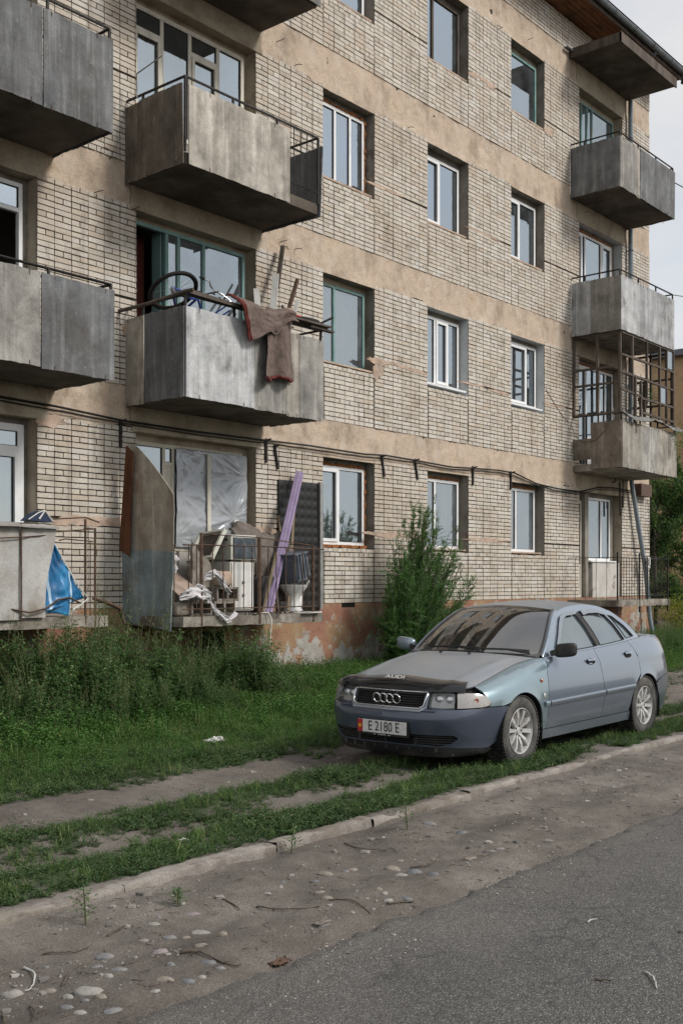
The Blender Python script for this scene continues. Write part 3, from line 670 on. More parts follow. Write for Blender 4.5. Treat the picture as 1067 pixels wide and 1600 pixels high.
# wooden glazing frame with lost panes on that balcony
fr = MB()
zlo, zhi = 5.30, 7.05; x0, x1, yf = 22.06, 24.84, -1.17
P_ = []
for y in (-.05, -.62, -1.15): P_.append(((x0, y, zlo), (x0, y, zhi), .055))
for z in (zlo, 5.95, 6.30, 7.03): P_.append(((x0, -.05, z), (x0, -1.15, z), .045))
for x in (22.62, 23.36, 24.04, 24.42, 24.80): P_.append(((x, yf, zlo if x > 24 else 5.75), (x, yf, zhi), .05))
P_.append(((22.72, yf - .02, 4.9), (22.72, yf - .02, 6.15), .06)); P_.append(((23.05, yf, zlo), (23.05, yf, 6.1), .05)); P_.append(((23.9, yf + .3, zlo), (23.9, yf + .3, 6.2), .06))
for (a, b, z, zz) in ((x0, x1, 7.03, 7.03), (x0, x1, 6.55, 6.55), (x0, x1, 6.18, 6.12), (x0, 23.05, 5.80, 5.76), (23.1, x1, 5.72, 5.72), (23.05, x1, 5.40, 5.38)): P_.append(((a, yf, z), (b, yf, zz), .045))
for y in (-.6, -1.12): P_.append(((x1, y, zlo), (x1, y, zhi), .05))
for z in (5.8, 6.4, 7.0): P_.append(((x1, -.05, z), (x1, -1.15, z), .045))
gf = None
for a, b, t in P_:
    q = MB(); q.beam(a, b, t, t)
    if gf is None: gf = q.build('balcony_glazing_frame', M_DKWOOD, bld)
    else: q.build('frame_bar', M_DKWOOD, gf)
q = MB(); q.box(24.46, 24.78, yf - .003, yf + .004, 6.60, 7.0); q.build('pane', M_GLASSD, gf)
q = MB(); q.box(24.1, 24.4, yf - .003, yf + .004, 5.75, 6.1); q.build('pane', M_GLASSD, gf)
# canopy slab above the top right balcony
q = MB(); q.box(21.93, 24.80, -1.22, -.02, 13.24, 13.38); cn = q.build('canopy_slab', M_UNDER, bld, bevel=.008)
q = MB(); q.box(21.90, 24.83, -1.25, -1.221, 13.22, 13.44); q.box(21.90, 21.929, -1.25, -.02, 13.22, 13.42); q.build('edge_trim', M_DKWOOD, cn)
q = MB(); q.box(21.62, 21.88, -.14, -.04, 13.34, 13.36); q.build('side_plate', M_GREYP, cn)

# ground floor balconies: slab, posts, rails, bars
def gslab(u0, u1, z0, z1, d=1.2):
    q = MB(); nx = 40
    def prof(a): # ragged front edge
        return .02 * fbm(a * 3, z0, 2, 3) + .01 * fbm(a, 9, z0, 14)
    for i in range(nx):
        a, b = u0 + (u1 - u0) * i / nx, u0 + (u1 - u0) * (i + 1) / nx
        pa, pb = prof(a), prof(b); za, zb_ = .015 * fbm(a, 3, 3, 4), .015 * fbm(b, 3, 3, 4)
        q.face([(a, -d - pa, z0 + za), (b, -d - pb, z0 + zb_), (b, -d + pb * .5, z1), (a, -d + pa * .5, z1)])
        q.face([(a, -d + pa * .5, z1), (b, -d + pb * .5, z1), (b, -.05, z1), (a, -.05, z1)]); q.face([(a, -.05, z0), (b, -.05, z0), (b, -d - pb, z0 + zb_), (a, -d - pa, z0 + za)])
    q.face([(u0, -.05, z0), (u0, -d, z0), (u0, -d, z1), (u0, -.05, z1)]); q.face([(u1, -d, z0), (u1, -.05, z0), (u1, -.05, z1), (u1, -d, z1)])
    return q.build('balcony', M_CONC, bld)
g1 = gslab(9.50, 12.22, 1.04, 1.17); g0 = gslab(5.72, 8.30, 1.09, 1.22); g2 = gslab(21.80, 24.56, 1.09, 1.23)
def part_tube(name, pts, r, par, m=None, n=6):
    q = MB(); q.tube(pts, r, n); return q.build(name, m or M_RUST, par, smooth=60)
for x, zz, rr in ((9.82, 2.26, .022), (10.90, 2.24, .026), (12.02, 2.16, .022)): part_tube('post', [(x, -1.19, 1.05), (x, -1.19, zz)], rr, g1)
for x in (9.36, 9.60, 9.74, 10.02, 10.22, 10.42, 10.60, 10.76, 11.08, 11.25, 11.44, 11.62, 11.80, 11.92, 12.14): part_tube('bar', [(x, -1.185, 1.25), (x + R.uniform(-.012, .012), -1.185, 2.10)], .0075, g1)
part_tube('rail', [(9.5, -1.19, 2.10), (10.9, -1.19, 2.115), (12.26, -1.19, 2.10)], .010, g1); part_tube('rail', [(9.5, -1.19, 1.27), (12.10, -1.19, 1.27)], .009, g1)
part_tube('rail', [(9.82, -1.19, 2.25), (10.9, -1.19, 2.235), (12.02, -1.19, 2.15), (12.3, -.4, 2.2), (12.3, 0, 2.2)], .008, g1)
for x, zz in ((7.98, 2.36), (8.12, 2.26)): part_tube('post', [(x, -1.19, 1.1), (x, -1.19, zz)], .015, g0)
part_tube('bar', [(8.05, -1.19, 1.2), (8.05, -1.19, 2.1)], .007, g0); part_tube('rail', [(7.4, -1.19, 2.33), (7.98, -1.19, 2.38), (8.18, -1.19, 2.33)], .009, g0)
part_tube('rail', [(7.2, -1.19, 2.17), (7.6, -1.2, 2.2), (8.12, -1.19, 2.25), (8.18, -.9, 2.27)], .010, g0); part_tube('bar', [(7.62, -1.18, 2.1), (7.7, -1.18, 2.12), (8.1, -1.18, 2.1)], .008, g0)
part_tube('bent_rod', [(8.30, -.9, 1.42), (8.42, -1.0, 1.38), (8.60, -1.05, 1.30), (8.63, -1.1, 1.1)], [.014, .03, .03, .02], g0)
for x in (21.86, 22.94, 24.45): part_tube('post', [(x, -1.19, .95), (x, -1.19, 2.26)], .018, g2, M_BLACK)
part_tube('post', [(23.34, -1.19, .95), (23.34, -1.19, 2.2)], .014, g2, M_BLACK)
for i in range(11): part_tube('bar', [(21.9 + i * .135 + (.0 if i < 10 else .02), -1.185, 1.2), (21.9 + i * .135, -1.185, 2.15)], .006, g2, M_BLACK)
for i in range(16): part_tube('bar', [(23.40 + i * .066, -1.185, 1.25), (23.40 + i * .066, -1.185, 2.13)], .0045, g2, M_BLACK, 5)
for z in (1.30, 1.36, 1.50, 1.62, 1.75, 1.88, 2.0, 2.13): part_tube('rail', [(23.38, -1.18, z), (24.45, -1.18, z)], .004, g2, M_BLACK, 5)
for z in (1.32, 2.15): part_tube('rail', [(21.84, -1.19, z), (24.5, -1.19, z)], .008, g2, M_BLACK)
part_tube('rail', [(22.94, -1.19, 2.28), (23.1, -1.19, 2.2), (24.0, -1.17, 2.18), (24.45, -1.19, 2.24)], .006, g2, M_BLACK, 5)
for y in (-.2, -.45, -.7, -.95): part_tube('bar', [(21.84, y, 1.2), (21.84, y, 2.15)], .006, g2, M_BLACK, 5)
part_tube('rail', [(21.84, -1.19, 2.15), (21.84, 0, 2.15)], .008, g2, M_BLACK)

# cable with brackets along the first floor band
cab = [(4, 3.9), (7.58, 3.87), (8.4, 3.85), (9.44, 3.79), (10.8, 3.78), (12.23, 3.80), (13.2, 3.81), (14.6, 3.80), (15.2, 3.83), (16.1, 3.82), (17.2, 3.79), (18.05, 3.83), (18.9, 3.86), (19.5, 3.85), (20.4, 3.70), (21.2, 3.65), (22.21, 3.63), (23.2, 3.80), (24.0, 3.84), (24.8, 3.83), (25.4, 3.82)]
part_tube('cable', [(u, -.062 - .012 * sin(u * 3), z) for u, z in cab], .016, bld, M_CABLE)
part_tube('cable', [(u, -.066, z - .035 - .02 * abs(sin(u * 2))) for u, z in cab], .009, bld, M_CABLE)
for u, z, sw in ((9.42, 3.78, 0), (12.23, 3.80, .0), (12.42, 3.72, .08), (15.12, 3.80, .08), (16.1, 3.82, .08), (18.0, 3.84, 0), (19.4, 3.85, 0)):
    q = MB(); q.beam((u, -.04, z + .03), (u + sw, -.04, z - .34), .035, .03); q.beam((u, -.04, z), (u + .02, -.13, z + .02), .02, .02)
    for i in range(5): q.box(u + sw * i / 6 - .008, u + sw * i / 6 + .02, -.062, -.054, z - .05 - i * .055, z - .03 - i * .055)
    q.build('cable_bracket', M_BLACK, bld)
q = MB(); q.box(25.15, 25.75, -.22, -.03, 3.72, 4.02); q.build('junction_box', flat('brown_tin', (.10, .06, .045), .6), bld, bevel=.008)
q = MB(); q.tube([(25.75, -.1, 3.9), (25.95, -.1, 3.8), (26.0, -.06, 3.4), (26.0, -.05, 2.6)], .012, 6); q.build('cable', M_CABLE, bld)
q = MB(); q.beam((24.35, -.04, 4.0), (24.38, -.04, 3.2), .05, .03); q.beam((24.52, -.04, 4.05), (24.52, -.04, 3.4), .03, .03); q.build('wall_batten', M_DKWOOD, bld)
q = MB(); q.tube([(23.9, -.04, 4.1), (23.92, -.12, 4.08), (23.96, -.12, 4.0), (23.93, -.06, 3.96)], .02, 6); q.build('wall_hook', M_BLACK, bld)
for x, z in ((9.1, 7.35), (12.5, 10.05), (12.55, 6.93), (12.9, 6.9), (9.0, 6.74), (18.9, 12.7), (20.1, 12.95), (15.9, 9.78), (9.62, 6.68), (22.6, 9.98), (12.9, 9.82)):
    q = MB(); q.tube([(x, 0, z), (x + .02, -.08, z + .01), (x + .07, -.12, z + R.uniform(-.02, .05))], .006, 5); q.build('rebar_stub', M_RUST, bld)
# ================================================================= ground
GZ = 0.0
def dirt_mat():
    t = NT('packed_dirt'); geo = t.n('ShaderNodeNewGeometry'); pos = geo.outputs['Position']
    a = t.noise(pos, .9, 8, .68); c = t.ramp(a, [(.3, (.095, .083, .073)), (.5, (.152, .136, .121)), (.7, (.23, .208, .187))])
    b = t.noise(pos, 6, 6, .65); c = t.mix(.55, c, t.ramp(b, [(.3, .6), (.7, 1.25)]), 'MULTIPLY')
    f = t.noise(pos, 85, 3, .7); c = t.mix(.6, c, t.ramp(f, [(.32, .45), (.68, 1.35)]), 'MULTIPLY')
    g = t.n('ShaderNodeTexVoronoi'); g.inputs['Scale'].default_value = 32; t.link(pos, g.inputs['Vector'])
    peb = t.ramp(g.outputs['Distance'], [(.06, 1), (.22, 0)]); sel = t.ramp(t.noise(pos, 11, 2), [(.58, 0), (.66, 1)])
    c = t.mix(t.math('MULTIPLY', peb, sel), c, (.36, .33, .30))
    h = t.math('ADD', t.math('MULTIPLY', b, .8), t.math('ADD', t.math('MULTIPLY', f, .35), t.math('MULTIPLY', t.math('MULTIPLY', peb, sel), .5)))
    t.bsdf(c, .95, 0, .2, t.bump(h, .9, .022)); return t.m
M_DIRT = dirt_mat()
M_SOIL = pmat('dark_soil', [(.3, (.06, .05, .038)), (.7, (.13, .11, .085))], 4, rough=.98, bump=.8, bdist=.02)
def track_z(x, y):
    z = GZ + .03 * fbm(x, y, 0, .45) + .012 * fbm(x, y, 5, 2.1) + .006 * fbm(x, y, 9, 6)
    if -7.12 < y: z += -.035 * math.exp(-((y + 5.3) / .33) ** 2) - .03 * math.exp(-((y + 6.38) / .16) ** 2) * (1 if x < 8 else 0) + .02 * math.exp(-((y + 5.95) / .22) ** 2)
    if -7.2 < y < -6.3: z += .028 * min(1, (y + 7.2) / .05) * max(0, (-6.3 - y) / .9) ** .5
    if y < -7.22: z += -.014 + .02 * fbm(x, y, 3, 1.2) + (.015 * sin(y * 9 + fbm(x, y, 1, .8) * 4))
    if y < -8.4: z -= .055 * min(1, (-8.4 - y) / .3)
    if y > -2.5: z += .10 * min(1, (y + 2.5) / 2.2)
    return z
q = MB()
def patch(x0, x1, y0, y1, st):
    nx, ny = int((x1 - x0) / st), int((y1 - y0) / st)
    q.grid(lambda u, v: (x0 + (x1 - x0) * u, y0 + (y1 - y0) * v, track_z(x0 + (x1 - x0) * u, y0 + (y1 - y0) * v)), nx, ny)
patch(1.0, 14.0, -9.3, .2, .05); 
q2 = MB()
q2.grid(lambda u, v: (14 + 30 * u, -9.3 + 9.5 * v, track_z(14 + 30 * u, -9.3 + 9.5 * v)), 200, 70)
q2.grid(lambda u, v: (-8 + 9 * u, -9.3 + 9.5 * v, track_z(-8 + 9 * u, -9.3 + 9.5 * v)), 60, 70)
b0 = len(q.v); q.v += q2.v; q.f += [tuple(i + b0 for i in f) for f in q2.f]; q.mi += q2.mi
struct(q.build('dirt_verge', M_DIRT, smooth=180))
q = MB(); q.grid(lambda u, v: (-250 + 600 * u, -250 + 600 * v, -.20), 12, 12); struct(q.build('ground', M_SOIL))
def asphalt_mat():
    t = NT('worn_asphalt'); geo = t.n('ShaderNodeNewGeometry'); pos = geo.outputs['Position']
    vo = t.n('ShaderNodeTexVoronoi'); vo.inputs['Scale'].default_value = 125; t.link(pos, vo.inputs['Vector'])
    vo2 = t.n('ShaderNodeTexVoronoi'); vo2.inputs['Scale'].default_value = 190; t.link(pos, vo2.inputs['Vector'])
    st = t.n('ShaderNodeSeparateColor'); t.link(vo.outputs['Color'], st.inputs[0])
    base = t.ramp(st.outputs[0], [(0, (.062, .061, .060)), (.45, (.130, .128, .124)), (.8, (.185, .183, .178)), (.95, (.26, .255, .245)), (1, (.36, .35, .335))])
    gap = t.ramp(vo.outputs['Distance'], [(.25, 1), (.62, .4)])
    c = t.mix(.8, base, gap, 'MULTIPLY')
    st2 = t.n('ShaderNodeSeparateColor'); t.link(vo2.outputs['Color'], st2.inputs[0])
    c = t.mix(.45, c, t.ramp(st2.outputs[0], [(0, .4), (1, 1.5)]), 'MULTIPLY')
    lg = t.noise(pos, .8, 6, .6); c = t.mix(.55, c, t.ramp(lg, [(.35, .65), (.65, 1.25)]), 'MULTIPLY')
    du = t.noise(pos, 1.6, 7, .7); sp = t.n('ShaderNodeSeparateXYZ'); t.link(pos, sp.inputs[0])
    edge = t.math('ADD', t.math('MULTIPLY', t.math('ADD', sp.outputs['Y'], 9.35), .55), t.math('SUBTRACT', du, .45))
    c = t.mix(t.ramp(edge, [(-.1, .12), (.55, .42), (.95, .85)]), c, (.165, .15, .133))
    crk = t.n('ShaderNodeTexVoronoi'); crk.feature = 'DISTANCE_TO_EDGE'; crk.inputs['Scale'].default_value = .7
    wv = t.n('ShaderNodeVectorMath'); wv.operation = 'ADD'; t.link(pos, wv.inputs[0]); nn = t.n('ShaderNodeTexNoise'); nn.inputs['Scale'].default_value = 3; t.link(pos, nn.inputs['Vector']); t.link(nn.outputs['Color'], wv.inputs[1]); t.link(wv.outputs[0], crk.inputs['Vector'])
    c = t.mix(t.ramp(crk.outputs['Distance'], [(.0, .5), (.012, 0)]), c, (.03, .03, .03))
    h = t.math('ADD', t.math('MULTIPLY', vo.outputs['Distance'], -.9), t.math('MULTIPLY', st.outputs[0], .5))
    t.bsdf(c, .78, 0, .4, t.bump(h, .8, .008)); return t.m
M_ASPH = asphalt_mat()
q = MB()
def road(u, v):
    x = -30 + 230 * (u if u < .5 else u)
    return x
def road_pt(x, v):
    e = -8.57 + .07 * fbm(x, 1, 0, .9) + .05 * fbm(x, 2, 0, 4) + .035 * fbm(x, 5, 0, 9) + .02 * fbm(x, 3, 0, 17)
    y = e + (-17 - e) * v
    return (x, y, track_z(x, e) * 0 + GZ - .012 + .05 * (1 - (1 - min(1, v * 1.3)) ** 2) + .006 * fbm(x, y, 2, 1.5) - (.03 if v == 0 else 0))
xs = [-30 + i * 2 for i in range(16)] + [1 + i * .045 for i in range(1, 270)] + [13.2 + i * .4 for i in range(60)] + [40 + i * 8 for i in range(21)]
vs = [0, .004, .012, .03, .06, .1, .16, .25, .4, .6, .8, 1]
for i in range(len(xs) - 1):
    for j in range(len(vs) - 1):
        q.face([road_pt(xs[i], vs[j + 1]), road_pt(xs[i + 1], vs[j + 1]), road_pt(xs[i + 1], vs[j]), road_pt(xs[i], vs[j])])
struct(q.build('road', M_ASPH, recalc=True, smooth=180))

# low broken kerb of cast stones between the verge and the grass
M_KERB = pmat('crumbling_kerb_concrete', [(.3, (.21, .19, .172)), (.6, (.30, .277, .25)), (.8, (.38, .356, .328))], 6, rough=.95, bump=.9, bdist=.012, dirt=[(.17, .145, .12), (.12, .10, .085)], dirt_scale=3, dirt_range=(.5, .64), fine=70)
kerb = bpy.data.objects.new('kerb', None); COL.objects.link(kerb); struct(kerb)
x = 1.6
while x < 32:
    ln = R.uniform(.85, 1.25) if x < 16 else 2.0; q = MB(); nx = 16 if x < 16 else 6; wd = .098 + R.uniform(-.012, .015); yc = -7.16 + R.uniform(-.015, .015) + .03 * fbm(x, 0, 0, .4); tz = .014 + R.uniform(-.006, .006); ph = R.uniform(0, 50)
    prof = [(-wd * .58, -.12), (-wd * .57, -.02), (-wd * .555, .008), (-wd * .51, .018), (-wd * .2, .020), (wd * .15, .020), (wd * .42, .017), (wd * .5, .002), (wd * .58, -.12)]
    def kp(u, v):
        i = v * (len(prof) - 1); k = min(int(i + 1e-6), len(prof) - 2); f = i - k
        y = prof[k][0] * (1 - f) + prof[k + 1][0] * f; z = prof[k][1] * (1 - f) + prof[k + 1][1] * f
        xx = x + .002 + (ln - .004) * u
        er = max(0, fbm(xx, ph, 0, 2.3) + .6 * fbm(xx, ph, 3, 9) - .1) * .026
        return (xx, yc + y * (1 - er * 3) + .013 * fbm(xx, z * 3, ph, 3.5) + .009 * fbm(xx, y * 8, ph, 15), GZ + z + tz - er * (1 if z > 0 else 0) + .006 * fbm(xx, y * 6, ph, 9) + .004 * fbm(xx, y * 9, ph, 25))
    q.grid(kp, nx, len(prof) - 1); q.build('kerb_stone', M_KERB, kerb, smooth=60)
    x += ln

# ---------------------------------------------------------------- buildings behind, at the right
M_OCHRE = pmat('ochre_render', [(.3, (.40, .27, .15)), (.7, (.50, .35, .21))], 1.2, rough=.95, bump=.2, dirt=(.33, .24, .15), fine=12)
M_REDW = pmat('brick_red_wall', [(.3, (.22, .07, .05)), (.7, (.30, .11, .08))], 2, rough=.9, fine=20)
M_WHITEW = pmat('whitewashed_wall', [(.3, (.50, .48, .45)), (.7, (.62, .60, .57))], 1.5, rough=.9)
bb = thing('apartment_building', 'plain ochre rendered block with flat roof far behind the brick block', 'building', (53, 2, 0))
q = MB(); q.box(53, 90, 2, 14, -.3, 12.9); q.build('wall', M_OCHRE, bb)
q = MB(); q.box(52.6, 90.4, 1.6, 14.4, 12.9, 13.2); q.build('roof', M_GREYP, bb)
for xx in (53.6, 57.5, 61.5, 66):
    for k in range(4):
        q = MB(); q.box(xx, xx + 1.4, 1.97, 2.0, 1.8 + k * 3, 3.3 + k * 3); q.build('window', M_GLASSD, bb)
fw_ = thing('boundary_wall', 'low wall with whitewashed upper half and brick red base beyond the parked car', 'wall', (44, -2, 0))
q = MB(); q.box(44, 44.3, -9, 6, 1.0, 2.25); q.build('upper_wall', M_WHITEW, fw_)
q = MB(); q.box(43.95, 44.35, -9, 6, -.3, 1.0); q.build('base', M_REDW, fw_)
for i in range(9): 
    q = MB(); q.box(43.92, 43.96, -8.6 + i * 1.6, -8.5 + i * 1.6, -.2, 1.0); q.build('pilaster', M_REDW, fw_)
ow = MB(); ow.tube([(24.8, -1.2, 11.0)] + [(24.8 + i * 3, -1.2 - .3 * i, 11.0 + .05 * i - .02 * i * (6 - i)) for i in range(1, 7)], .012, 5)
tag(ow.build('overhead_wire', M_CABLE), 'thin black wire running from the upper right balcony to the right', 'wire')
ow = MB(); ow.tube([(24.75, -1.2, 8.35)] + [(24.75 + i * 3, -1.2 - .2 * i, 8.35 + .35 * i) for i in range(1, 7)], .010, 5)
tag(ow.build('overhead_wire', M_CABLE), 'thin wire rising to the right from the pale grey balcony corner', 'wire')
# ================================================================= parked car
def paint(name, c, dust=.35, dcol=(.36, .34, .31), rough=.34, metallic=.45, low=True):
    t = NT(name); geo = t.n('ShaderNodeNewGeometry'); v = t.coords()
    sp = t.n('ShaderNodeSeparateXYZ'); t.link(v, sp.inputs[0])
    n1 = t.noise(v, 1.6, 6, .6); n2 = t.noise(v, 9, 6, .7)
    sn = t.n('ShaderNodeSeparateXYZ'); t.link(geo.outputs['Normal'], sn.inputs[0])
    up = t.ramp(sn.outputs['Z'], [(.35, .25), (.95, 1.0)])
    lowr = t.ramp(sp.outputs['Z'], [(.18, 1.0), (.55, .25)]) if low else 0.3
    d = t.math('MULTIPLY', t.math('MAXIMUM', up, lowr), t.math('MULTIPLY', t.ramp(t.math('ADD', t.math('MULTIPLY', n1, .6), t.math('MULTIPLY', n2, .4)), [(.32, .25), (.65, 1.0)]), dust))
    col = t.mix(d, c, dcol)
    fl = t.noise(v, 420, 1); col = t.mix(.18, col, t.ramp(fl, [(.35, .5), (.65, 1.5)]), 'MULTIPLY')
    rg = t.math('ADD', rough, t.math('MULTIPLY', d, .45))
    b = t.bsdf(col, rg, t.math('SUBTRACT', metallic, t.math('MULTIPLY', d, metallic)), .5, None, 1.0, .06)
    t.link(t.math('SUBTRACT', 1.0, t.math('MULTIPLY', d, 1.35)), b.inputs['Coat Weight'])
    t.link(t.math('ADD', .05, t.math('MULTIPLY', d, .35)), b.inputs['Coat Roughness'])
    return t.m
CM = dict(
    door=paint('grey_blue_paint', (.20, .25, .32), .20, metallic=.75, rough=.27), fender=paint('greenish_blue_paint', (.245, .34, .39), .18, metallic=.7, rough=.27), hood=paint('dusty_hood_paint', (.20, .235, .28), .75, (.27, .265, .26)),
    roof=paint('dusty_roof_paint', (.21, .245, .29), .7, (.25, .245, .24)), bumper=paint('dark_blue_bumper_paint', (.040, .056, .092), .26, (.15, .15, .16), .42, .25),
    pillar=paint('blue_grey_pillar_paint', (.26, .32, .40), .22, metallic=.75, rough=.27),
    black=pmat('black_plastic', [(.3, (.012, .012, .013)), (.7, (.03, .03, .031))], 12, rough=.5, bump=.1, dirt=(.09, .085, .08), dirt_range=(.5, .75)),
    gloss=flat('smoked_acrylic', (.008, .009, .011), .2, 0, .45, .25), dark=flat('car_shadow_gap', (.008, .008, .008), .9),
    chrome=flat('chrome', (.62, .63, .65), .18, 1.0), rim=pmat('dusty_alloy', [(.3, (.52, .52, .51)), (.7, (.68, .68, .67))], 8, rough=.42, bump=0, metallic=.5, dirt=(.36, .32, .27), dirt_range=(.52, .75), dirt_scale=9),
    tyre=pmat('dusty_tyre', [(.3, (.032, .032, .033)), (.7, (.075, .074, .073))], 9, rough=.9, bump=.3, dirt=(.135, .13, .122), dirt_range=(.42, .68), dirt_scale=5),
    seat=flat('grey_seat_cloth', (.10, .10, .105), .9), amber=flat('amber_lens', (.42, .10, .02), .2, 0, .5, .5), lens=flat('clear_lens_white', (.34, .33, .32), .12, 0, .6, 1), red=flat('red_lens', (.30, .012, .012), .2, 0, .5, 1),
    glass=glassmat('car_glass', (.62, .64, .62), 3.1, (.90, .90, .90), .015, 0, .07, (.40, .37, .33)), sglass=glassmat('car_side_glass', (.12, .14, .15), 3.6, (.82, .93, 1), .03, 0, .22, (.42, .47, .50)),  # side glass: bluish dust layer also paints in the pale sky reflection
    lglass=glassmat('headlamp_glass', (.92, .93, .94), 1.6, (1, 1, 1), .02, .1, .05, (.5, .5, .47)), plate=flat('white_plate', (.62, .62, .61), .5), pred=flat('plate_red', (.40, .02, .025), .5), pyel=flat('plate_yellow', (.6, .36, .03), .5), ink=flat('plate_ink', (.012, .012, .013), .5),
    smoke=flat('smoked_deflector', (.17, .20, .24), .15, 0, .6, .6), ink2=flat('bright_lettering', (.75, .75, .75), .4), refl=flat('lamp_reflector', (.36, .36, .36), .35, .5),  # smoke: pale blue grey reflection is put into the deflector's base colour
    mud=pmat('muddy_underside', [(.3, (.03, .028, .025)), (.7, (.10, .088, .072))], 6, rough=.95))

def catmull(pts, n=14):
    out = []; P = [Vector(p) for p in pts]
    for i in range(len(P) - 1):
        p0 = P[max(i - 1, 0)]; p1 = P[i]; p2 = P[i + 1]; p3 = P[min(i + 2, len(P) - 1)]
        for k in range(n):
            t = k / n
            out.append(.5 * ((2 * p1) + (p2 - p0) * t + (2 * p0 - 5 * p1 + 4 * p2 - p3) * t * t + (3 * p1 - p0 - 3 * p2 + p3) * t ** 3))
    out.append(P[-1]); return out
def tab(t, x):
    if x <= t[0][0]: return t[0][1]
    for (a, b), (c, d) in zip(t, t[1:]):
        if x <= c:
            f = (x - a) / (c - a); return b + (d - b) * f
    return t[-1][1]
def smtab(t):
    xs = [p[0] for p in t]; dense = catmull([(p[0], p[1]) for p in t], 8); return [(p.x, p.y) for p in dense]
PL = catmull([(-.068, 0), (-.062, .2), (-.036, .40), (.015, .56), (.10, .68), (.235, .768), (.41, .818), (.65, .845), (.95, .858), (1.5, .8665), (2.2, .8665), (2.9, .863), (3.45, .855), (3.85, .840), (4.12, .805), (4.30, .745), (4.41, .62), (4.462, .36), (4.479, 0)], 12)
SS = [0.0]
for a, b in zip(PL, PL[1:]): SS.append(SS[-1] + (b - a).length)
STOT = SS[-1]
def plan(s):
    s = max(0, min(STOT - 1e-6, s)); lo, hi = 0, len(SS) - 1
    while hi - lo > 1:
        m = (lo + hi) // 2
        if SS[m] <= s: lo = m
        else: hi = m
    f = (s - SS[lo]) / (SS[hi] - SS[lo]); p = PL[lo].lerp(PL[hi], f)
    def nrm(i):
        d = (PL[min(i + 1, len(PL) - 1)] - PL[max(i - 1, 0)]).normalized(); return Vector((-d.y, d.x))
    return p, nrm(lo).lerp(nrm(hi), f).normalized()
def s_x(x): return tab([(p.x, s) for p, s in zip(PL, SS)], x)
def s_yf(y): return tab([(p.y, s) for p, s in zip(PL[:70], SS[:70])], y)
DF = smtab([(.13, .11), (.17, .065), (.25, .050), (.35, .020), (.43, .002), (.48, 0), (.515, .006), (.535, .024), (.548, .05), (.60, .066), (.66, .09), (.70, .125), (.74, .20)])
DS = smtab([(.13, .11), (.19, .065), (.25, .054), (.32, .035), (.42, .014), (.50, .003), (.56, 0), (.62, .002), (.70, .013), (.80, .034), (.88, .056), (.93, .078), (.98, .10), (1.04, .13)])
DR = smtab([(.18, .09), (.28, .025), (.40, 0), (.50, 0), (.58, .02), (.62, .05), (.75, .055), (.90, .064), (.98, .072), (1.04, .09)])
ZE = smtab([(-.1, .715), (.0, .715), (.25, .728), (.45, .760), (.75, .822), (1.05, .880), (1.35, .918), (1.55, .937), (2.0, .951), (2.5, .966), (3.0, .990), (3.4, 1.015), (3.75, 1.034), (4.1, 1.036), (4.35, 1.030), (4.5, 1.022)])
SHD = smtab([(-.1, .03), (.10, .03), (.30, .09), (.5, .135), (1.0, .15), (1.3, .12), (1.5, .03), (2.5, .012), (3.2, .012), (3.5, .02), (3.8, .05), (4.2, .05), (4.48, .03)])
def z_e(s): return tab(ZE, plan(s)[0].x)
def surf(s, z, off=0.0):
    p, n = plan(s); nx2 = n.x * n.x
    d = (nx2 * (tab(DF, z) if n.x < 0 else tab(DR, z))) + (1 - nx2) * tab(DS, z)
    ze = tab(ZE, p.x); H = .13; t = (ze - z) / H
    if t < 1:
        t = max(0, t); d += tab(SHD, p.x) * (1 - sqrt(max(0, 1 - (1 - t) ** 2.2)))
    # soft character line along the doors and a flared lip round the wheels
    if 1.0 < p.x < 4.2: d -= .010 * math.exp(-((z - .845) / .016) ** 2) + .006 * math.exp(-((z - .37) / .014) ** 2)
    for cx in (.86, 3.477):
        rr = sqrt((p.x - cx) ** 2 + (z - .30) ** 2)
        if n.y > .8: d -= .010 * math.exp(-((rr - .36) / .035) ** 2)
    q = p - n * (d - off); return Vector((q.x, q.y, z))
def Gs(x, z, off=0.0):
    zb = tab(ZE, x); sb = s_x(x); yb = surf(sb, zb).y - .008; h = max(0, z - zb)
    return Vector((x, yb - .34 * h - .46 * h * h + off, z + off * .3))

def inpoly(p, poly):
    c = False; j = len(poly) - 1
    for i in range(len(poly)):
        a, b = poly[i], poly[j]
        if (a[1] > p[1]) != (b[1] > p[1]) and p[0] < (b[0] - a[0]) * (p[1] - a[1]) / (b[1] - a[1]) + a[0]: c = not c
        j = i
    return c
def inset(poly, g):
    n = len(poly); area = sum(poly[i][0] * poly[(i + 1) % n][1] - poly[(i + 1) % n][0] * poly[i][1] for i in range(n)); sg = 1 if area > 0 else -1
    out = []
    for i in range(n):
        a, b, c = Vector(poly[i - 1]), Vector(poly[i]), Vector(poly[(i + 1) % n])
        e1 = (b - a).normalized(); e2 = (c - b).normalized(); m = Vector((-e1.y - e2.y, e1.x + e2.x)) * sg
        if m.length < 1e-6: out.append((b.x, b.y)); continue
        m.normalize(); k = max(.35, abs(m.dot(Vector((-e1.y, e1.x)))))
        out.append((b.x + m.x * g / k, b.y + m.y * g / k))
    return out
def dens(poly, r):
    out = []
    for i in range(len(poly)):
        a, b = Vector(poly[i]), Vector(poly[(i + 1) % len(poly)]); n = max(1, int((b - a).length / r + .5))
        out += [tuple(a.lerp(b, k / n)) for k in range(n)]
    return out
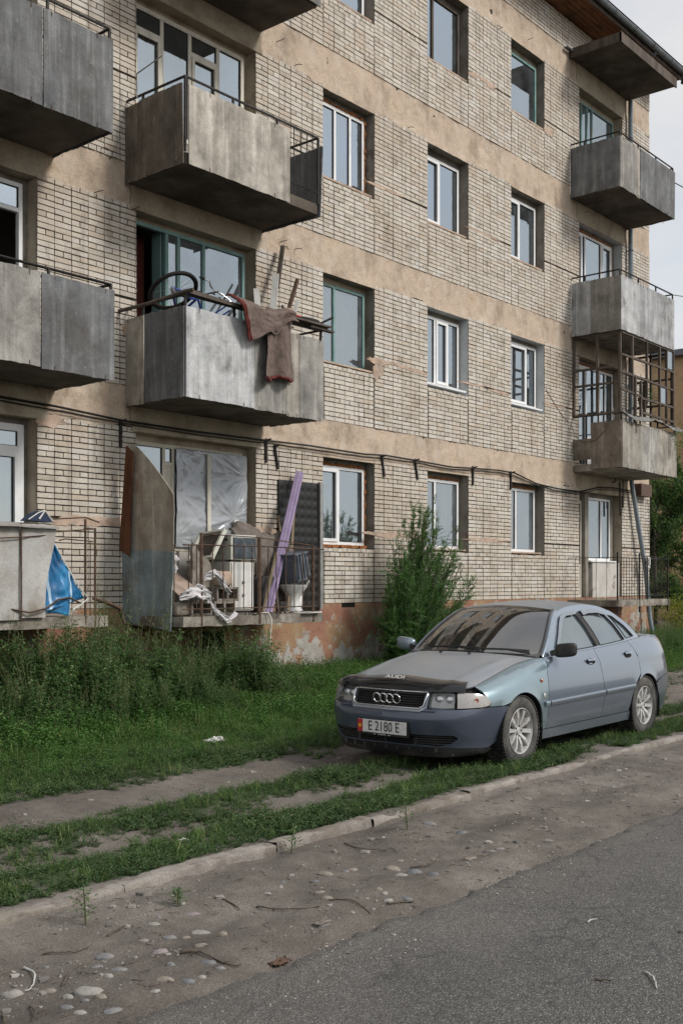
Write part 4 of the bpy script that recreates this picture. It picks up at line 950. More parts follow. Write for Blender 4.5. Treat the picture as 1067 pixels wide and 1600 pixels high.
def patch2(poly, fn, res=.045, gap=.0036, holes=(), th=.014, mir=1):
    """cut a polygon out of a surface fn(a,b)->point and give it folded edges"""
    if fn is surf and gap: poly = dens(poly, res)
    P = dens(inset(poly, gap) if gap else poly, res)
    if fn is surf and gap: P = [(a, z_e(a) - 1e-5) if b > z_e(a) - .007 else (a, b) for a, b in P]
    Hs = [dens(h, res) for h in holes]
    pts = list(P); edges = [(i, (i + 1) % len(P)) for i in range(len(P))]; loops = [list(range(len(P)))]
    for h in Hs:
        b = len(pts); pts += h; edges += [(b + i, b + (i + 1) % len(h)) for i in range(len(h))]; loops.append([b + i for i in range(len(h))])
    x0, x1 = min(p[0] for p in P), max(p[0] for p in P); y0, y1 = min(p[1] for p in P), max(p[1] for p in P)
    bd = list(pts)
    if fn is surf and gap:                             # finer rows where the panel rolls over at its top
        for i in range(1, int((x1 - x0) / res) + 1):
            a = x0 + i * res; ze = z_e(a)
            for dz in (.0015, .006, .014, .026, .044):
                p = (a, ze - dz)
                if p[1] < ze - .0002 and inpoly(p, P) and not any(inpoly(p, h) for h in Hs) and all((p[0] - b[0]) ** 2 + (p[1] - b[1]) ** 2 > .00000064 for b in bd): pts.append(p)
    for i in range(1, int((x1 - x0) / res) + 1):
        for j in range(1, int((y1 - y0) / res) + 1):
            p = (x0 + i * res, y0 + j * res)
            if inpoly(p, P) and not any(inpoly(p, h) for h in Hs) and all((p[0] - b[0]) ** 2 + (p[1] - b[1]) ** 2 > (res * .45) ** 2 for b in bd): pts.append(p)
    vs, _, fs, *_ = delaunay_2d_cdt([Vector(p) for p in pts], edges, [], 0, 1e-5)
    q = MB(); q.v = [Vector(fn(v.x, v.y)) for v in vs]
    for f in fs:
        c = (sum(vs[i].x for i in f) / 3, sum(vs[i].y for i in f) / 3)
        if inpoly(c, P) and not any(inpoly(c, h) for h in Hs): q.f.append(tuple(f)); q.mi.append(0)
    if th:                                              # folded rim
        cen = Vector((2.2, 0, .55)) if True else None
        for lp in loops:
            n = len(lp); b = len(q.v)
            for i in lp:
                p = q.v[i]; e = 1e-3; vv = vs[i]
                du = Vector(fn(vv.x + e, vv.y)) - Vector(fn(vv.x - e, vv.y)); dv = Vector(fn(vv.x, vv.y + e)) - Vector(fn(vv.x, vv.y - e))
                nn = du.cross(dv); nn = nn.normalized() if nn.length > 1e-12 else Vector((0, 1, 0))
                if nn.dot(p - Vector((min(max(p.x, .8), 3.8), 0, min(p.z, .9) - .1))) < 0: nn = -nn
                q.v.append(p - nn * th)
            for k in range(n): q.f.append((lp[k], lp[(k + 1) % n], b + (k + 1) % n, b + k)); q.mi.append(0)
    if mir < 0: q.v = [Vector((v.x, -v.y, v.z)) for v in q.v]
    return q

def circle(cx, cz, r, a0, a1, n=18): return [(cx + r * cos(a0 + (a1 - a0) * i / n), cz + r * sin(a0 + (a1 - a0) * i / n)) for i in range(n + 1)]
def make_car(loc, label, group=None, full=True):
    car = thing('parked_car', label, 'car', loc)
    B = lambda q, name, m, par=None, **k: q.build(name, m, par or car, off=(0, 0, 0), **k)
    AR = .352; FX, RX, WZ = .86, 3.477, .30
    aa = lambda z, cx, sgn: cx + sgn * sqrt(max(0, AR ** 2 - (z - WZ) ** 2))
    SX = lambda x: s_x(x)
    sxp = lambda pts: [(SX(x), z) for x, z in pts]
    for sd in (1, -1):                                   # sd=1 builds y>0 (far side), -1 the near side
        mk = lambda poly, **k: patch2(poly, surf, mir=sd, **k)
        xi, zi = .30, .70
        top = lambda a, b, n=14: [(SX(a + (b - a) * i / n), tab(ZE, a + (b - a) * i / n)) for i in range(n + 1)]
        # front fender
        arch = [(SX(x), z) for x, z in circle(FX, WZ, AR, pi - .82, .05 if True else 0, 20)]
        poly = [(SX(.365), .566), (SX(.56), .562)] + arch[1:] + sxp([(1.215, .285), (1.315, .285), (1.30, .60), (1.335, .80)]) + list(reversed(top(.30, 1.40))) + sxp([(.34, .66), (.385, .60)])
        f = B(mk(poly, res=.04), 'front_fender', CM['fender'], smooth=40)
        if full:
            c = surf(SX(1.20), .735, .004); q = MB(); q.lathe([(0, .012), (.012, .010), (.020, 0)], 12, Matrix.Translation((c.x, c.y, c.z)) @ Matrix.Scale(.75, 4, (1, 0, 0)));
            q.v = [Vector((v.x, sd * v.y, v.z)) for v in q.v]; B(q, 'side_repeater', CM['amber'], f, smooth=60)
            c = surf(SX(1.225), .60, .003); q = MB(); q.lathe([(0, .002), (.018, .003), (.022, 0)], 14, Matrix.Translation(c)); q.v = [Vector((v.x, sd * v.y, v.z)) for v in q.v]; B(q, 'side_badge', CM['rim'], f, smooth=60)
        # doors
        bl = lambda a, b: list(reversed(top(a, b)))
        poly = sxp([(1.315, .285), (2.455, .285), (2.45, .45), (2.43, .72)]) + bl(1.40, 2.40) + sxp([(1.335, .80), (1.30, .60)])
        d1 = B(mk(poly, res=.06), 'front_door', CM['door'], smooth=40)
        poly = sxp([(2.455, .285), (3.09, .285)]) + [(SX(x), z) for x, z in circle(RX, WZ, AR + .035, pi - .05, pi - .05 - .98, 8)] + sxp([(3.33, .66), (3.345, .76), (3.32, .90)]) + bl(2.40, 3.235) + sxp([(2.43, .72), (2.45, .45)])
        d2 = B(mk(poly, res=.06), 'rear_door', CM['door'], smooth=40)
        for dd, xa, z0 in ((d1, 2.22, .848), (d2, 3.10, .875)):       # handles over a raised black oval painting the scoop's shade
            q = patch2([(SX(xa + .085 * cos(a)), z0 + .032 * sin(a)) for a in [k * pi / 8 for k in range(16)]], lambda a, b: surf(a, b, .003), mir=sd, gap=0, th=.006); h = B(q, 'handle_scoop_shade', CM['dark'], dd, smooth=60)
            q = MB(); q.grid(lambda u, v: (lambda p: (p.x, sd * (p.y + .010 + .012 * sin(pi * u)), p.z))(surf(SX(xa - .075 + .15 * u), z0 + .004 + .022 * v)), 10, 3, .012 * sd); B(q, 'handle', CM['door'], dd, smooth=50)
        for a, b, dd, m in ((1.23, 1.308, f, 'fender'), (1.325, 2.44, d1, 'door'), (2.465, 3.155, d2, 'door')):   # rubbing strip
            q = MB(); q.grid(lambda u, v: (lambda p: (p.x, sd * (p.y + .008 - .005 * (2 * v - 1) ** 2), p.z))(surf(SX(a + (b - a) * u), .488 + .012 * (a + (b - a) * u) + .038 * v)), 24, 4, .012 * sd); B(q, 'rubbing_strip', CM[m], dd, smooth=40)
        # sill
        q = mk(sxp([(1.20, .19), (3.13, .19), (3.12, .283), (1.20, .283)]), res=.08); B(q, 'sill', CM['door'], smooth=40)
        # rear quarter
        poly = [(SX(x), z) for x, z in circle(RX, WZ, AR, pi - 1.02, .78, 16)] + sxp([(3.95, .60), (4.30, .62), (4.40, .64)]) + [(s_x(4.42), .90)] + bl(3.235, 4.40) + sxp([(3.32, .90), (3.345, .76), (3.33, .66), (3.27, .61)])
        B(mk(poly, res=.05), 'rear_quarter_panel', CM['door'], smooth=40)
        # dark inner shell behind the gaps
        poly = [(0.02, .30), (SX(.45), .30)] + [(SX(x), z) for x, z in circle(FX, WZ, AR + .01, pi - .02, .02, 14)] + sxp([(1.25, .25), (3.08, .25)]) + [(SX(x), z) for x, z in circle(RX, WZ, AR + .01, pi - .02, .02, 14)] + sxp([(3.9, .30)]) + [(STOT - .02, .30), (STOT - .02, .93)] + [(SX(4.3), .96)] + [(SX(x), tab(ZE, x) - .03) for x in (4.0, 3.5, 3.0, 2.5, 2.0, 1.5, 1.2, .9, .6, .4)] + [(s_yf(.62), .69), (.02, .685)]
        B(patch2(poly, lambda a, b: surf(a, b, -.028 if a > s_x(.42) else -.085), mir=sd, gap=0, th=0, res=.07), 'inner_shell', CM['dark'], smooth=60)
        for cx in (FX, RX):                              # wheel house
            q = MB()
            yo = surf(SX(cx), .66).y - .012
            q.grid(lambda u, v: (cx + (AR + .006) * cos(pi * (1.12 - 1.24 * u)), sd * (yo - .36 * v), WZ + (AR + .006) * sin(pi * (1.12 - 1.24 * u))), 24, 2)
            q.prism(circle(cx, WZ, AR + .006, -.3, pi + .3, 20), lambda p, d: (p[0], sd * (yo - .35 + d * .01), p[1]), 1); B(q, 'wheel_house', CM['dark'])
        # greenhouse side frame with three window openings
        Kp = [(1.42, tab(ZE, 1.42)), (1.56, 1.045), (1.73, 1.175), (1.90, 1.285), (2.03, 1.335), (2.22, 1.372), (2.5, 1.393), (2.75, 1.392), (2.98, 1.366), (3.20, 1.298), (3.40, 1.196), (3.56, 1.096), (3.65, tab(ZE, 3.65))]
        Kd = [(p.x, p.y) for p in catmull(Kp, 6)]
        base = [(x, tab(ZE, x) + .001) for x in [3.60 - i * .1 for i in range(22)]]
        fwn = [(1.64, .960), (1.75, 1.062), (1.89, 1.185), (2.01, 1.268), (2.12, 1.305), (2.345, 1.325), (2.42, 1.18), (2.50, .985), (2.2, .975), (1.9, .967)]
        rwn = [(2.595, .990), (2.53, 1.16), (2.455, 1.328), (2.62, 1.330), (2.78, 1.330), (2.95, 1.305), (3.075, 1.19), (3.20, 1.022), (2.9, 1.005)]
        qwn = [(3.255, 1.034), (3.125, 1.205), (3.055, 1.280), (3.14, 1.262), (3.31, 1.168), (3.47, 1.048)]
        poly = Kd + base
        B(patch2(poly, Gs, holes=[fwn, rwn, qwn], mir=sd, gap=0, res=.05, th=.02), 'side_frame', CM['pillar'], smooth=40)
        for nm, wn in (('front_side_window', fwn), ('rear_side_window', rwn), ('quarter_window', qwn)):
            pn = B(patch2(wn, lambda a, b: Gs(a, b, -.012), mir=sd, gap=-.006, res=.08, th=.004), nm, CM['sglass'], smooth=60)
            q = MB(); cl = [Gs(a, b, .001) for a, b in dens(wn, .05)]; cl.append(cl[0]); q.tube([(p.x, sd * p.y, p.z) for p in cl], .0055, 6, False); B(q, 'window_seal', CM['black'], pn, smooth=60)
        q = patch2([(2.362, 1.318), (2.43, 1.18), (2.515, .985), (2.585, .988), (2.515, 1.16), (2.447, 1.325)], lambda a, b: Gs(a, b, .004), mir=sd, gap=.002, res=.06, th=.006); B(q, 'door_pillar_trim', CM['black'], smooth=50)
        if full:
            for nm_, pl in (('d1', [(1.67, 1.01), (1.75, 1.085), (1.89, 1.208), (2.00, 1.288), (2.12, 1.322), (2.345, 1.34), (2.352, 1.302), (2.13, 1.290), (2.025, 1.257), (1.905, 1.168), (1.77, 1.05), (1.685, .972)]),
                            ('d2', [(2.47, 1.338), (2.62, 1.342), (2.78, 1.342), (2.95, 1.312), (2.99, 1.275), (2.80, 1.305), (2.62, 1.305), (2.49, 1.288)])):
                B(patch2(pl, lambda a, b: Gs(a, b, .018 + .012 * max(0, b - 1.2)), mir=sd, gap=0, res=.05, th=.004), 'wind_deflector', CM['smoke'], smooth=60)
        # door mirror
        q = MB(); mc = Vector((1.53, sd * .905, .995))
        def mfn(u, v):
            a = 2 * pi * u; b = pi * (v - .5); e = .55
            sp = lambda t: math.copysign(abs(t) ** e, t)
            return (mc.x + .062 * sp(cos(b)) * sp(cos(a)) + .02 * (1 - sp(cos(a))), mc.y + sd * .112 * sp(sin(b)), mc.z + .066 * sp(cos(b)) * sp(sin(a)) + .012 * sp(sin(b)))
        q.grid(mfn, 24, 16); mr = B(q, 'door_mirror', CM['black'] if sd < 0 else CM['pillar'], recalc=True, smooth=70)
        q = MB(); q.beam((1.53, sd * .77, .960), (1.53, sd * .83, .98), .07, .05); B(q, 'mirror_foot', CM['black'], mr, bevel=.008)
        q = MB(); q.prism([(.09 * cos(a) * .9, .050 * sin(a)) for a in [k * pi / 10 for k in range(20)]], lambda p, d: (mc.x + .082 + d, mc.y + p[0], mc.z + p[1]), .003); B(q, 'mirror_glass', CM['chrome'], mr)
    K = Kd
    Kmax = len(K) - 1
    def Kpt(i):
        i = max(0, min(Kmax, i)); k = min(int(i), Kmax - 1); f = i - k
        return Gs(K[k][0] + (K[k + 1][0] - K[k][0]) * f, K[k][1] + (K[k + 1][1] - K[k][1]) * f)
    i_ws = 24.0; i_rw = 52.0                            # windscreen top, rear window top
    def Wpt(i):                                         # glass edge, inside the pillar
        p = Kpt(i); e = .052 if i <= i_ws else .075
        return Vector((p.x + (.012 if i < 30 else -.012), p.y - e, p.z + .016))
    for sd in (1, -1):
        for nm, a, b in (('windscreen_pillar', 0, i_ws), ('rear_pillar', i_rw, Kmax)):
            q = MB()
            def fn(u, v):
                i = a + (b - a) * u; p = Kpt(i); w_ = Wpt(i); r = p.lerp(w_, v); r = r + Vector((0, .012 * sin(pi * v), .010 * sin(pi * v))); return (r.x, sd * r.y, r.z)
            q.grid(fn, 24, 6); B(q, nm, CM['pillar'], smooth=180)
        q = MB(); cl = [Wpt(i_ws * k / 20) for k in range(21)]; q.tube([(p.x, sd * p.y, p.z + .004) for p in cl], .010, 6); B(q, 'windscreen_seal', CM['black'], smooth=60)
    def screen(i0, i1, b0, b1, c0, c1, lift=0.0):
        def fn(u, v):
            i = i0 + (i1 - i0) * v; p = Wpt(i); t = 2 * u - 1; k = 1 - t * t
            return (p.x + (b0 + (b1 - b0) * v) * k, p.y * t, p.z + (c0 + (c1 - c0) * v) * k + lift)
        return fn
    q = MB(); q.grid(screen(0, i_ws, -.235, -.085, .020, .040), 24, 14); B(q, 'windscreen', CM['glass'], smooth=180)
    q = MB(); q.grid(screen(i_ws - 2.2, i_ws, -.098, -.085, .038, .040, .002), 24, 2); B(q, 'windscreen_shade_band', CM['gloss'], smooth=180)
    q = MB(); q.grid(screen(i_rw, Kmax - 1, .06, .15, .045, .02), 24, 10); B(q, 'rear_window', CM['sglass'], smooth=180)
    q = MB()
    def roof(u, v):
        i = i_ws + (i_rw - i_ws) * v; t = 2 * u - 1; k = 1 - abs(t) ** 2.4; p = Kpt(i); bl_ = -.085 * (1 - v) + .06 * v
        return (p.x + bl_ * (1 - t * t) * (abs(2 * v - 1) ** 3), p.y * t, p.z + .030 * k + .012 * (1 - abs(t)))
    q.grid(roof, 36, 26); B(q, 'roof', CM['roof'], smooth=180)
    if full:
        q = MB(); q.lathe([(.0, .018), (.02, .016), (.04, 0)], 12, Matrix.Translation((2.85, 0, 1.425)) @ Matrix.Rotation(-pi / 2, 4, 'X') @ Matrix.Scale(-1, 4, (0, 1, 0)));  B(q, 'roof_aerial', CM['fender'], smooth=60)
    # bonnet
    sc_ = s_x(.30); sw_ = s_x(1.36)
    E = lambda s: surf(s, z_e(s))
    F = lambda a: E(a * sc_); Sd = lambda b: E(sc_ + (sw_ - sc_) * b)
    rear = lambda a: Vector((1.18 + (Sd(1).x - 1.17) * a ** 2.2, Sd(1).y * a, .962 + (Sd(1).z - .962) * a ** 2.4))
    def mid(b): p = F(0).lerp(rear(0), b); return p + Vector((0, 0, .050 * sin(pi * b ** .8)))
    def hood(a, b):
        lo = F(a) * (1 - b) + rear(a) * b; la = mid(b) * (1 - a) + Sd(b) * a
        bi = F(0) * (1 - a) * (1 - b) + F(1) * a * (1 - b) + rear(0) * (1 - a) * b + rear(1) * a * b
        p = lo + la - bi; p.z += .012 * math.exp(-((a - (.62 + .22 * b)) / .05) ** 2) * min(1, b * 4) * min(1, (1 - b) * 6) + .010 * sin(pi * min(1, a)) * sin(pi * b)
        return p
    q = MB(); q.grid(lambda u, v: (lambda p: (p.x, math.copysign(1, u - .5) * p.y * .997, p.z + .002))(hood(min(.996, abs(2 * u - 1)), .004 + .99 * v)), 48, 30, -.012); hd = B(q, 'bonnet', CM['hood'], smooth=50)
    for yy in (-.16, .16):
        q = MB(); q.box(1.06, 1.085, yy - .012, yy + .012, .955, .970); B(q, 'washer_nozzle', CM['black'], hd, bevel=.003)
    # cowl under the wipers
    q = MB(); ws0 = screen(0, i_ws, -.235, -.085, .020, .040)
    q.grid(lambda u, v: (lambda p, g: (p[0] * (1 - v) + g[0] * v, p[1] * (1 - v) + g[1] * v, p[2] * (1 - v) + g[2] * v - .012 * sin(pi * v)))((lambda r: (r.x - .03, math.copysign(r.y, u - .5), r.z - .012))(rear(abs(2 * u - 1))), ws0(u, .02)), 30, 4); B(q, 'cowl_trim', CM['black'], smooth=180)
    for (y0, y1, vv) in ((.42, -.18, .13), (-.16, -.62, .11)):
        q = MB(); pts = []
        for k in range(9):
            t = k / 8; y = y0 + (y1 - y0) * t; u = .5 + y / 1.42; p = ws0(u, .02 + (vv - .02) * (.35 + .65 * sin(pi * .5 * t) if False else .25 + .5 * t * (1.3 - t))); pts.append((p[0] - .02, y, p[2] + .02))
        q.tube(pts, .010, 6); q.tube([(pts[-1][0] - .03, pts[-1][1] - .02, pts[-1][2] - .02), pts[5]], .012, 6); B(q, 'wiper', CM['black'], smooth=60)
    # boot lid
    r0, r1 = s_x(3.78), s_x(4.36)
    Ft = lambda a: (lambda p: Vector((p[0] + .03, p[1], p[2] - .004)))(screen(i_rw, Kmax - 1, .06, .15, .045, .02)(.5 + a * .5, 1.0))
    St = lambda b: E(r0 + (r1 - r0) * b); Rt = lambda a: E(STOT - a * (STOT - r1))
    def boot(a, b):
        c = Ft(0).lerp(Rt(0), b) + Vector((0, 0, .02 * sin(pi * b)))
        lo = Ft(a) * (1 - b) + Rt(a) * b; e0 = Ft(1); sdv = e0.lerp(St(b), min(1, b * 6)); la = c * (1 - a) + sdv * a
        bi = Ft(0) * (1 - a) * (1 - b) + Ft(1) * a * (1 - b) + Rt(0) * (1 - a) * b + Rt(1) * a * b
        return lo + la - bi
    q = MB(); q.grid(lambda u, v: (lambda p: (p.x, math.copysign(p.y, u - .5), p.z))(boot(min(1, abs(2 * u - 1)), v)), 32, 14, -.01); B(q, 'boot_lid', CM['roof'], smooth=60)
    # front bumper, one piece
    def both(poly, fn, m, name, **k):
        a = patch2(poly, fn, mir=1, **k); b = patch2(poly, fn, mir=-1, **k); n = len(a.v); a.v += b.v; a.f += [tuple(i + n for i in f) for f in b.f]; a.mi += b.mi
        return B(a, name, m, smooth=45)
    arcf = [(SX(x), z) for x, z in circle(FX, WZ, AR, pi + .10, pi - .82, 12)]
    lowgr = [(.0, .240), (s_yf(.54), .240), (s_yf(.63), .262), (s_yf(.68), .310), (s_yf(.65), .336), (s_yf(.3), .334), (0, .334)]
    chin = [(0, .195), (s_yf(.50), .195), (s_yf(.52), .225), (0, .225)]
    poly = [(0, .232), (s_yf(.55), .232), (SX(.42), .215)] + [(SX(.50), .26)] + arcf + [(SX(.36), .562), (s_yf(.60), .548), (s_yf(.29), .542), (0, .538)]
    bp = both(poly, surf, CM['bumper'], 'front_bumper', holes=[[(.004, .242)] + lowgr[1:6] + [(.004, .333)]], gap=0, res=.04)
    both([(0, .135), (s_yf(.52), .140), (SX(.40), .165), (SX(.48), .20), (SX(.42), .213), (s_yf(.55), .230), (0, .230)], lambda a, b: surf(a, b, -.004), CM['black'], 'bumper_lip', gap=0, res=.05)
    q = MB()
    for sd in (1, -1):
        q.grid(lambda u, v: (lambda p: (p.x, sd * p.y, p.z))(surf(s_yf(.70) * u, .23 + .115 * v, -.05)), 12, 2)
    B(q, 'lower_grille', CM['dark'], bp)
    for i in range(4):
        q = MB()
        for sd in (1, -1): q.tube([(lambda p: (p.x, sd * p.y, p.z))(surf(s_yf(.66 * k / 12), .256 + .021 * i, -.018)) for k in range(13)], .0055, 5)
        B(q, 'grille_slat', CM['black'], bp, smooth=60)
    for yy in (.30, -.30):
        q = MB(); p = surf(s_yf(.30), .28, -.012); q.box(p.x, p.x + .03, yy - .014, yy + .014, .240, .336); B(q, 'grille_bar', CM['black'], bp)
    for i in range(9):
        q = MB(); y = -.48 + i * .12; p = surf(s_yf(abs(y)), .205, 0); q.box(p.x - .004, p.x + .012, y - .012, y + .012, .190, .226); B(q, 'lip_rib', CM['black'], bp)
    q = MB()
    for sd in (1, -1): q.grid(lambda u, v: (lambda p: (p.x, sd * p.y, p.z))(surf(s_yf(.50 * u), .194 + .030 * v, .002)), 10, 1)
    B(q, 'lip_slot_shade', CM['dark'], bp)  # black overlay on the lip, painting the shade inside its slot
    # ledge between bumper and lamps
    q = MB()
    for sd in (1, -1): q.grid(lambda u, v: (lambda p: (p.x, sd * p.y, p.z))(surf(s_yf(.02) + (SX(.36) - s_yf(.02)) * u, .535 + .02 * v, -.05 * v)), 20, 3)
    B(q, 'bumper_ledge', CM['bumper'], bp, smooth=180)
    # grille
    gx = lambda y, z, o=0: surf(s_yf(abs(y)), z, o)
    q = MB()
    q.grid(lambda u, v: (lambda y, z: (gx(y, z, -.045).x, y, z))(-.30 + .60 * u, .535 + .16 * v), 12, 4); gr = B(q, 'radiator_grille', CM['dark'])
    for i in range(6):
        q = MB(); z = .566 + i * .020; wv = .345 + .02 * (i / 5)
        q.tube([(gx(y, z, -.014).x, y, z) for y in [-wv + 2 * wv * k / 14 for k in range(15)]], .006, 6); B(q, 'grille_slat', CM['black'], gr, smooth=60)
    fr_ = [(-.335, .552), (.335, .552), (.375, .575), (.39, .675), (.375, .686), (-.375, .686), (-.39, .675), (-.375, .575)]
    q = MB(); cl = [(gx(y, z, .004).x, y, z) for y, z in dens(fr_, .05)]; cl.append(cl[0]); q.tube(cl, .0085, 8, False); B(q, 'grille_surround', CM['chrome'], gr, smooth=60)
    outer = [(-.36, .528), (.36, .528), (.41, .56), (.425, .70), (-.425, .70), (-.41, .56)]
    pl = [(s_yf(0.0), .70), (s_yf(.425), .70), (s_yf(.41), .56), (s_yf(.36), .528), (0, .528), (0, .552), (s_yf(.335), .552), (s_yf(.375), .575), (s_yf(.39), .675), (s_yf(.375), .686), (0, .686)]
    both(pl, lambda a, b: surf(a, b, .0), CM['hood'], 'grille_frame', gap=0, res=.04, th=.03)
    for k in range(4):
        q = MB(); yc = (-1.5 + k) * .068; zc = .620; xr = gx(yc, zc, .012).x
        M_ = Matrix.Translation((xr - (.004 if k % 2 else 0), yc, zc)) @ Matrix.Rotation(radians(-13), 4, 'Y') @ Matrix.Rotation(pi / 2, 4, 'Z')
        q.lathe([(.040 + .0072 * cos(a), .0072 * sin(a)) for a in [j * pi / 5 for j in range(10)]], 28, M_, True); B(q, 'badge_ring', CM['chrome'], gr, smooth=80)
    # headlamps and indicators
    for sd in (1, -1):
        hl = [(s_yf(.432), .560), (s_yf(.55), .556), (s_yf(.655), .560), (s_yf(.665), .682), (s_yf(.55), .698), (s_yf(.445), .702)]
        h = B(patch2(hl, lambda a, b: surf(a, b, -.055), mir=sd, gap=0, res=.04, th=0), 'headlamp', CM['refl'], smooth=60)
        for y0 in (.50, .60):
            q = MB(); p = surf(s_yf(y0), .625, -.05); q.lathe([(0, .012), (.03, .006), (.043, -.012)], 18, Matrix.Translation((p.x + .005, sd * p.y, p.z)) @ Matrix.Rotation(pi / 2, 4, 'Z')); B(q, 'lamp_bowl', CM['chrome'], h, smooth=60)
        B(patch2(hl, lambda a, b: surf(a, b, .002), mir=sd, gap=.002, res=.05, th=.03), 'lamp_lens', CM['lglass'], h, smooth=50)
        ind = [(s_yf(.668), .560), (SX(.30), .566), (SX(.365), .575), (SX(.39), .605), (SX(.345), .660), (SX(.27), .686), (s_yf(.69), .696), (s_yf(.675), .682)]
        i_ = B(patch2(ind, lambda a, b: surf(a, b, .002), mir=sd, gap=.003, res=.04, th=.025), 'indicator', CM['lens'], smooth=50)
        p = surf(SX(.235), .625, .006); q = MB(); q.lathe([(0, .006), (.016, .004), (.02, 0)], 12, Matrix.Translation((p.x, sd * p.y, p.z)) @ Matrix.Rotation(sd * radians(40), 4, 'Z')); 
        B(q, 'indicator_bulb', CM['amber'], i_, smooth=60)
    # bonnet deflector
    q = MB()
    def bd(u, v):
        y = (2 * u - 1); a = abs(y); s = a * s_yf(.725); wing = max(0, min(1, (a - .58) / .12)); wing = wing * wing * (3 - 2 * wing)
        zlo = .692; zhi = .775 - .012 * a
        p0 = surf(s, zlo, .016); p0.z = zlo + .0
        hp = hood(min(1, s / sc_), .155 * (1 - .35 * a)); p1 = Vector((hp.x, hp.y, hp.z + .020))
        m_ = Vector(((p0.x * .72 + p1.x * .28) - .018, p0.y * .8 + p1.y * .2, max(p0.z, p1.z) - .012))
        t = v; p = p0 * (1 - t) ** 2 + m_ * 2 * t * (1 - t) + p1 * t * t
        return (p.x, math.copysign(p.y, y), p.z + .006 * wing)
    q.grid(bd, 48, 8, -.006); dfl = B(q, 'bonnet_deflector', CM['gloss'], smooth=60)
    if full:
        me = text_mesh('AUDI', .052, .0012); me.materials.append(CM['ink2']); o = link('deflector_lettering', me, dfl)
        p = Vector(bd(.5, .55)); o.location = (p.x - .018, 0.0, p.z + .020); o.rotation_euler = (radians(52), 0, radians(-90)); o.scale = (1.7, .9, 1)
        # number plate
        xb_ = surf(0, .37, .016).x
        q = MB(); q.box(xb_ - .004, xb_ + .03, -.272, .272, .300, .438); npl = B(q, 'plate_holder', CM['black'], bp, bevel=.004)
        q = MB(); q.box(xb_ - .010, xb_ - .0045, -.26, .26, .322, .432); B(q, 'number_plate', CM['plate'], bp, bevel=.002)
        q = MB(); q.box(xb_ - .0115, xb_ - .0102, .205, .259, .323, .431); B(q, 'plate_flag', CM['pred'], bp)
        q = MB(); q.lathe([(0, 0), (.017, .0002), (.017, .001)], 16, Matrix.Translation((xb_ - .0128, .232, .377)) @ Matrix.Rotation(pi / 2, 4, 'Z')); B(q, 'plate_sun', CM['pyel'], bp)
        for txt, y, z, s_, m in (('E 2180 E', -.022, .377, .118, 'ink'), ('-x-  LADA  -x-', 0, .311, .020, 'plate')):
            me = text_mesh(txt, s_, .0008); me.materials.append(CM[m]); o = link('plate_lettering', me, bp); o.location = (xb_ - (.0116 if z > .33 else .0052), y, z); o.rotation_euler = (radians(90), 0, radians(-90)); o.scale = (.80 if z > .33 else 1.6, 1, 1)
    # rear: bumper, lamps, panel
    arcr = [(SX(x), z) for x, z in circle(RX, WZ, AR, .78, -.15, 10)]
    both([(SX(3.95), .598)] + arcr[1:] + [(SX(4.0), .22), (STOT - .5, .20), (STOT - .001, .20), (STOT - .001, .60), (SX(4.42), .615), (SX(4.3), .612)], surf, CM['door'], 'rear_bumper', gap=0, res=.05)
    both([(SX(4.43), .90), (SX(4.41), .64), (STOT - .001, .625), (STOT - .001, .975), (SX(4.46), .97)], surf, CM['door'], 'rear_panel', gap=.002, res=.06)
    for sd in (1, -1):
        B(patch2([(SX(4.32), .66), (STOT - .42, .66), (STOT - .40, .88), (SX(4.36), .90)], lambda a, b: surf(a, b, .006), mir=sd, gap=0, res=.05, th=.02), 'tail_lamp', CM['red'], smooth=50)
    # underside and cabin
    q = MB(); q.box(.30, 4.25, -.52, .52, .17, .30); q.box(1.24, 3.05, -.78, .78, .19, .27); q.box(.12, .5, -.6, .6, .16, .24); B(q, 'underbody', CM['mud'])
    q = MB(); q.box(1.2, 3.7, -.70, .70, .28, .34); q.box(1.15, 1.62, -.70, .70, .34, .86); B(q, 'cabin_floor', CM['dark'])
    q = MB(); q.grid(lambda u, v: (1.36 + .36 * v, -.70 + 1.4 * u, .90 + .03 * sin(pi * v) - .10 * max(0, v - .8)), 10, 8, .04); B(q, 'dashboard', CM['seat'], smooth=60)
    for x, y in ((2.35, .37), (2.35, -.37), (3.15, .37), (3.15, -.37)):
        q = MB(); q.grid(lambda u, v: (x - .5 + .52 * v, y + .25 * (2 * u - 1), .56 + .05 * sin(pi * u) - .04 * v), 6, 6, .12)
        q.grid(lambda u, v: (x + .02 + .17 * v + .05 * sin(pi * u), y + .25 * (2 * u - 1) * (1 - .25 * v * v), .56 + .56 * v), 6, 8, -.1)
        q.grid(lambda u, v: (x + .20 + .03 * sin(pi * u), y + .13 * (2 * u - 1), 1.12 + .16 * v), 4, 4, -.08); B(q, 'seat', CM['seat'], smooth=60)
    q = MB(); M_ = Matrix.Translation((1.78, .37, .93)) @ Matrix.Rotation(radians(-25), 4, 'Y') @ Matrix.Rotation(pi / 2, 4, 'Z')
    q.lathe([(.18 + .014 * cos(a), .014 * sin(a)) for a in [j * pi / 4 for j in range(8)]], 26, M_, True); q.beam((1.79, .20, .93), (1.79, .54, .93), .03, .05); q.beam((1.79, .37, .93), (1.68, .37, .85), .05, .05); B(q, 'steering_wheel', CM['black'], smooth=60)
    # wheels
    tprof = [(.205, -.085), (.225, -.098), (.262, -.103), (.292, -.096), (.306, -.082), (.311, -.055), (.312, 0), (.311, .055), (.306, .082), (.292, .096), (.262, .103), (.225, .098), (.205, .085)]
    rings = [(.205, .092), (.200, .094), (.192, .080), (.180, .03), (.175, -.09), (.205, -.09)]
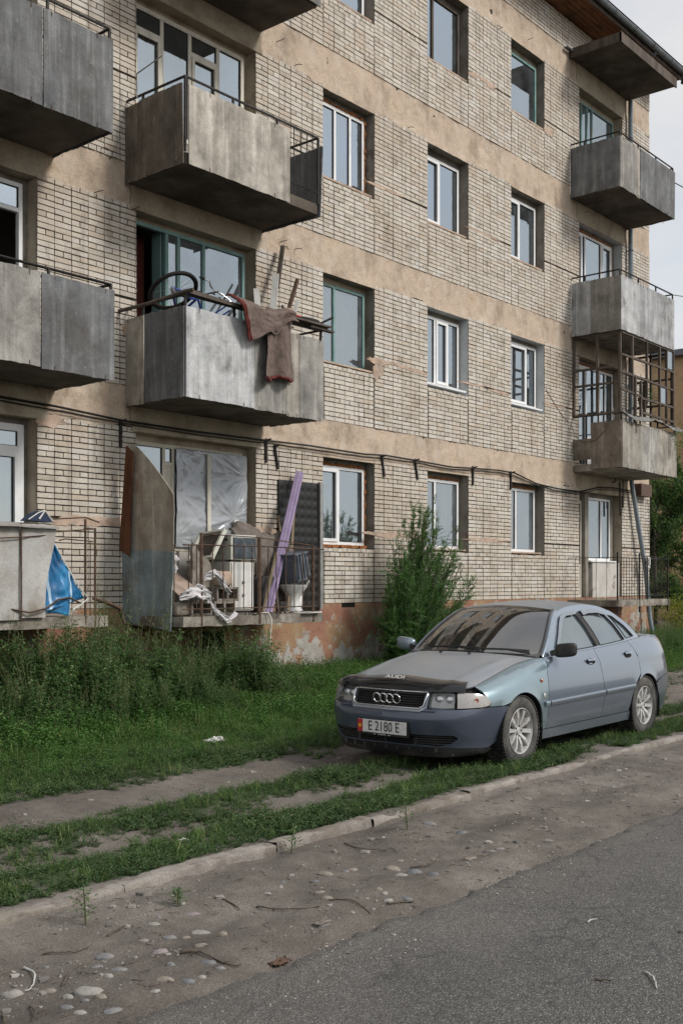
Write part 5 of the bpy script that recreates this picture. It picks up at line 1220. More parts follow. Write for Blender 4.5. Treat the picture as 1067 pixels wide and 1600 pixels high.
    for cx in (FX, RX):
        for sd in (1, -1):
            yc = surf(SX(cx), .58).y - .118; Mw = Matrix.Translation((cx, sd * yc, .312)) @ Matrix.Scale(sd, 4, (0, 1, 0))
            q = MB(); q.lathe(tprof, 48, Mw); 
            w_ = B(q, 'wheel', CM['tyre'], recalc=True, smooth=50)
            q = MB()
            for j in range(56):                           # tread blocks and shoulder grooves
                a = 2 * pi * j / 56; T = Mw @ Matrix.Rotation(a, 4, 'Y')
                for (y0, y1) in ((-.098, -.045), (-.038, .038), (.045, .098)): q.box(.306, .3155, y0, y1, -.012, .012, T)
            B(q, 'tread', CM['tyre'], w_, kind='stuff')
            q = MB(); q.lathe(rings, 40, Mw); rm = B(q, 'rim', CM['rim'], w_, recalc=True, smooth=40)
            q = MB(); q.lathe([(.0, .0), (.19, .0), (.19, -.02)], 32, Mw); B(q, 'brake_backing', CM['dark'], w_)
            for j in range(10):
                a = 2 * pi * j / 10 + .1; q = MB(); T = Mw @ Matrix.Rotation(a, 4, 'Y')
                q.raw([(.045, .062, -.013), (.045, .062, .013), (.192, .084, .019), (.192, .084, -.019), (.045, .03, -.016), (.045, .03, .016), (.192, .045, .024), (.192, .045, -.024), (.12, .082, -.014), (.12, .082, .014)],
                      [(0, 8, 9, 1), (8, 3, 2, 9), (0, 4, 7, 3, 8), (1, 9, 2, 6, 5), (0, 1, 5, 4), (3, 7, 6, 2), (4, 5, 6, 7)], T); B(q, 'spoke', CM['rim'], rm)
            q = MB(); q.lathe([(0, .072), (.026, .07), (.034, .06), (.058, .064), (.062, .03)], 20, Mw); B(q, 'hub', CM['rim'], rm, recalc=True, smooth=40)
            q = MB()
            for j in range(5):
                T = Mw @ Matrix.Rotation(2 * pi * j / 5, 4, 'Y'); q.lathe([(0, .012), (.007, .011), (.008, 0)], 6, T @ Matrix.Translation((.046, .062, 0)))
            B(q, 'wheel_bolts', CM['mud'], rm, kind='stuff')
    return car
CAR = make_car((7.565, -5.975, -.005), 'dusty grey blue four door saloon with a dark blue bumper parked on the grass verge')
CAR.rotation_euler.z = radians(.97)
# ================================================================= plants
def leafmat(name, cols, trans=.25, rough=.6):
    t = NT(name); r = t.rand(); geo = t.n('ShaderNodeNewGeometry')
    c = t.ramp(r, cols); big = t.noise(geo.outputs['Position'], 1.3, 4, .6)
    c = t.mix(.6, c, t.ramp(big, [(.3, .65), (.7, 1.3)]), 'MULTIPLY')
    b = t.n('ShaderNodeBsdfPrincipled'); t.link(c, b.inputs['Base Color']); b.inputs['Roughness'].default_value = rough; b.inputs['Specular IOR Level'].default_value = .3
    tr = t.n('ShaderNodeBsdfTranslucent'); t.link(t.mix(1, c, (1.25, 1.35, .8), 'MULTIPLY'), tr.inputs['Color'])
    m = t.n('ShaderNodeMixShader'); m.inputs[0].default_value = trans
    t.link(b.outputs[0], m.inputs[1]); t.link(tr.outputs[0], m.inputs[2]); t.link(m.outputs[0], t.out.inputs['Surface']); return t.m
M_KNOT = leafmat('knotweed_leaf', [(0, (.034, .070, .025)), (.5, (.056, .108, .040)), (.85, (.090, .145, .056)), (1, (.15, .16, .075))])
M_BLADE = leafmat('grass_blade', [(0, (.050, .105, .024)), (.5, (.082, .158, .038)), (.82, (.12, .195, .054)), (1, (.26, .23, .12))])
M_BROAD = leafmat('broad_leaf', [(0, (.040, .100, .024)), (.5, (.066, .155, .037)), (.9, (.105, .21, .054)), (1, (.15, .20, .065))], .3)
M_WEED = leafmat('weed_leaf', [(0, (.045, .105, .034)), (.5, (.078, .165, .054)), (.85, (.13, .22, .085)), (1, (.28, .32, .17))], .33)
M_ELM = leafmat('elm_leaf', [(0, (.038, .100, .030)), (.45, (.066, .150, .045)), (.85, (.11, .205, .062)), (1, (.17, .24, .085))], .25)
M_TREE = leafmat('tree_leaf', [(0, (.028, .065, .020)), (.5, (.055, .115, .032)), (.9, (.10, .165, .05)), (1, (.20, .22, .06))], .3)
M_STEM = flat('green_stem', (.09, .10, .045), .8); M_BARK = pmat('young_bark', [(.3, (.06, .05, .04)), (.7, (.13, .11, .09))], 12)
def leaf(q, p, d, up, ln, w, fold=.25):
    """a pointed leaf of four faces folded along its midrib"""
    d = d.normalized(); s = d.cross(up)
    if s.length < .05: s = d.cross(Vector((1, 0, .3)))
    s.normalize(); n = s.cross(d)
    a = p; m1 = p + d * ln * .45 - n * ln * .03; tip = p + d * ln - n * ln * .10
    l = p + d * ln * .42 + s * w * .5 + n * w * fold; r = p + d * ln * .42 - s * w * .5 + n * w * fold
    b = len(q.v); q.v += [a, l, tip, r, m1]; q.f += [(b, b + 4, b + 1), (b + 1, b + 4, b + 2), (b, b + 3, b + 4), (b + 3, b + 2, b + 4)]; q.mi += [q.cur] * 4
def rv(r=1): return Vector((R.uniform(-1, 1), R.uniform(-1, 1), R.uniform(-1, 1))) * r
def knot():
    q = MB()
    for i in range(9):
        a = R.uniform(0, 2 * pi); ln = R.uniform(.04, .11); el = R.uniform(.15, 1.0); d = Vector((cos(a) * cos(el), sin(a) * cos(el), sin(el)))
        o = Vector((R.uniform(-.03, .03), R.uniform(-.03, .03), 0)); n = int(5 + ln * 40)
        for k in range(n):
            t = (k + 1) / n; p = o + d * ln * t; da = Vector((cos(a + (2.2 if k % 2 else -2.2) + R.uniform(-.6, .6)), sin(a + (2.2 if k % 2 else -2.2)), R.uniform(.2, .9)))
            leaf(q, p, da, Vector((0, 0, 1)), R.uniform(.014, .026), R.uniform(.007, .012))
    return q
def tuft():
    q = MB()
    for i in range(16):
        a = R.uniform(0, 2 * pi); ln = R.uniform(.07, .19); w = R.uniform(.003, .006); o = Vector((R.uniform(-.03, .03), R.uniform(-.03, .03), 0)); l = R.uniform(.15, .8)
        s = Vector((-sin(a), cos(a), 0)) * w; d = Vector((cos(a), sin(a), 0)); b = len(q.v)
        for k, t in enumerate((0, .5, 1)):
            p = o + d * ln * l * t * t + Vector((0, 0, ln * (t - .3 * l * t * t))); ww = s * (1 - .85 * t); q.v += [p - ww, p + ww]
        q.f += [(b, b + 1, b + 3, b + 2), (b + 2, b + 3, b + 5, b + 4)]; q.mi += [0, 0]
    return q
def broad():
    q = MB()
    for i in range(7):
        a = R.uniform(0, 2 * pi); ln = R.uniform(.10, .32); el = R.uniform(.7, 1.45); d = Vector((cos(a) * cos(el), sin(a) * cos(el), sin(el))); o = Vector((R.uniform(-.06, .06), R.uniform(-.06, .06), 0))
        n = int(5 + ln * 22)
        for k in range(n):
            t = (k + 1) / n; da = Vector((cos(a + k * 2.4), sin(a + k * 2.4), R.uniform(-.1, .7)))
            leaf(q, o + d * ln * t, da, Vector((0, 0, 1)), R.uniform(.035, .07) * (1.15 - .5 * t), R.uniform(.018, .032))
    return q
def weed(h, nb, bushy=1.0):
    q = MB(); q.cur = 1; lean = rv(.12); pts = [Vector((lean.x * t * t * h, lean.y * t * t * h, h * t)) for t in [k / 6 for k in range(7)]]
    q.tube(pts, [.006, .006, .005, .005, .004, .003, .002], 4); q.cur = 0
    for k in range(nb):
        t = .12 + .86 * (k + R.random()) / nb; p = Vector((lean.x * t * t * h, lean.y * t * t * h, h * t)); a = k * 2.4 + R.uniform(-.4, .4); bl = h * (.30 * (1 - t) + .07) * R.uniform(.7, 1.2) * bushy
        d = Vector((cos(a), sin(a), R.uniform(.5, 1.1))).normalized(); n = max(4, int(bl / .018))
        for m in range(n):
            tt = (m + .6) / n; pp = p + d * bl * tt; da = d * .7 + Vector((cos(a + m * 2.3), sin(a + m * 2.3), R.uniform(-.3, .6)))
            leaf(q, pp, da, Vector((0, 0, 1)), R.uniform(.022, .05) * (1.2 - .6 * t), R.uniform(.007, .014))
    return q
def coll(name, builders, mats):
    c = bpy.data.collections.new(name)
    for i, q in enumerate(builders):
        me = q.mesh(name)
        for m in mats: me.materials.append(m)
        if len(mats) > 1: me.polygons.foreach_set('material_index', q.mi)
        o = bpy.data.objects.new(name + '_plant', me); c.objects.link(o)
    return c
def scatter(name, pts, c, nvar):
    me = bpy.data.meshes.new(name); me.from_pydata([p[:3] for p in pts], [], [])
    at = me.attributes.new('scl', 'FLOAT', 'POINT'); at.data.foreach_set('value', [p[3] for p in pts])
    ar = me.attributes.new('rot', 'FLOAT_VECTOR', 'POINT'); ar.data.foreach_set('vector', [v for p in pts for v in (R.uniform(-.18, .18), R.uniform(-.18, .18), R.uniform(0, 6.28))])
    ai = me.attributes.new('idx', 'INT', 'POINT'); ai.data.foreach_set('value', [R.randrange(nvar) for p in pts])
    o = bpy.data.objects.new(name, me); COL.objects.link(o); stuff(o)
    g = bpy.data.node_groups.new(name, 'GeometryNodeTree'); g.interface.new_socket('Geometry', in_out='INPUT', socket_type='NodeSocketGeometry'); g.interface.new_socket('Geometry', in_out='OUTPUT', socket_type='NodeSocketGeometry')
    gi = g.nodes.new('NodeGroupInput'); go = g.nodes.new('NodeGroupOutput'); iop = g.nodes.new('GeometryNodeInstanceOnPoints'); ci = g.nodes.new('GeometryNodeCollectionInfo')
    ci.inputs['Collection'].default_value = c; ci.inputs['Separate Children'].default_value = True; ci.inputs['Reset Children'].default_value = True
    def attr(n, ty):
        a = g.nodes.new('GeometryNodeInputNamedAttribute'); a.data_type = ty; a.inputs[0].default_value = n; return a.outputs[0]
    k = g.links.new; k(gi.outputs[0], iop.inputs['Points']); k(ci.outputs[0], iop.inputs['Instance']); iop.inputs['Pick Instance'].default_value = True
    k(attr('idx', 'INT'), iop.inputs['Instance Index']); k(attr('rot', 'FLOAT_VECTOR'), iop.inputs['Rotation']); k(attr('scl', 'FLOAT'), iop.inputs['Scale']); k(iop.outputs[0], go.inputs[0])
    md = o.modifiers.new('scatter', 'NODES'); md.node_group = g
    return o
c_knot = coll('knotweed', [knot() for _ in range(7)], [M_KNOT]); c_tuft = coll('grass_tuft', [tuft() for _ in range(6)], [M_BLADE]); c_broad = coll('broadleaf', [broad() for _ in range(6)], [M_BROAD])
def bushy(h):
    q = MB(); n = 5
    for j in range(n):
        a0 = 2 * pi * j / n + R.uniform(-.4, .4); tilt_ = R.uniform(.08, .32); hh = h * R.uniform(.7, 1.0)
        ax = Vector((cos(a0) * tilt_, sin(a0) * tilt_, 1)).normalized(); q.cur = 1; q.tube([ax * 0, ax * hh * .5, ax * hh], [.006, .004, .002], 4); q.cur = 0
        for k in range(20):
            t = .10 + .9 * (k + R.random()) / 20; p = ax * hh * t; a = k * 2.4; bl = hh * (.22 * (1 - t) + .05); d = Vector((cos(a), sin(a), R.uniform(.2, .9))).normalized()
            for m in range(3 + int(bl / .03)):
                pp = p + d * bl * (m + .5) / (3 + bl / .03); leaf(q, pp, d * .5 + Vector((cos(a + m * 2.3), sin(a + m * 2.3), R.uniform(-.3, .6))), Vector((0, 0, 1)), R.uniform(.035, .075) * (1.2 - .6 * t), R.uniform(.014, .028))
    return q
M_SEED = leafmat('pale_seed_head', [(0, (.09, .14, .05)), (.6, (.16, .20, .085)), (1, (.30, .29, .16))])
def seedy(h):
    q = MB()
    for j in range(4):
        a0 = R.uniform(0, 6.28); tl_ = R.uniform(.05, .25); hh = h * R.uniform(.75, 1.0); ax = Vector((cos(a0) * tl_, sin(a0) * tl_, 1)).normalized(); q.cur = 1; q.tube([ax * 0, ax * hh * .6, ax * hh], [.005, .004, .0015], 4)
        for k in range(26):
            t = .25 + .75 * (k + R.random()) / 26; q.cur = 2 if t > .62 else 0; p = ax * hh * t; a = k * 2.4; d = Vector((cos(a), sin(a), R.uniform(.5, 1.3))).normalized(); bl = hh * (.16 * (1 - t) + .035)
            for m in range(5): leaf(q, p + d * bl * (m + .5) / 5, d + rv(.6), Vector((0, 0, 1)), R.uniform(.014, .03) * (1.3 - .5 * t), R.uniform(.006, .012))
    q.cur = 0; return q
c_weed = coll('weed_stalk', [weed(R.uniform(.75, 1.0), 26, 1.2) for _ in range(4)] + [bushy(R.uniform(.75, 1.0)) for _ in range(5)] + [bushy(R.uniform(.7, 1.0)) for _ in range(2)] + [seedy(R.uniform(.95, 1.2)) for _ in range(2)], [M_WEED, M_STEM, M_SEED])
def sm(a, b, x): t = max(0, min(1, (x - a) / (b - a))); return t * t * (3 - 2 * t)
def band(y, a, b, s=.10): return sm(a - s, a + s, y) * (1 - sm(b - s, b + s, y))
def dens_low(x, y):
    n = fbm(x * .42, y * 1.5, 0, 1.1) * .8 + fbm(x * .6, y * 1.3, 4, 3.2) * .5
    e = .10 * fbm(x, 3, 0, .8)                         # wandering band edges
    yy = y + e
    d = band(yy, -7.10, -6.52, .05) * (.85 + 1.0 * n) + band(yy, -6.27, -5.80, .08) * (.80 + 1.1 * n) + .9 * sm(-4.92, -4.60, yy) * (.85 + .7 * n + .25 * sm(-4.6, -3.8, yy))
    if -5.74 < yy < -4.9 or -6.5 < yy < -6.3: d = max(d, (n - .42) * 2.2)
    if x > 5.5: d *= 1 - .92 * band(yy, -4.1, -3.86, .08) * sm(-.45, .1, n + .25 * sm(6, 8, x))
    d *= 1 - .85 * band(yy, -4.62, -4.48, .05) * sm(.0, .3, n)
    if 7.9 < x < 12 and -6.55 < y < -5.3: d *= .35
    if x > 12.3 and y < -3.4: d *= .25 + .5 * max(0, n) if y > -6.4 else 1
    return max(0, min(1, d))
def ray_ok(x, y):
    r = x * _sa - (y + 11.8) * _ca; w_ = x * _ca + (y + 11.8) * _sa
    return w_ > 2 and abs(r / w_) < .36
P1, P2, P3, P4 = [], [], [], []
def fill(N, x0, x1, y0, y1, fn):
    for _ in range(N):
        x, y = R.uniform(x0, x1), R.uniform(y0, y1)
        if ray_ok(x, y): fn(x, y)
def f_low(x, y):
    if R.random() < dens_low(x, y):
        P1.append((x, y, track_z(x, y) - .008, R.uniform(.45, 1.3) * (.8 + .5 * max(-.3, fbm(x, y, 12, 1.7)))))
        if R.random() < .14: P2.append((x + .02, y, track_z(x, y) - .01, R.uniform(.35, .75)))
fill(46000, 2, 15, -7.08, -3.3, f_low)
fill(9000, 12, 26, -7.08, -3.3, f_low)
def f_mid(x, y):
    n = fbm(x, y, 7, .9)
    h = sm(-3.9, -2.2, y)
    if R.random() < .62: P2.append((x, y, track_z(x, y) - .01, R.uniform(.6, 1.2) * (.6 + .9 * h)))
    else: P3.append((x, y, track_z(x, y) - .01, R.uniform(.45, 1.0) * (.45 + .75 * h + .35 * max(0, n))))
fill(13500, 3, 16, -4.4, -.05, f_mid); fill(5500, 14, 32, -3.6, -.05, f_mid); fill(1500, 26, 40, -7, 2, f_mid)
def f_tall(x, y):
    if x > 11.9: return
    n = fbm(x, y, 2, 1.1); hgt = (1.02 if x < 10.6 else .72) - .10 * max(0, (x - 9))
    s_ = hgt * (.70 + .75 * n) * sm(-3.2, -1.5, y) * R.uniform(.6, 1.2) * (.75 if y > -.5 else 1)
    if s_ > .25: P4.append((x, y, track_z(x, y) - .02, s_ * 1.15))
fill(2300, 3.2, 11.9, -3.0, -.12, f_tall)
def f_right(x, y):
    P4.append((x, y, 0.05, R.uniform(.35, .7)))
fill(700, 18.5, 30, -2.2, -.1, f_right); fill(260, 12.0, 14.6, -1.1, -.1, lambda x, y: P4.append((x, y, .05, R.uniform(.2, .42))))
scatter('knotweed_cover', P1, c_knot, 7); scatter('grass', P2, c_tuft, 6); scatter('leafy_ground_cover', P3, c_broad, 6); scatter('tall_weeds', P4, c_weed, 13)
# single weeds one can tell apart
wl = [('weed', 5.80, -7.50, .26, 'small lone leafy weed growing out of the bare dirt near two half buried stones'), ('weed', 3.25, -7.48, .20, 'low sprawling weed in the dirt at the lower left below the kerb'), ('weed', 3.70, -7.63, .10, 'tiny green seedling beside a pale pebble on the dirt verge'), ('weed', 4.90, -7.30, .16, 'green weed growing from the street side foot of the kerb')]
for nm, x, y, h, lb in wl:
    o = thing(nm, lb, 'weed', (x, y, track_z(x, y) - .01)); q = weed(h, 14, 1.4)
    me = q.mesh('foliage'); me.materials.append(M_WEED); me.materials.append(M_STEM); me.polygons.foreach_set('material_index', q.mi); link('foliage', me, o, kind='stuff')
TW = [(8.15, -1.45, 1.25), (8.9, -1.5, 1.32), (9.25, -1.62, 1.18), (9.7, -1.55, 1.2), (10.1, -1.5, 1.22), (10.5, -1.6, 1.05), (7.6, -1.5, 1.2), (7.1, -1.7, 1.15), (10.85, -1.45, .95), (6.9, -1.45, 1.25)]
TW.sort(key=lambda t: pix(t[0], t[1], 1)[0])
for i, (x, y, h) in enumerate(TW):
    o = thing('tall_weed', ['leftmost', 'second', 'third', 'fourth', 'fifth', 'sixth', 'seventh', 'eighth', 'ninth', 'rightmost'][i] + (' from left' if 0 < i < 9 else '') + ' tall weed stalk rising above the weeds below the balconies', 'weed', (x, y, track_z(x, y)), 'tall weed stalks under the balconies')
    q = weed(h, 34, .8); me = q.mesh('foliage'); me.materials.append(M_WEED); me.materials.append(M_STEM); me.polygons.foreach_set('material_index', q.mi); link('foliage', me, o, kind='stuff')

# young elm bush by the wall
def branch_leaves(q, p0, d, ln, n, L_, W_, sag=.12):
    s = d.cross(Vector((0, 0, 1)));
    if s.length < .1: s = Vector((1, 0, 0))
    s.normalize(); roll = R.uniform(-.9, .9); s = Matrix.Rotation(roll, 3, d) @ s
    for k in range(n):
        t = (k + 1) / n; p = p0 + d * ln * t - Vector((0, 0, sag * ln * t * t)); sd = 1 if k % 2 else -1
        leaf(q, p, s * sd * .85 + d * .6 + rv(.25), s.cross(d), L_ * R.uniform(.75, 1.2) * (1.1 - .45 * t), W_ * R.uniform(.8, 1.2) * (1.1 - .45 * t))
elm = thing('elm_bush', 'dense green young elm bush with upright pointed shoots growing against the brick wall', 'bush', (15.0, -.72, 0))
qs = MB(); ql = MB()
for i in range(150):
    a = R.uniform(0, 2 * pi); sp = R.uniform(0, 1) ** .7
    tx = (cos(a) * sp); ty = sin(a) * sp * .40
    h = (2.98 - 1.62 * abs(tx) ** 1.15) * (R.uniform(.30, .98) if i % 3 else R.uniform(.85, 1.02))
    top = Vector((15.3 + tx * (1.42 if tx > 0 else 1.22) + R.uniform(-.08, .08), -.82 + ty * 1.25 - .12 * sp, max(.55, h)))
    b0 = Vector((15.0 + tx * .25, -.72 + ty * .3, .0)); pts = []
    for k in range(8):
        t = k / 7; p = b0.lerp(top, t); p += Vector((tx * .05 * sin(pi * t), 0, .10 * sin(pi * t))) + rv(.012); p.y = min(p.y, -.06); pts.append(p)
    qs.tube(pts, [.016, .014, .012, .010, .008, .006, .004, .002], 5)
    for k in range(1, 8):
        for m in range(7 if k < 6 else 4):
            t = R.random(); p = pts[k - 1].lerp(pts[k], t); ax = (pts[k] - pts[k - 1]).normalized()
            d = (ax * R.uniform(.7, 1.3) + rv(.8)); d.normalize(); ln = R.uniform(.14, .44) * (1.15 - .08 * k)
            e = p + d * ln
            if e.y > -.03: d.y = -abs(d.y)
            branch_leaves(ql, p, d, ln, int(6 + ln * 44), .044, .022)
    branch_leaves(ql, pts[-2], (pts[-1] - pts[-2]).normalized(), (pts[-1] - pts[-2]).length + .12, 12, .036, .016, 0)
for i in range(60):                                       # low creeping shoots at the foot
    p = Vector((R.uniform(13.9, 15.6), R.uniform(-1.0, -.35), R.uniform(.2, .95))); d = Vector((R.uniform(-1, .5), R.uniform(-.6, .1), R.uniform(-.1, .6))).normalized(); branch_leaves(ql, p, d, .3, 14, .04, .02)
qs.build('branches', M_BARK, elm); stuff(ql.build('foliage', M_ELM, elm))

def tree(loc, label, h0, h1, rad, nl, size, mat=M_TREE, trunk=.10, grp=None, seed=0):
    o = thing('tree', label, 'tree', loc, grp); L0 = Vector(loc); q = MB()
    q.tube([L0 + Vector((0, 0, -.1)), L0 + Vector((.05, .03, h0 + .3)), L0 + Vector((.0, .1, (h0 + h1) / 2)), L0 + Vector((.1, 0, h1 * .9))], [trunk, trunk * .85, trunk * .5, trunk * .12], 8)
    tips = []
    for i in range(26):
        z = h0 + (h1 - h0) * R.random() ** .9; a = R.uniform(0, 2 * pi); prof = sqrt(max(.12, 1 - ((z - (h0 + h1) * .48) / ((h1 - h0) * .62)) ** 2)); r = rad * prof * R.uniform(.55, 1.05)
        p1 = L0 + Vector((0.03, .05, z * .8)); p2 = L0 + Vector((cos(a) * r, sin(a) * r, z + R.uniform(0, .3)))
        q.tube([p1, p1.lerp(p2, .5) + rv(.1) + Vector((0, 0, .1)), p2], [trunk * .35, trunk * .2, .006], 5); tips.append((p1, p2))
    q.build('trunk', M_BARK, o); q = MB()
    for i in range(nl):
        p1, p2 = R.choice(tips); c = p1.lerp(p2, R.uniform(.4, 1.08)); p = c + rv(1) * .40 * R.uniform(.2, 1.1); p.z = max(p.z, .3)
        leaf(q, p, rv() + Vector((0, 0, -.3)), Vector((0, 0, 1)) + rv(.6), size * R.uniform(.7, 1.3), size * R.uniform(.35, .6))
    stuff(q.build('crown', mat, o)); return o
tree((35.7, 4.1, 0), 'leafy dark green tree standing just behind the far corner of the brick block', .8, 5.2, 1.75, 15000, .12)
tree((38.8, 4.2, 0), 'second green tree partly cut by the right edge of the frame behind the corner tree', 1.0, 6.4, 2.3, 12000, .14)
tree((29.2, .5, 0), 'low yellow green shrub beneath the end of the far ground floor balcony', .15, 1.0, .75, 2200, .07, leafmat('yellow_green_leaf', [(0, (.10, .14, .02)), (.6, (.22, .24, .035)), (1, (.34, .32, .06))], .35), .03)
# potted greenery on the glazed balcony
pt = thing('potted_plant', 'green leafy plant hanging inside the glazed right balcony', 'plant', (24.1, -.75, 5.9)); q = MB()
for i in range(26):
    d = Vector((R.uniform(-1, 1), R.uniform(-.7, .3), R.uniform(-.4, .6))).normalized(); branch_leaves(q, Vector((24.2, -.7, 5.95)), d, R.uniform(.2, .45), 9, .075, .035)
q.build('foliage', M_BROAD, pt, kind='stuff'); q = MB(); q.lathe([(.0, 0), (.09, 0), (.13, .2), (.12, .2), (.1, .18), (0, .18)], 14, Matrix.Translation((24.2, -.7, 5.72)) @ Matrix.Rotation(pi / 2, 4, 'X')); q.build('pot', flat('brown_pot', (.12, .05, .03)), pt)
pt = thing('hanging_creeper', 'green creeper hanging over the right end of the lowest right balcony', 'plant', (24.9, -1.25, 5.2)); q = MB()
for i in range(24):
    p = Vector((R.uniform(24.5, 25.1), -1.28, R.uniform(4.85, 5.3))); branch_leaves(q, p, Vector((R.uniform(-.4, .8), -.2, R.uniform(-.9, .3))).normalized(), .25, 8, .06, .03)
q.build('foliage', M_BROAD, pt, kind='stuff')
STONES = [(3.04, -7.9, 0.042, 0.023), (2.54, -7.96, 0.046, 0.021), (2.64, -8.06, 0.024, 0.014), (2.71, -8.22, 0.062, 0.019), (2.93, -8.13, 0.035, 0.013), (3.23, -8.04, 0.038, 0.018), (3.37, -8.16, 0.032, 0.014), (3.44, -7.98, 0.022, 0.011), (3.53, -7.98, 0.056, 0.011), (3.39, -7.92, 0.033, 0.011), (2.98, -8.36, 0.037, 0.017), (2.88, -8.42, 0.019, 0.008), (3.05, -8.42, 0.03, 0.015), (3.25, -8.33, 0.036, 0.01), (3.25, -8.4, 0.026, 0.01), (3.53, -8.13, 0.022, 0.015), (3.13, -8.42, 0.018, 0.012), (3.11, -8.25, 0.018, 0.015), (2.64, -8.18, 0.024, 0.014), (2.7, -8.31, 0.028, 0.012), (2.57, -8.27, 0.028, 0.014), (2.66, -8.43, 0.037, 0.011), (2.56, -8.36, 0.026, 0.014), (2.64, -8.29, 0.017, 0.011), (2.79, -7.82, 0.012, 0.007), (3.28, -7.87, 0.024, 0.011), (3.53, -7.68, 0.018, 0.008), (3.71, -7.73, 0.033, 0.01), (2.86, -8.15, 0.022, 0.015), (2.91, -8.01, 0.025, 0.01), (3.45, -7.74, 0.032, 0.009), (3.73, -7.63, 0.017, 0.01), (6.07, -7.48, 0.053, 0.023), (5.99, -7.8, 0.039, 0.02), (5.04, -7.95, 0.048, 0.03), (5.04, -8.11, 0.057, 0.034), (4.88, -8.14, 0.037, 0.016), (4.69, -7.75, 0.047, 0.016), (4.88, -7.79, 0.034, 0.014), (4.82, -7.79, 0.021, 0.011), (4.99, -8.28, 0.033, 0.016), (5.46, -8.22, 0.045, 0.013), (5.64, -8.24, 0.036, 0.014), (5.37, -8.02, 0.024, 0.011), (5.25, -7.86, 0.026, 0.009), (4.24, -8.15, 0.031, 0.015), (4.55, -8.24, 0.019, 0.015), (4.56, -8.41, 0.037, 0.012), (4.41, -7.68, 0.02, 0.011), (4.14, -7.83, 0.021, 0.01), (4.28, -7.79, 0.013, 0.013), (4.35, -8.01, 0.028, 0.009), (4.45, -8.38, 0.027, 0.012), (3.95, -8.37, 0.04, 0.01), (5.72, -8.26, 0.032, 0.01), (4.51, -7.83, 0.026, 0.008)]
STICKS = [[(2.87, -7.67), (2.93, -7.74), (2.99, -7.77), (3.09, -7.75)], [(2.74, -7.73), (2.71, -7.85), (2.64, -7.94), (2.57, -8.0)], [(2.51, -8.11), (2.47, -8.21), (2.4, -8.29)], [(2.39, -8.11), (2.31, -8.26)], [(3.22, -7.68), (3.34, -7.67)], [(3.92, -7.73), (3.88, -7.89)], [(3.23, -8.17), (3.28, -8.25), (3.29, -8.38), (3.33, -8.45)], [(2.7, -8.06), (2.79, -7.98)], [(3.97, -7.91), (3.99, -8.08), (4.1, -8.22)], [(4.21, -8.19), (4.29, -8.27), (4.26, -8.42)], [(5.29, -7.39), (5.25, -7.54), (5.33, -7.69)], [(4.42, -8.4), (4.58, -8.45)], [(5.17, -7.99), (5.26, -8.06), (5.45, -8.01)], [(4.28, -9.85), (4.22, -9.91), (4.14, -9.96)], [(4.08, -9.72), (4.09, -9.79)], [(4.75, -9.34), (4.81, -9.36)], [(4.88, -9.73), (4.87, -9.76)]]
# ================================================================= things on and under the balconies
M_ALU = pmat('grey_metal', [(.3, (.22, .22, .22)), (.7, (.36, .36, .35))], 5, rough=.5, bump=.1, metallic=.4)
M_WHITE = pmat('white_enamel', [(.3, (.60, .60, .58)), (.7, (.74, .74, .72))], 3, rough=.4, bump=0, dirt=(.36, .32, .27), dirt_range=(.56, .76), fine=0)
M_CREAME = pmat('yellowed_enamel', [(.3, (.46, .47, .41)), (.7, (.60, .60, .54))], 3, rough=.45, bump=0, dirt=(.28, .22, .15), dirt_range=(.55, .75))
def box_part(name, x0, x1, y0, y1, z0, z1, m, par, bevel=.006, **k):
    q = MB(); q.box(x0, x1, y0, y1, z0, z1); return q.build(name, m, par, bevel=bevel, **k)
def rough_block(q, c, sx, sy, sz, rot=0, amp=.15, seed=0, n=6):
    """broken lump: a rounded box pushed about by noise"""
    b = len(q.v); M_ = Matrix.Translation(c) @ Matrix.Rotation(rot, 4, 'Z')
    def fn(u, v):
        a = 2 * pi * u; t = pi * (v - .5); sp = lambda w, e: math.copysign(abs(w) ** e, w)
        p = Vector((sp(cos(t), .45) * sp(cos(a), .45), sp(cos(t), .45) * sp(sin(a), .45), sp(sin(t), .45)))
        k = 1 + amp * fbm(p.x * 1.3 + seed, p.y * 1.3, p.z * 1.3, 1.1, 3)
        return M_ @ Vector((p.x * sx * k, p.y * sy * k, p.z * sz * k))
    q.grid(fn, n * 3, n * 2)
# leaning bent sheet at the left end of the ground floor balcony
sh = thing('metal_sheet', 'tall rusty bent sheet with slanted top and pale blue lower half by the balcony', 'metal sheet', (9.48, -.7, 1.0))
M_SHT = panelmat('rusting_tan_sheet', [(.3, (.24, .21, .17)), (.55, (.33, .30, .25)), (.8, (.42, .39, .34))], (.19, .12, .075), (.55, .72))
M_SHB = panelmat('blue_painted_sheet', [(.3, (.19, .25, .275)), (.55, (.27, .33, .345)), (.8, (.36, .40, .40))], (.17, .135, .10), (.54, .7))
def sheet_part(name, y0f, y1f, z0f, z1f, m, xo):
    q = MB(); q.grid(lambda u, v: (9.47 - .035 * v + xo + .05 * sin(pi * u) + .02 * fbm(u * 2, v * 2, xo * 9) - .10 * max(0, .35 - u) ** 1.2, (y0f(v) + (y1f(v) - y0f(v)) * u), z0f(u) + (z1f(u) - z0f(u)) * v), 16, 16, .012); return q.build(name, m, sh, smooth=50)
sheet_part('lower_half', lambda v: -1.02 - .09 * v, lambda v: -.02 - .02 * v, lambda u: .98 + .10 * u, lambda u: 2.00 + .08 * u, M_SHB, 0.012)
sheet_part('upper_half', lambda v: -1.10 - .04 * v, lambda v: -.04 - .16 * v, lambda u: 1.99 + .08 * u, lambda u: 2.74 + .72 * min(1, u * 1.12), M_SHT, -.012)
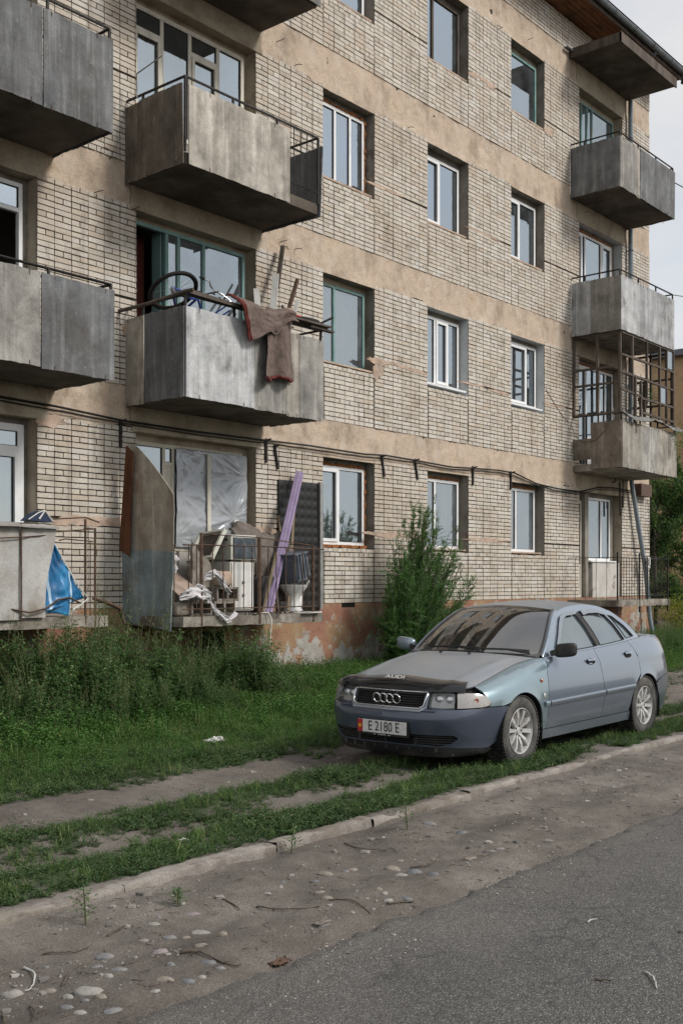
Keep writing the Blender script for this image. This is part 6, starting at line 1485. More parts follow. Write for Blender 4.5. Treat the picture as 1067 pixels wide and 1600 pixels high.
q = MB(); q.grid(lambda u, v: (9.41 - .02 * v, -.03 - .17 * v - .22 * (1 - u) * (1 - .35 * v), 2.06 + 1.38 * v - .1 * (1 - u)), 4, 14, .008); q.build('rusty_strip', pmat('deep_rust', [(.3, (.085, .032, .016)), (.7, (.16, .07, .035))], 6, (1, 1, .4)), sh)
# plastic film over the window
def film_mat():
    t = NT('plastic_film'); v = t.coords(); n = t.noise(v, 5, 4, .6)
    gl = t.n('ShaderNodeBsdfGlossy'); gl.inputs['Roughness'].default_value = .20; gl.inputs['Color'].default_value = (.75, .80, .88, 1)
    df = t.n('ShaderNodeBsdfDiffuse'); df.inputs['Color'].default_value = (.52, .55, .58, 1)
    tr = t.n('ShaderNodeBsdfTransparent'); tr.inputs['Color'].default_value = (.7, .74, .78, 1)
    fr = t.n('ShaderNodeFresnel'); fr.inputs['IOR'].default_value = 1.75
    a = t.n('ShaderNodeMixShader'); a.inputs[0].default_value = .62; t.link(tr.outputs[0], a.inputs[1]); t.link(df.outputs[0], a.inputs[2])
    b = t.n('ShaderNodeMixShader'); t.link(fr.outputs[0], b.inputs[0]); t.link(a.outputs[0], b.inputs[1]); t.link(gl.outputs[0], b.inputs[2]); t.link(b.outputs[0], t.out.inputs['Surface']); return t.m
M_FILM = film_mat()
fl = thing('plastic_film', 'crinkled clear plastic film stretched over the ground floor balcony window', 'plastic film', (11.2, .10, 2.1)); q = MB()
def filmf(u, v):
    x = 10.53 + 1.41 * u; z = 2.12 + 1.42 * v; f = 0
    for (cx, cz, k, am) in ((0, 1.0, 17, .020), (1.0, .78, 15, .022), (0, .1, 19, .016), (.82, .33, 21, .03), (0, .55, 13, .014), (.45, 1.05, 21, .016)):
        dx, dz = u - cx, (v - cz) * 1.1; rr = sqrt(dx * dx + dz * dz) + .02; th_ = math.atan2(dz, dx); f += 2.0 * am * abs(fbm(th_ * 1.7 + cx * 7, rr * .8, cz * 5 + k, 1.6, 3)) * math.exp(-rr * 1.9) * min(1, rr * 5)
    return (x, .105 - f * .75 + .035 * fbm(u, v, 3, 1.6), z)
q.grid(filmf, 90, 90, .0015); q.build('film', M_FILM, fl, smooth=180)
q = MB(); q.box(11.10, 11.17, .055, .075, 2.1, 3.5); q.build('batten', M_CREAM, fl)
q = MB(); q.box(11.62, 11.72, .03, .06, 2.0, 2.55); q.build('loose_strip', M_WHITE, fl)
# cooker on a cabinet
cb = thing('cabinet', 'narrow white metal cabinet under the old cooker on the ground floor balcony', 'cabinet', (10.85, -.7, 1.17))
box_part('body', 10.64, 11.10, -.88, -.45, 1.22, 1.90, M_CREAME, cb); box_part('front', 10.67, 11.085, -.896, -.881, 1.24, 1.885, M_WHITE, cb)
for z in (1.42, 1.60): box_part('handle', 10.86, 10.90, -.912, -.897, z, z + .035, M_ALU, cb, .003)
box_part('plinth', 10.66, 11.08, -.86, -.47, 1.172, 1.219, M_BLACK, cb, 0)
ck = thing('oven', 'small old cream oven with dark glass door standing on the white cabinet', 'oven', (10.88, -.68, 1.92))
box_part('body', 10.66, 11.14, -.88, -.36, 1.93, 2.26, M_CREAME, ck); box_part('top_plate', 10.65, 11.15, -.885, -.355, 2.261, 2.275, M_WHITE, ck, .004)
q = MB(); q.box(10.70, 11.13, -.897, -.882, 1.95, 2.24); q.build('glass_door', pmat('dark_oven_glass', [(.3, (.035, .045, .055)), (.7, (.08, .10, .12))], 9, rough=.25, bump=.05, dirt=(.25, .27, .29), dirt_range=(.55, .8), dirt_scale=6), ck, bevel=.003)
for k in range(4): box_part('foot', 10.68 + .42 * (k % 2), 10.72 + .42 * (k % 2), -.86 + .44 * (k // 2), -.82 + .44 * (k // 2), 1.905, 1.93, M_BLACK, ck, 0)
for dy in (0, 1): 
    q = MB(); q.lathe([(0, .012), (.014, .012), (.016, 0)], 10, Matrix.Translation((10.658, -.80 + dy * .05, 2.21)) @ Matrix.Rotation(pi / 2, 4, 'Z')); q.build('knob', M_BLACK, ck)
hd = thing('cooker_hood', 'tilted cream sheet metal cooker hood leaning against the old oven', 'cooker hood', (10.50, -.62, 1.9)); q = MB()
Mh = Matrix.Translation((10.46, -.60, 2.12)) @ Matrix.Rotation(radians(-52), 4, 'Y') @ Matrix.Rotation(radians(8), 4, 'Z')
for a in ((-.26, .26, -.24, -.20, -.03, .03), (-.26, .26, .20, .24, -.03, .03), (-.26, -.22, -.20, .20, -.03, .03), (.22, .26, -.20, .20, -.03, .03)): q.box(*a, M=Mh)
q.build('frame', M_CREAME, hd, bevel=.004); q = MB(); q.box(-.22, .22, -.20, .20, -.028, -.016, M=Mh); q.build('filter_plate', M_DKWOOD, hd)
q = MB(); q.prism([(10.46, 2.22), (10.66, 1.88), (10.66, 1.55)], lambda p, d: (p[0], -.30 + d, p[1]), .02); q.build('side_plate', M_CREAME, hd)
# hollow concrete blocks, slab pieces, rags
M_CIN = pmat('cinder_block', [(.3, (.17, .15, .13)), (.7, (.29, .26, .225))], 14, rough=.97, bump=.9, bdist=.01, dirt=(.12, .1, .085))
def cblock(label, x, y, z, rot=0, w=.39, d=.19, h=.19):
    o = thing('concrete_block', label, 'concrete block', (x, y, z), 'hollow concrete blocks stacked on the ground floor balcony'); M_ = Matrix.Translation((x, y, z)) @ Matrix.Rotation(rot, 4, 'Z'); q = MB(); t = .032
    # hollow cells face the street
    q.box(-w / 2, w / 2, -d / 2, d / 2, 0, t, M_); q.box(-w / 2, w / 2, -d / 2, d / 2, h - t, h, M_)
    for x0 in (-w / 2, -t / 2, w / 2 - t): q.box(x0, x0 + t, -d / 2, d / 2, t, h - t, M_)
    q.box(-w / 2 + t, -t / 2, d / 2 - .02, d / 2, t, h - t, M_); q.box(t / 2, w / 2 - t, d / 2 - .02, d / 2, t, h - t, M_)
    q.build('block', M_CIN, o, bevel=.004); return o
cblock('hollow concrete block with two dark cells, bottom row beside the cabinet', 10.34, -1.0, 1.172)
cblock('hollow concrete block at the left of the bottom row behind the white rag', 9.92, -1.0, 1.172, .05)
cblock('hollow concrete block lying on the right bottom block beside the cabinet', 10.42, -.98, 1.364, -.06)
o = thing('concrete_block', 'solid brown block at the far left of the bottom row beside the leaning sheet', 'concrete block', (9.63, -.98, 1.172)); q = MB(); rough_block(q, (9.63, -.98, 1.27), .14, .10, .095, .1, .08, 3); q.build('block', M_CIN, o, recalc=True, smooth=50)
o = thing('stone_block', 'pale tan broken stone block sitting on the upper hollow block', 'stone', (10.46, -.9, 1.56)); q = MB(); rough_block(q, (10.46, -.92, 1.665), .13, .09, .105, .0, .07, 8); q.build('stone', M_SILLP, o, recalc=True, smooth=40)
o = thing('concrete_slab', 'upright grey broken concrete slab with a jagged pointed top among the blocks', 'concrete slab', (10.16, -.85, 1.36)); q = MB()
jg = [(9.98, 1.56), (10.30, 1.54), (10.34, 1.62), (10.33, 1.84), (10.27, 1.93), (10.19, 1.97), (10.14, 2.02), (10.09, 2.04), (10.05, 2.13), (10.01, 2.15), (9.985, 2.05), (9.99, 1.8)]
q.prism(dens(jg, .05), lambda p, d: (p[0] + .006 * fbm(p[0], p[1], d, 20), -.84 + d + .01 * fbm(p[0], p[1], 1, 9), p[1] + .006 * fbm(p[1], p[0], d, 22)), .05); q.build('slab', M_CONC, o)
o = thing('board', 'stained pinkish board lying across the left blocks under the white rags', 'board', (9.75, -.95, 1.40)); q = MB(); q.grid(lambda u, v: (9.55 + .42 * u, -1.12 + .55 * v, 1.42 + .02 * u + .30 * v + .01 * fbm(u, v, 0, 3)), 8, 8, .014); q.build('board', pmat('pinkish_board', [(.3, (.34, .25, .21)), (.7, (.45, .36, .31))], 4, dirt=(.22, .15, .11)), o, smooth=40)
M_RAG = pmat('white_plastic_rag', [(.3, (.46, .45, .46)), (.7, (.60, .59, .61))], 5, rough=.85, bump=.4, bdist=.01, dirt=(.38, .35, .34), dirt_range=(.55, .75))
def rag(label, pts, wid, amp, seed, name='plastic_bag'):
    o = thing(name, label, 'plastic bag', pts[0]); cl = catmull(pts, 8); q = MB(); n = len(cl) - 1
    def fn(u, v):
        i = u * n; k = min(int(i), n - 1); p = cl[k].lerp(cl[k + 1], i - k); w_ = wid * (.55 + .5 * sin(pi * u)) * (1 + .35 * fbm(u * 3, seed, 0, 2))
        return p + Vector((amp * .8 * fbm(u * 3, v * 1.5, seed, 1.1, 3), amp * fbm(u * 2.5, v * 2, seed + 5, 1.2, 3) - .012 * abs(sin(v * 7 + u * 5 + seed)), (v - .5) * w_ + amp * .5 * fbm(u * 3, v * 2, seed + 9, 1.2, 3)))
    q.grid(fn, 44, 22, .004); q.build('film', M_RAG, o, smooth=180); return o
rag('crumpled white plastic bag draped over the left concrete blocks', [(9.50, -1.14, 1.43), (9.72, -1.20, 1.50), (9.92, -1.19, 1.46), (10.05, -1.15, 1.38)], .17, .05, 2)
rag('torn white plastic strip hanging from the upper block beside the jagged slab', [(9.95, -1.1, 1.68), (10.12, -1.12, 1.72), (10.28, -1.12, 1.60), (10.38, -1.13, 1.48)], .12, .05, 11)
rag('white plastic shred hanging down in front of the slab edge below the blocks', [(10.0, -1.19, 1.32), (10.1, -1.24, 1.20), (10.24, -1.25, 1.12), (10.42, -1.22, 1.20)], .09, .03, 23)
rag('white plastic sheet crumpled in the corner against the infill under the window', [(9.62, -.5, 1.75), (9.85, -.45, 1.85), (10.1, -.4, 1.8)], .4, .06, 33)
# furniture under a grey blanket
M_BLK = pmat('grey_brown_blanket', [(.3, (.105, .09, .08)), (.7, (.19, .165, .148))], 8, rough=.97, bump=.5, bdist=.01)
o = thing('blanket', 'grey brown blanket heaped over furniture at the back of the balcony behind the oven', 'blanket', (11.75, -.4, 1.2)); q = MB()
def blf(u, v):
    x = 11.18 + 1.12 * u; z = 2.42 - .10 * u + .06 * sin(u * 7) - .05 * (u < .1); t = v
    return (x + .02 * fbm(u * 3, v * 3, 1, 2), -.30 - .10 * sin(pi * min(1, t * 1.3)) - .25 * t + .05 * sin(u * 16 + 5 * v) * t + .03 * fbm(u * 4, v * 3, 6, 2), z + .10 * sin(pi * min(1, t * 4)) * .5 - .95 * t ** 1.3 + .03 * fbm(u * 5, 0, 2, 2))
q.grid(blf, 50, 34, .03); q.build('cloth', M_BLK, o, smooth=180)
o = thing('wooden_chair_frame', 'dark tangle of a broken chair frame under the grey blanket', 'chair', (11.6, -.7, 1.17)); 
for a, b in (((11.3, -.75, 1.18), (11.35, -.7, 1.9)), ((11.75, -.75, 1.18), (11.7, -.7, 1.8)), ((11.3, -.73, 1.6), (11.76, -.73, 1.55)), ((11.3, -.3, 1.18), (11.3, -.3, 1.9)), ((11.75, -.3, 1.18), (11.75, -.3, 1.9))):
    q = MB(); q.beam(a, b, .035, .035); q.build('leg' if a[2] < 1.2 else 'stretcher', M_DKWOOD, o)
o = thing('pillow', 'dark grey sack slumped on the floor between the oven and the purple frame', 'sack', (11.45, -.8, 1.17)); q = MB(); rough_block(q, (11.42, -.75, 1.45), .17, .14, .26, .2, .25, 14); q.build('sack', flat('dark_cloth', (.045, .042, .042), .95), o, recalc=True, smooth=180)
# black quilted door leaf against the wall
M_QUILT = flat('black_quilted_vinyl', (.012, .012, .013), .45, 0, .4)
o = thing('padded_door', 'black quilted vinyl door leaf leaning against the brick wall behind the purple frame', 'door leaf', (12.9, -.06, 1.17)); q = MB()
q.grid(lambda u, v: (12.50 + .93 * u, -.085 - .012 * abs(sin(u * pi * 6)) * abs(sin(v * pi * 14)) + .03 * v, 1.18 + 2.04 * v), 48, 84, .035); q.build('padding', M_QUILT, o, smooth=60)
q = MB(); q.box(13.431, 13.50, -.10, -.045, 1.18, 3.24); q.build('edge_strip', M_ALU, o)
# purple door frame pieces and battens leaning inside the railing
M_PURP = pmat('purple_paint', [(.3, (.25, .195, .33)), (.7, (.37, .30, .45))], 5, (1, 1, .4), .6, .3, dirt=(.17, .13, .2), dirt_range=(.6, .75))
o = thing('purple_plank', 'long lilac painted door frame piece leaning diagonally across the balcony railing', 'plank', (11.22, -1.0, 1.18)); q = MB(); q.beam((11.20, -1.02, 1.18), (12.86, -.14, 3.36), .075, .045); q.build('board', M_PURP, o, bevel=.004)
q = MB(); q.beam((11.285, -1.04, 1.18), (12.92, -.17, 3.34), .028, .06); q.build('rebate', M_PURP, o, bevel=.003)
M_BAT = pmat('tan_batten', [(.3, (.22, .17, .11)), (.7, (.34, .27, .18))], 6, (1, 1, .3))
for lb, a, b, t in (('thin tan batten leaning to the right of the lilac frame piece', (11.75, -.95, 1.2), (12.75, -.15, 2.75), .03), ('short tan batten leaning to the left of the lilac frame piece', (11.12, -1.05, 1.2), (11.55, -.9, 2.05), .03), ('thin dark stick standing behind the lilac frame piece by the blanket', (12.2, -.5, 1.6), (12.42, -.12, 2.65), .025)):
    o = thing('batten', lb, 'batten', a); q = MB(); q.beam(a, b, t, t); q.build('stick', M_BAT, o)
# toilet with a crate of scrap on it
M_PORC = flat('white_porcelain', (.62, .62, .61), .18, 0, .5, .4)
tl = thing('toilet_bowl', 'white porcelain toilet bowl without cistern standing on the balcony slab', 'toilet', (12.08, -.78, 1.17)); q = MB()
prof = [(.0, .0), (.13, .0), (.135, .03), (.10, .10), (.085, .17), (.10, .24), (.15, .31), (.195, .37), (.205, .405), (.19, .41), (.15, .395), (.11, .30), (.05, .25), (0, .24)]
q.lathe(prof, 26, Matrix.Translation((12.02, -.80, 1.172)) @ Matrix.Rotation(pi / 2, 4, 'X') @ Matrix.Scale(-1, 4, (0, 0, 1)) @ Matrix.Scale(1.1, 4, (1, 0, 0))); q.build('bowl', M_PORC, tl, recalc=True, smooth=60)
q = MB(); q.tube([(12.12, -.74, 1.44), (12.25, -.68, 1.46), (12.33, -.64, 1.40), (12.36, -.62, 1.28)], [.07, .065, .06, .055], 12); q.tube([(12.1, -.78, 1.22), (12.2, -.72, 1.30), (12.3, -.66, 1.38)], [.08, .07, .06], 12); q.build('trap', M_PORC, tl, smooth=60)
q = MB(); q.tube([(12.26, -.86, 1.58), (12.30, -.85, 1.64)], .02, 8); q.build('seat_bolt', M_PORC, tl)
cr = thing('plastic_crate', 'dark blue grey plastic tub of scrap sitting on the toilet bowl', 'crate', (12.15, -.75, 1.60)); Mc = Matrix.Translation((12.10, -.78, 1.63)) @ Matrix.Rotation(radians(-9), 4, 'Y') @ Matrix.Rotation(.15, 4, 'Z')
M_TUB = pmat('dusty_blue_plastic', [(.3, (.07, .085, .11)), (.7, (.14, .16, .19))], 6, rough=.5, bump=.2, dirt=(.24, .24, .24), dirt_range=(.52, .72))
q = MB(); q.box(-.19, .13, -.16, .16, 0, .42, M=Mc); q.build('tub', M_TUB, cr, bevel=.03)
for x in (-.15, -.07, .01, .08):
    q = MB(); q.box(x - .012, x + .012, -.178, -.160, .05, .40, M=Mc); q.build('rib', M_TUB, cr, bevel=.004)
q = MB(); q.box(-.21, .15, -.18, .18, .40, .43, M=Mc); q.build('rim', M_TUB, cr, bevel=.006)
q = MB(); q.box(.135, .24, -.12, .14, .05, .34, M=Mc); q.build('side_box', M_TUB, cr, bevel=.02)
o = thing('plasterboard_scrap', 'flat white scrap of board lying on the slab edge under the toilet', 'scrap board', (12.0, -1.15, 1.175)); q = MB(); q.box(11.75, 12.12, -1.27, -1.0, 1.176, 1.186, j=.012); q.build('scrap', M_WHITE, o)
rb = MB()
for i in range(70): rough_block(rb, (R.uniform(10.5, 12.1), R.uniform(-1.2, -.9), 1.175 + R.random() * .012), R.uniform(.008, .04), R.uniform(.008, .03), R.uniform(.006, .018), R.uniform(0, 3), .3, i, 2)
rbo = rb.build('rubble', M_CONC); stuff(rbo)
o = MB(); o.tube([(10.92, -1.15, 1.185), (11.03, -1.24, 1.20), (11.06, -1.27, 1.10), (11.04, -1.26, .8), (10.98, -1.25, .5), (11.0, -1.24, .25)], .010, 6); tag(o.build('hanging_rope', flat('white_cord', (.6, .58, .54), .7), smooth=60), 'thin white rope hanging from the ground floor slab down over the red plinth', 'rope')
o = MB(); o.tube([(12.46, -.03, 2.1), (12.42, -.05, 1.8), (12.36, -.05, 1.5), (12.44, -.05, 1.3), (12.5, -.06, 1.15)], .010, 6); tag(o.build('black_hose', M_CABLE, smooth=60), 'thin black cable hanging down the brick wall right of the black padded door', 'cable')
# left neighbour: white panel front, banner, roof peak
wp = thing('balcony_cladding', 'battered white sheet cladding round the ground floor balcony at the left edge', 'cladding', (6.6, -1.2, 1.2)); q = MB()
M_WCL = pmat('dirty_white_sheet', [(.3, (.33, .33, .325)), (.7, (.47, .465, .455))], 2, (1, 1, .3), .7, .3, dirt=(.22, .185, .145), dirt_range=(.48, .68))
q = MB(); q.grid(lambda u, v: (5.7 + 1.36 * u, -1.24 + .012 * fbm(u, v, 0, 2), 1.2 + 1.06 * v), 8, 8, .015); q.build('panel', M_WCL, wp)
q = MB(); q.grid(lambda u, v: (7.07 + (.32 + .10 * v - .03 * sin(v * 5)) * u, -1.245 + .015 * fbm(u, v, 4, 2) - .03 * u * v, 1.22 + 1.05 * v), 10, 12, .012); q.build('panel', M_WCL, wp)
q = MB(); q.grid(lambda u, v: (5.7 + 1.82 * u, -1.32 + .3 * v, 2.27 + .05 * v - .03 * u + .01 * fbm(u * 4, v, 0, 2)), 14, 3, .02); q.build('ledge', M_WCL, wp)
q = MB(); q.tube([(7.06, -1.262, 1.2), (7.06, -1.262, 2.27)], .012, 6); q.build('batten', M_RUST, wp)
q = MB(); q.tube([(5.7, -1.275, 2.10), (6.8, -1.28, 2.10), (7.1, -1.275, 2.12), (7.5, -1.25, 2.16)], .008, 5); q.build('wire', M_RUST, wp)
def banner_mat():
    t = NT('blue_printed_vinyl'); v = t.coords((1, 1, 1)); n = t.noise(v, 2.6, 5, .6, .8)
    c = t.ramp(n, [(.3, (.01, .06, .16)), (.5, (.02, .16, .36)), (.62, (.04, .27, .50)), (.8, (.03, .13, .30))])
    w_ = t.n('ShaderNodeTexWave'); w_.inputs['Scale'].default_value = 1.1; w_.inputs['Distortion'].default_value = 3; t.link(v, w_.inputs['Vector'])
    c = t.mix(t.ramp(w_.outputs['Fac'], [(.955, 0), (.985, .85)]), c, (.45, .62, .74))
    t.bsdf(c, .3, 0, .5); return t.m
M_BAN = banner_mat()
bn = thing('blue_banner', 'glossy blue printed vinyl banner with a white edge hanging loose behind the white cladding', 'banner', (7.6, -1.2, 1.3))
E1 = [(7.52, 2.07), (7.66, 1.86), (7.80, 1.66), (7.93, 1.50), (8.00, 1.43)]; E0 = [(7.45, 2.02), (7.42, 1.75), (7.40, 1.55), (7.32, 1.36), (7.20, 1.25)]
def e_at(E, v): i = v * (len(E) - 1); k = min(int(i), len(E) - 2); f = i - k; return E[k][0] + (E[k + 1][0] - E[k][0]) * f, E[k][1] + (E[k + 1][1] - E[k][1]) * f
q = MB(); q.grid(lambda u, v: (lambda a, b: (a[0] + (b[0] - a[0]) * u, -1.20 + .06 * sin(u * 5 + v * 3) * v + .03 * fbm(u * 3, v * 3, 2, 2), a[1] + (b[1] - a[1]) * u))(e_at(E0, v), e_at(E1, v)), 24, 24, .003); q.build('vinyl', M_BAN, bn, smooth=180)
q = MB(); q.grid(lambda u, v: (7.20 + .55 * u + .12 * v * (1 - u), -1.19 + .05 * sin(u * 6), 1.245 + .20 * v - .02 * sin(u * 8)), 14, 8, .003); q.build('lower_fold', M_BAN, bn, smooth=180)
q = MB(); q.tube([(x, -1.22, z) for x, z in E1] + [(7.90, -1.22, 1.36), (7.78, -1.22, 1.30)], .007, 5); q.build('white_edge', M_WHITE, bn, smooth=60)
o = thing('folded_sign', 'small dark blue folded board with white edges lying on the ledge of the white cladding', 'sign board', (7.3, -1.15, 2.3)); q = MB(); q.prism([(7.17, 2.31), (7.50, 2.30), (7.37, 2.43), (7.28, 2.40)], lambda p, d: (p[0], -1.25 + d, p[1]), .18); q.build('board', flat('navy_board', (.015, .03, .07), .4), o)
q = MB(); q.tube([(7.30, -1.256, 2.33), (7.375, -1.256, 2.425), (7.48, -1.256, 2.31)], .012, 4); q.build('white_edge', M_WHITE, o)
q = MB(); q.tube([(7.16, -1.255, 2.32), (7.29, -1.255, 2.40), (7.37, -1.255, 2.43)], .006, 4); q.build('white_edge', M_WHITE, o)
o = MB(); o.tube([(6.9, -1.22, 1.33), (7.15, -1.3, 1.28), (7.35, -1.3, 1.32), (7.52, -1.3, 1.42), (7.7, -1.26, 1.44), (7.86, -1.24, 1.38)], .011, 6); tag(o.build('rusty_wire', M_RUST, smooth=60), 'thick rusty wire bowed in front of the white cladding and blue banner', 'wire')
# warning plate on the far downpipe
o = thing('warning_plate', 'small white warning plate fixed to the leaning downpipe above the far railing', 'sign', (25.36, -.30, 2.0)); q = MB(); q.box(24.22, 24.42, -1.213, -1.20, 2.02, 2.28, Matrix.Translation((25.36, -.30, 2.10)) @ Matrix.Rotation(radians(12), 4, 'Y') @ Matrix.Translation((-24.32, 1.2, -2.15))); q.build('plate', M_WHITE, o)
q = MB(); q.tube([(25.32, -.317, 2.17), (25.38, -.317, 2.11), (25.33, -.317, 2.10), (25.38, -.317, 2.02)], .008, 4); q.build('bolt_mark', M_CABLE, o)
# ---------------------------------------------------------------- second floor balcony: bicycle, planks, blanket
bk = thing('bicycle', 'blue bicycle lying on its side on the cluttered second floor balcony', 'bicycle', (9.9, -.55, 5.5))
C0 = Vector((9.93, -.52, 5.555)); ex = Vector((.99, -.04, .0)).normalized(); ey = Vector((-.05, .80, -.52)); ey = (ey - ex * ey.dot(ex)).normalized(); ez = ex.cross(ey)
Bk = Matrix(((ex.x, ey.x, ez.x, C0.x), (ex.y, ey.y, ez.y, C0.y), (ex.z, ey.z, ez.z, C0.z), (0, 0, 0, 1)))
M_BLUE = flat('blue_frame_paint', (.035, .085, .42), .35, .2, .5, .5); M_TYR = flat('bicycle_tyre', (.014, .013, .013), .85)
def wheel_b(c, r, mtyre):
    Mw = Bk @ Matrix.Translation(c) @ Matrix.Rotation(pi / 2, 4, 'X')
    q = MB(); q.lathe([(r + .027 * cos(a), .027 * sin(a)) for a in [k * pi / 4 for k in range(8)]], 44, Mw, True); w_ = q.build('wheel', mtyre, bk, smooth=80)
    q = MB(); q.lathe([(r - .028 + .010 * cos(a), .012 * sin(a)) for a in [k * pi / 3 for k in range(6)]], 44, Mw, True); q.build('rim', M_RUST, w_, smooth=80)
    q = MB(); q.tube([Bk @ Vector((c[0], c[1], -.05)), Bk @ Vector((c[0], c[1], .05))], .022, 8); q.build('hub', M_ALU, w_, smooth=60)
    q = MB()
    for k in range(28):
        a = 2 * pi * k / 28; q.tube([Bk @ Vector((c[0] + .018 * cos(a + 1), c[1] + .018 * sin(a + 1), .03 * (-1) ** k)), Bk @ Vector((c[0] + (r - .03) * cos(a), c[1] + (r - .03) * sin(a), 0))], .0016, 4, False)
    q.build('spokes', M_ALU, w_, kind='stuff')
wheel_b((0, 0, 0), .33, M_TYR); 
def bt(name, a, b, r, m): q = MB(); q.tube([Bk @ Vector(a), Bk @ Vector(b)], r, 8); q.build(name, m, bk, smooth=60)
for a, b in (((0, 0, .06), (.44, .02, .03)), ((0, 0, -.06), (.44, .02, -.03)), ((0, 0, .06), (.36, .42, .02)), ((.44, .02, 0), (.33, .50, 0)), ((.44, .02, 0), (.86, .42, 0)), ((.36, .42, 0), (.84, .50, 0)), ((.84, .54, 0), (.90, .36, 0))): bt('frame_tube', a, b, .017, M_BLUE)
for z in (.05, -.05): bt('fork_blade', (.89, .38, z), (1.04, .05, z), .012, M_BLUE)
q = MB(); q.tube([Vector(p) for p in ((10.40, -.62, 5.80), (10.46, -.66, 5.77), (10.43, -.72, 5.68), (10.41, -.8, 5.62), (10.52, -.86, 5.56), (10.62, -.90, 5.50), (10.63, -.92, 5.44))], .013, 8); q.build('handlebar', flat('chrome_bar', (.7, .7, .7), .2, .9), bk, smooth=60)
q = MB(); q.tube([(10.34, -.60, 5.815), (10.41, -.62, 5.80)], .019, 8); q.build('grip', M_TYR, bk, smooth=60)
q = MB(); q.tube([(9.85, -.85, 5.40), (10.1, -.86, 5.47), (10.35, -.84, 5.56), (10.47, -.83, 5.60)], .012, 6); q.tube([(10.30, -.86, 5.55), (10.34, -.90, 5.52)], .01, 5); q.build('chain_guard', M_TYR, bk, smooth=60)
q = MB(); q.lathe([(0, .01), (.085, .006), (.09, 0), (.085, -.006), (0, -.01)], 20, Bk @ Matrix.Translation((.44, .02, .05)) @ Matrix.Rotation(pi / 2, 4, 'X')); q.build('chainring', M_RUST, bk, smooth=40)
M_GPL = pmat('grey_white_plank', [(.3, (.40, .40, .38)), (.7, (.56, .56, .54))], 5, (1, 1, .25), .85, .3, dirt=(.2, .18, .15), dirt_range=(.6, .75))
for lb, a, b, w_, h_, m in (
    ('tall narrow pale plank standing behind the brown blanket, lower end of the pair', (11.75, -.62, 5.36), (12.17, -.30, 6.30), .10, .03, M_GPL),
    ('weathered grey post with a bent nail rising above the pale planks to the plaster band', (12.20, -.30, 6.10), (12.50, -.14, 6.83), .06, .06, M_DKWOOD),
    ('short pale plank leaning left of the tall pale plank over the blanket', (11.55, -.55, 5.40), (11.83, -.22, 6.02), .09, .025, M_GPL),
    ('brown split board standing right of the tall pale plank', (12.0, -.72, 5.40), (12.12, -.60, 5.72), .16, .03, M_SILLP),
    ('pale slat leaning to the right over the blanket end', (12.02, -.74, 5.40), (12.45, -.50, 5.92), .06, .03, M_GPL),
    ('rusty brown angle iron sticking up to the right behind the slats', (12.05, -.6, 5.5), (12.55, -.40, 6.28), .05, .05, M_RUST)):
    o = thing('plank', lb, 'plank', a); q = MB(); q.beam(a, b, w_, h_); q.build('board', m, o, bevel=.003)
o = MB(); o.tube([(12.5, -.14, 6.82), (12.56, -.16, 6.84), (12.60, -.17, 6.80)], .007, 5); tag(o.build('bent_nail', M_RUST), 'bent nail at the top of the weathered grey post', 'nail')
o = thing('shelf_board', 'rough grey boards laid flat over the right end of the balcony rail', 'boards', (11.95, -1.2, 5.36))
for k, (x0, x1, y0, y1, z) in enumerate(((11.45, 12.30, -1.30, -1.14, 5.355), (11.50, 12.36, -1.12, -.98, 5.36), (11.9, 12.42, -1.26, -1.18, 5.31))): box_part('plank', x0, x1, y0, y1, z, z + .03, M_DKWOOD, o, .003)
o = MB(); o.tube([(12.18, -1.2, 5.42), (12.34, -1.30, 5.52)], .018, 6); tag(o.build('black_rod', M_CABLE), 'short black rod pointing up at the right end of the flat boards', 'rod')
o = thing('red_bent_bar', 'red and black bent tube piece lying on the boards at the right of the blanket', 'metal tube', (12.0, -1.1, 5.42)); q = MB(); q.tube([(11.60, -1.02, 5.40), (11.66, -1.02, 5.49), (11.80, -1.03, 5.50), (11.95, -1.05, 5.48)], .017, 7); q.build('red_tube', flat('red_enamel', (.42, .025, .045), .35, 0, .5, .5), o, smooth=60)  # red bent bar with a black padded end
q = MB(); rough_block(q, (12.05, -1.08, 5.455), .19, .06, .035, -.1, .1, 4); q.build('black_pad', M_TYR, o, recalc=True, smooth=180)
o = MB(); o.tube([(11.62, -.95, 5.62), (11.64, -.96, 5.52), (11.74, -.98, 5.44), (11.88, -1.0, 5.42)], .016, 7); tag(o.build('bent_black_tube', M_CABLE, smooth=60), 'thin black bent handle standing up between the blanket and the pale planks', 'handle')
# brown wool blanket with red trim over the rail
M_WOOL = pmat('brown_wool_blanket', [(.3, (.115, .085, .074)), (.7, (.18, .138, .122))], 10, rough=.98, bump=.6, bdist=.006, fine=90); M_TRIM = pmat('dark_red_trim', [(.3, (.075, .016, .014)), (.7, (.15, .034, .028))], 18, rough=.95, bump=.6)
o = thing('blanket', 'brown wool blanket with dark red trim hung over the second floor balcony rail', 'blanket', (10.9, -1.27, 5.3))
def lower(u, v):
    x = 10.90 + (.56 + .08 * v) * u - .05 * v; fall = (.97 + .03 * sin(u * 5.2 + 1) + .025 * sin(u * 11)) * v
    return (x + .03 * sin(v * 4 + u * 3), -1.30 - .062 * sin(u * pi * 3.1 + .6 + .8 * v) * (.3 + .7 * v) - .03 * v + .02 * fbm(u * 2, v * 2, 4, 1.5) + .007 * fbm(u * 5, v * 8, 7, 2.0), 5.40 - fall)
q = MB(); q.grid(lower, 60, 44, .007); cl = q.build('lower_fold', M_WOOL, o, smooth=70)
q = MB(); pts = [Vector(lower(u / 20, .985)) + Vector((0, -.01, -.01 + .012 * sin(u * 2.1))) for u in range(0, 19)]; q.tube(pts, .024, 6); q.build('trim', M_TRIM, cl, smooth=60)
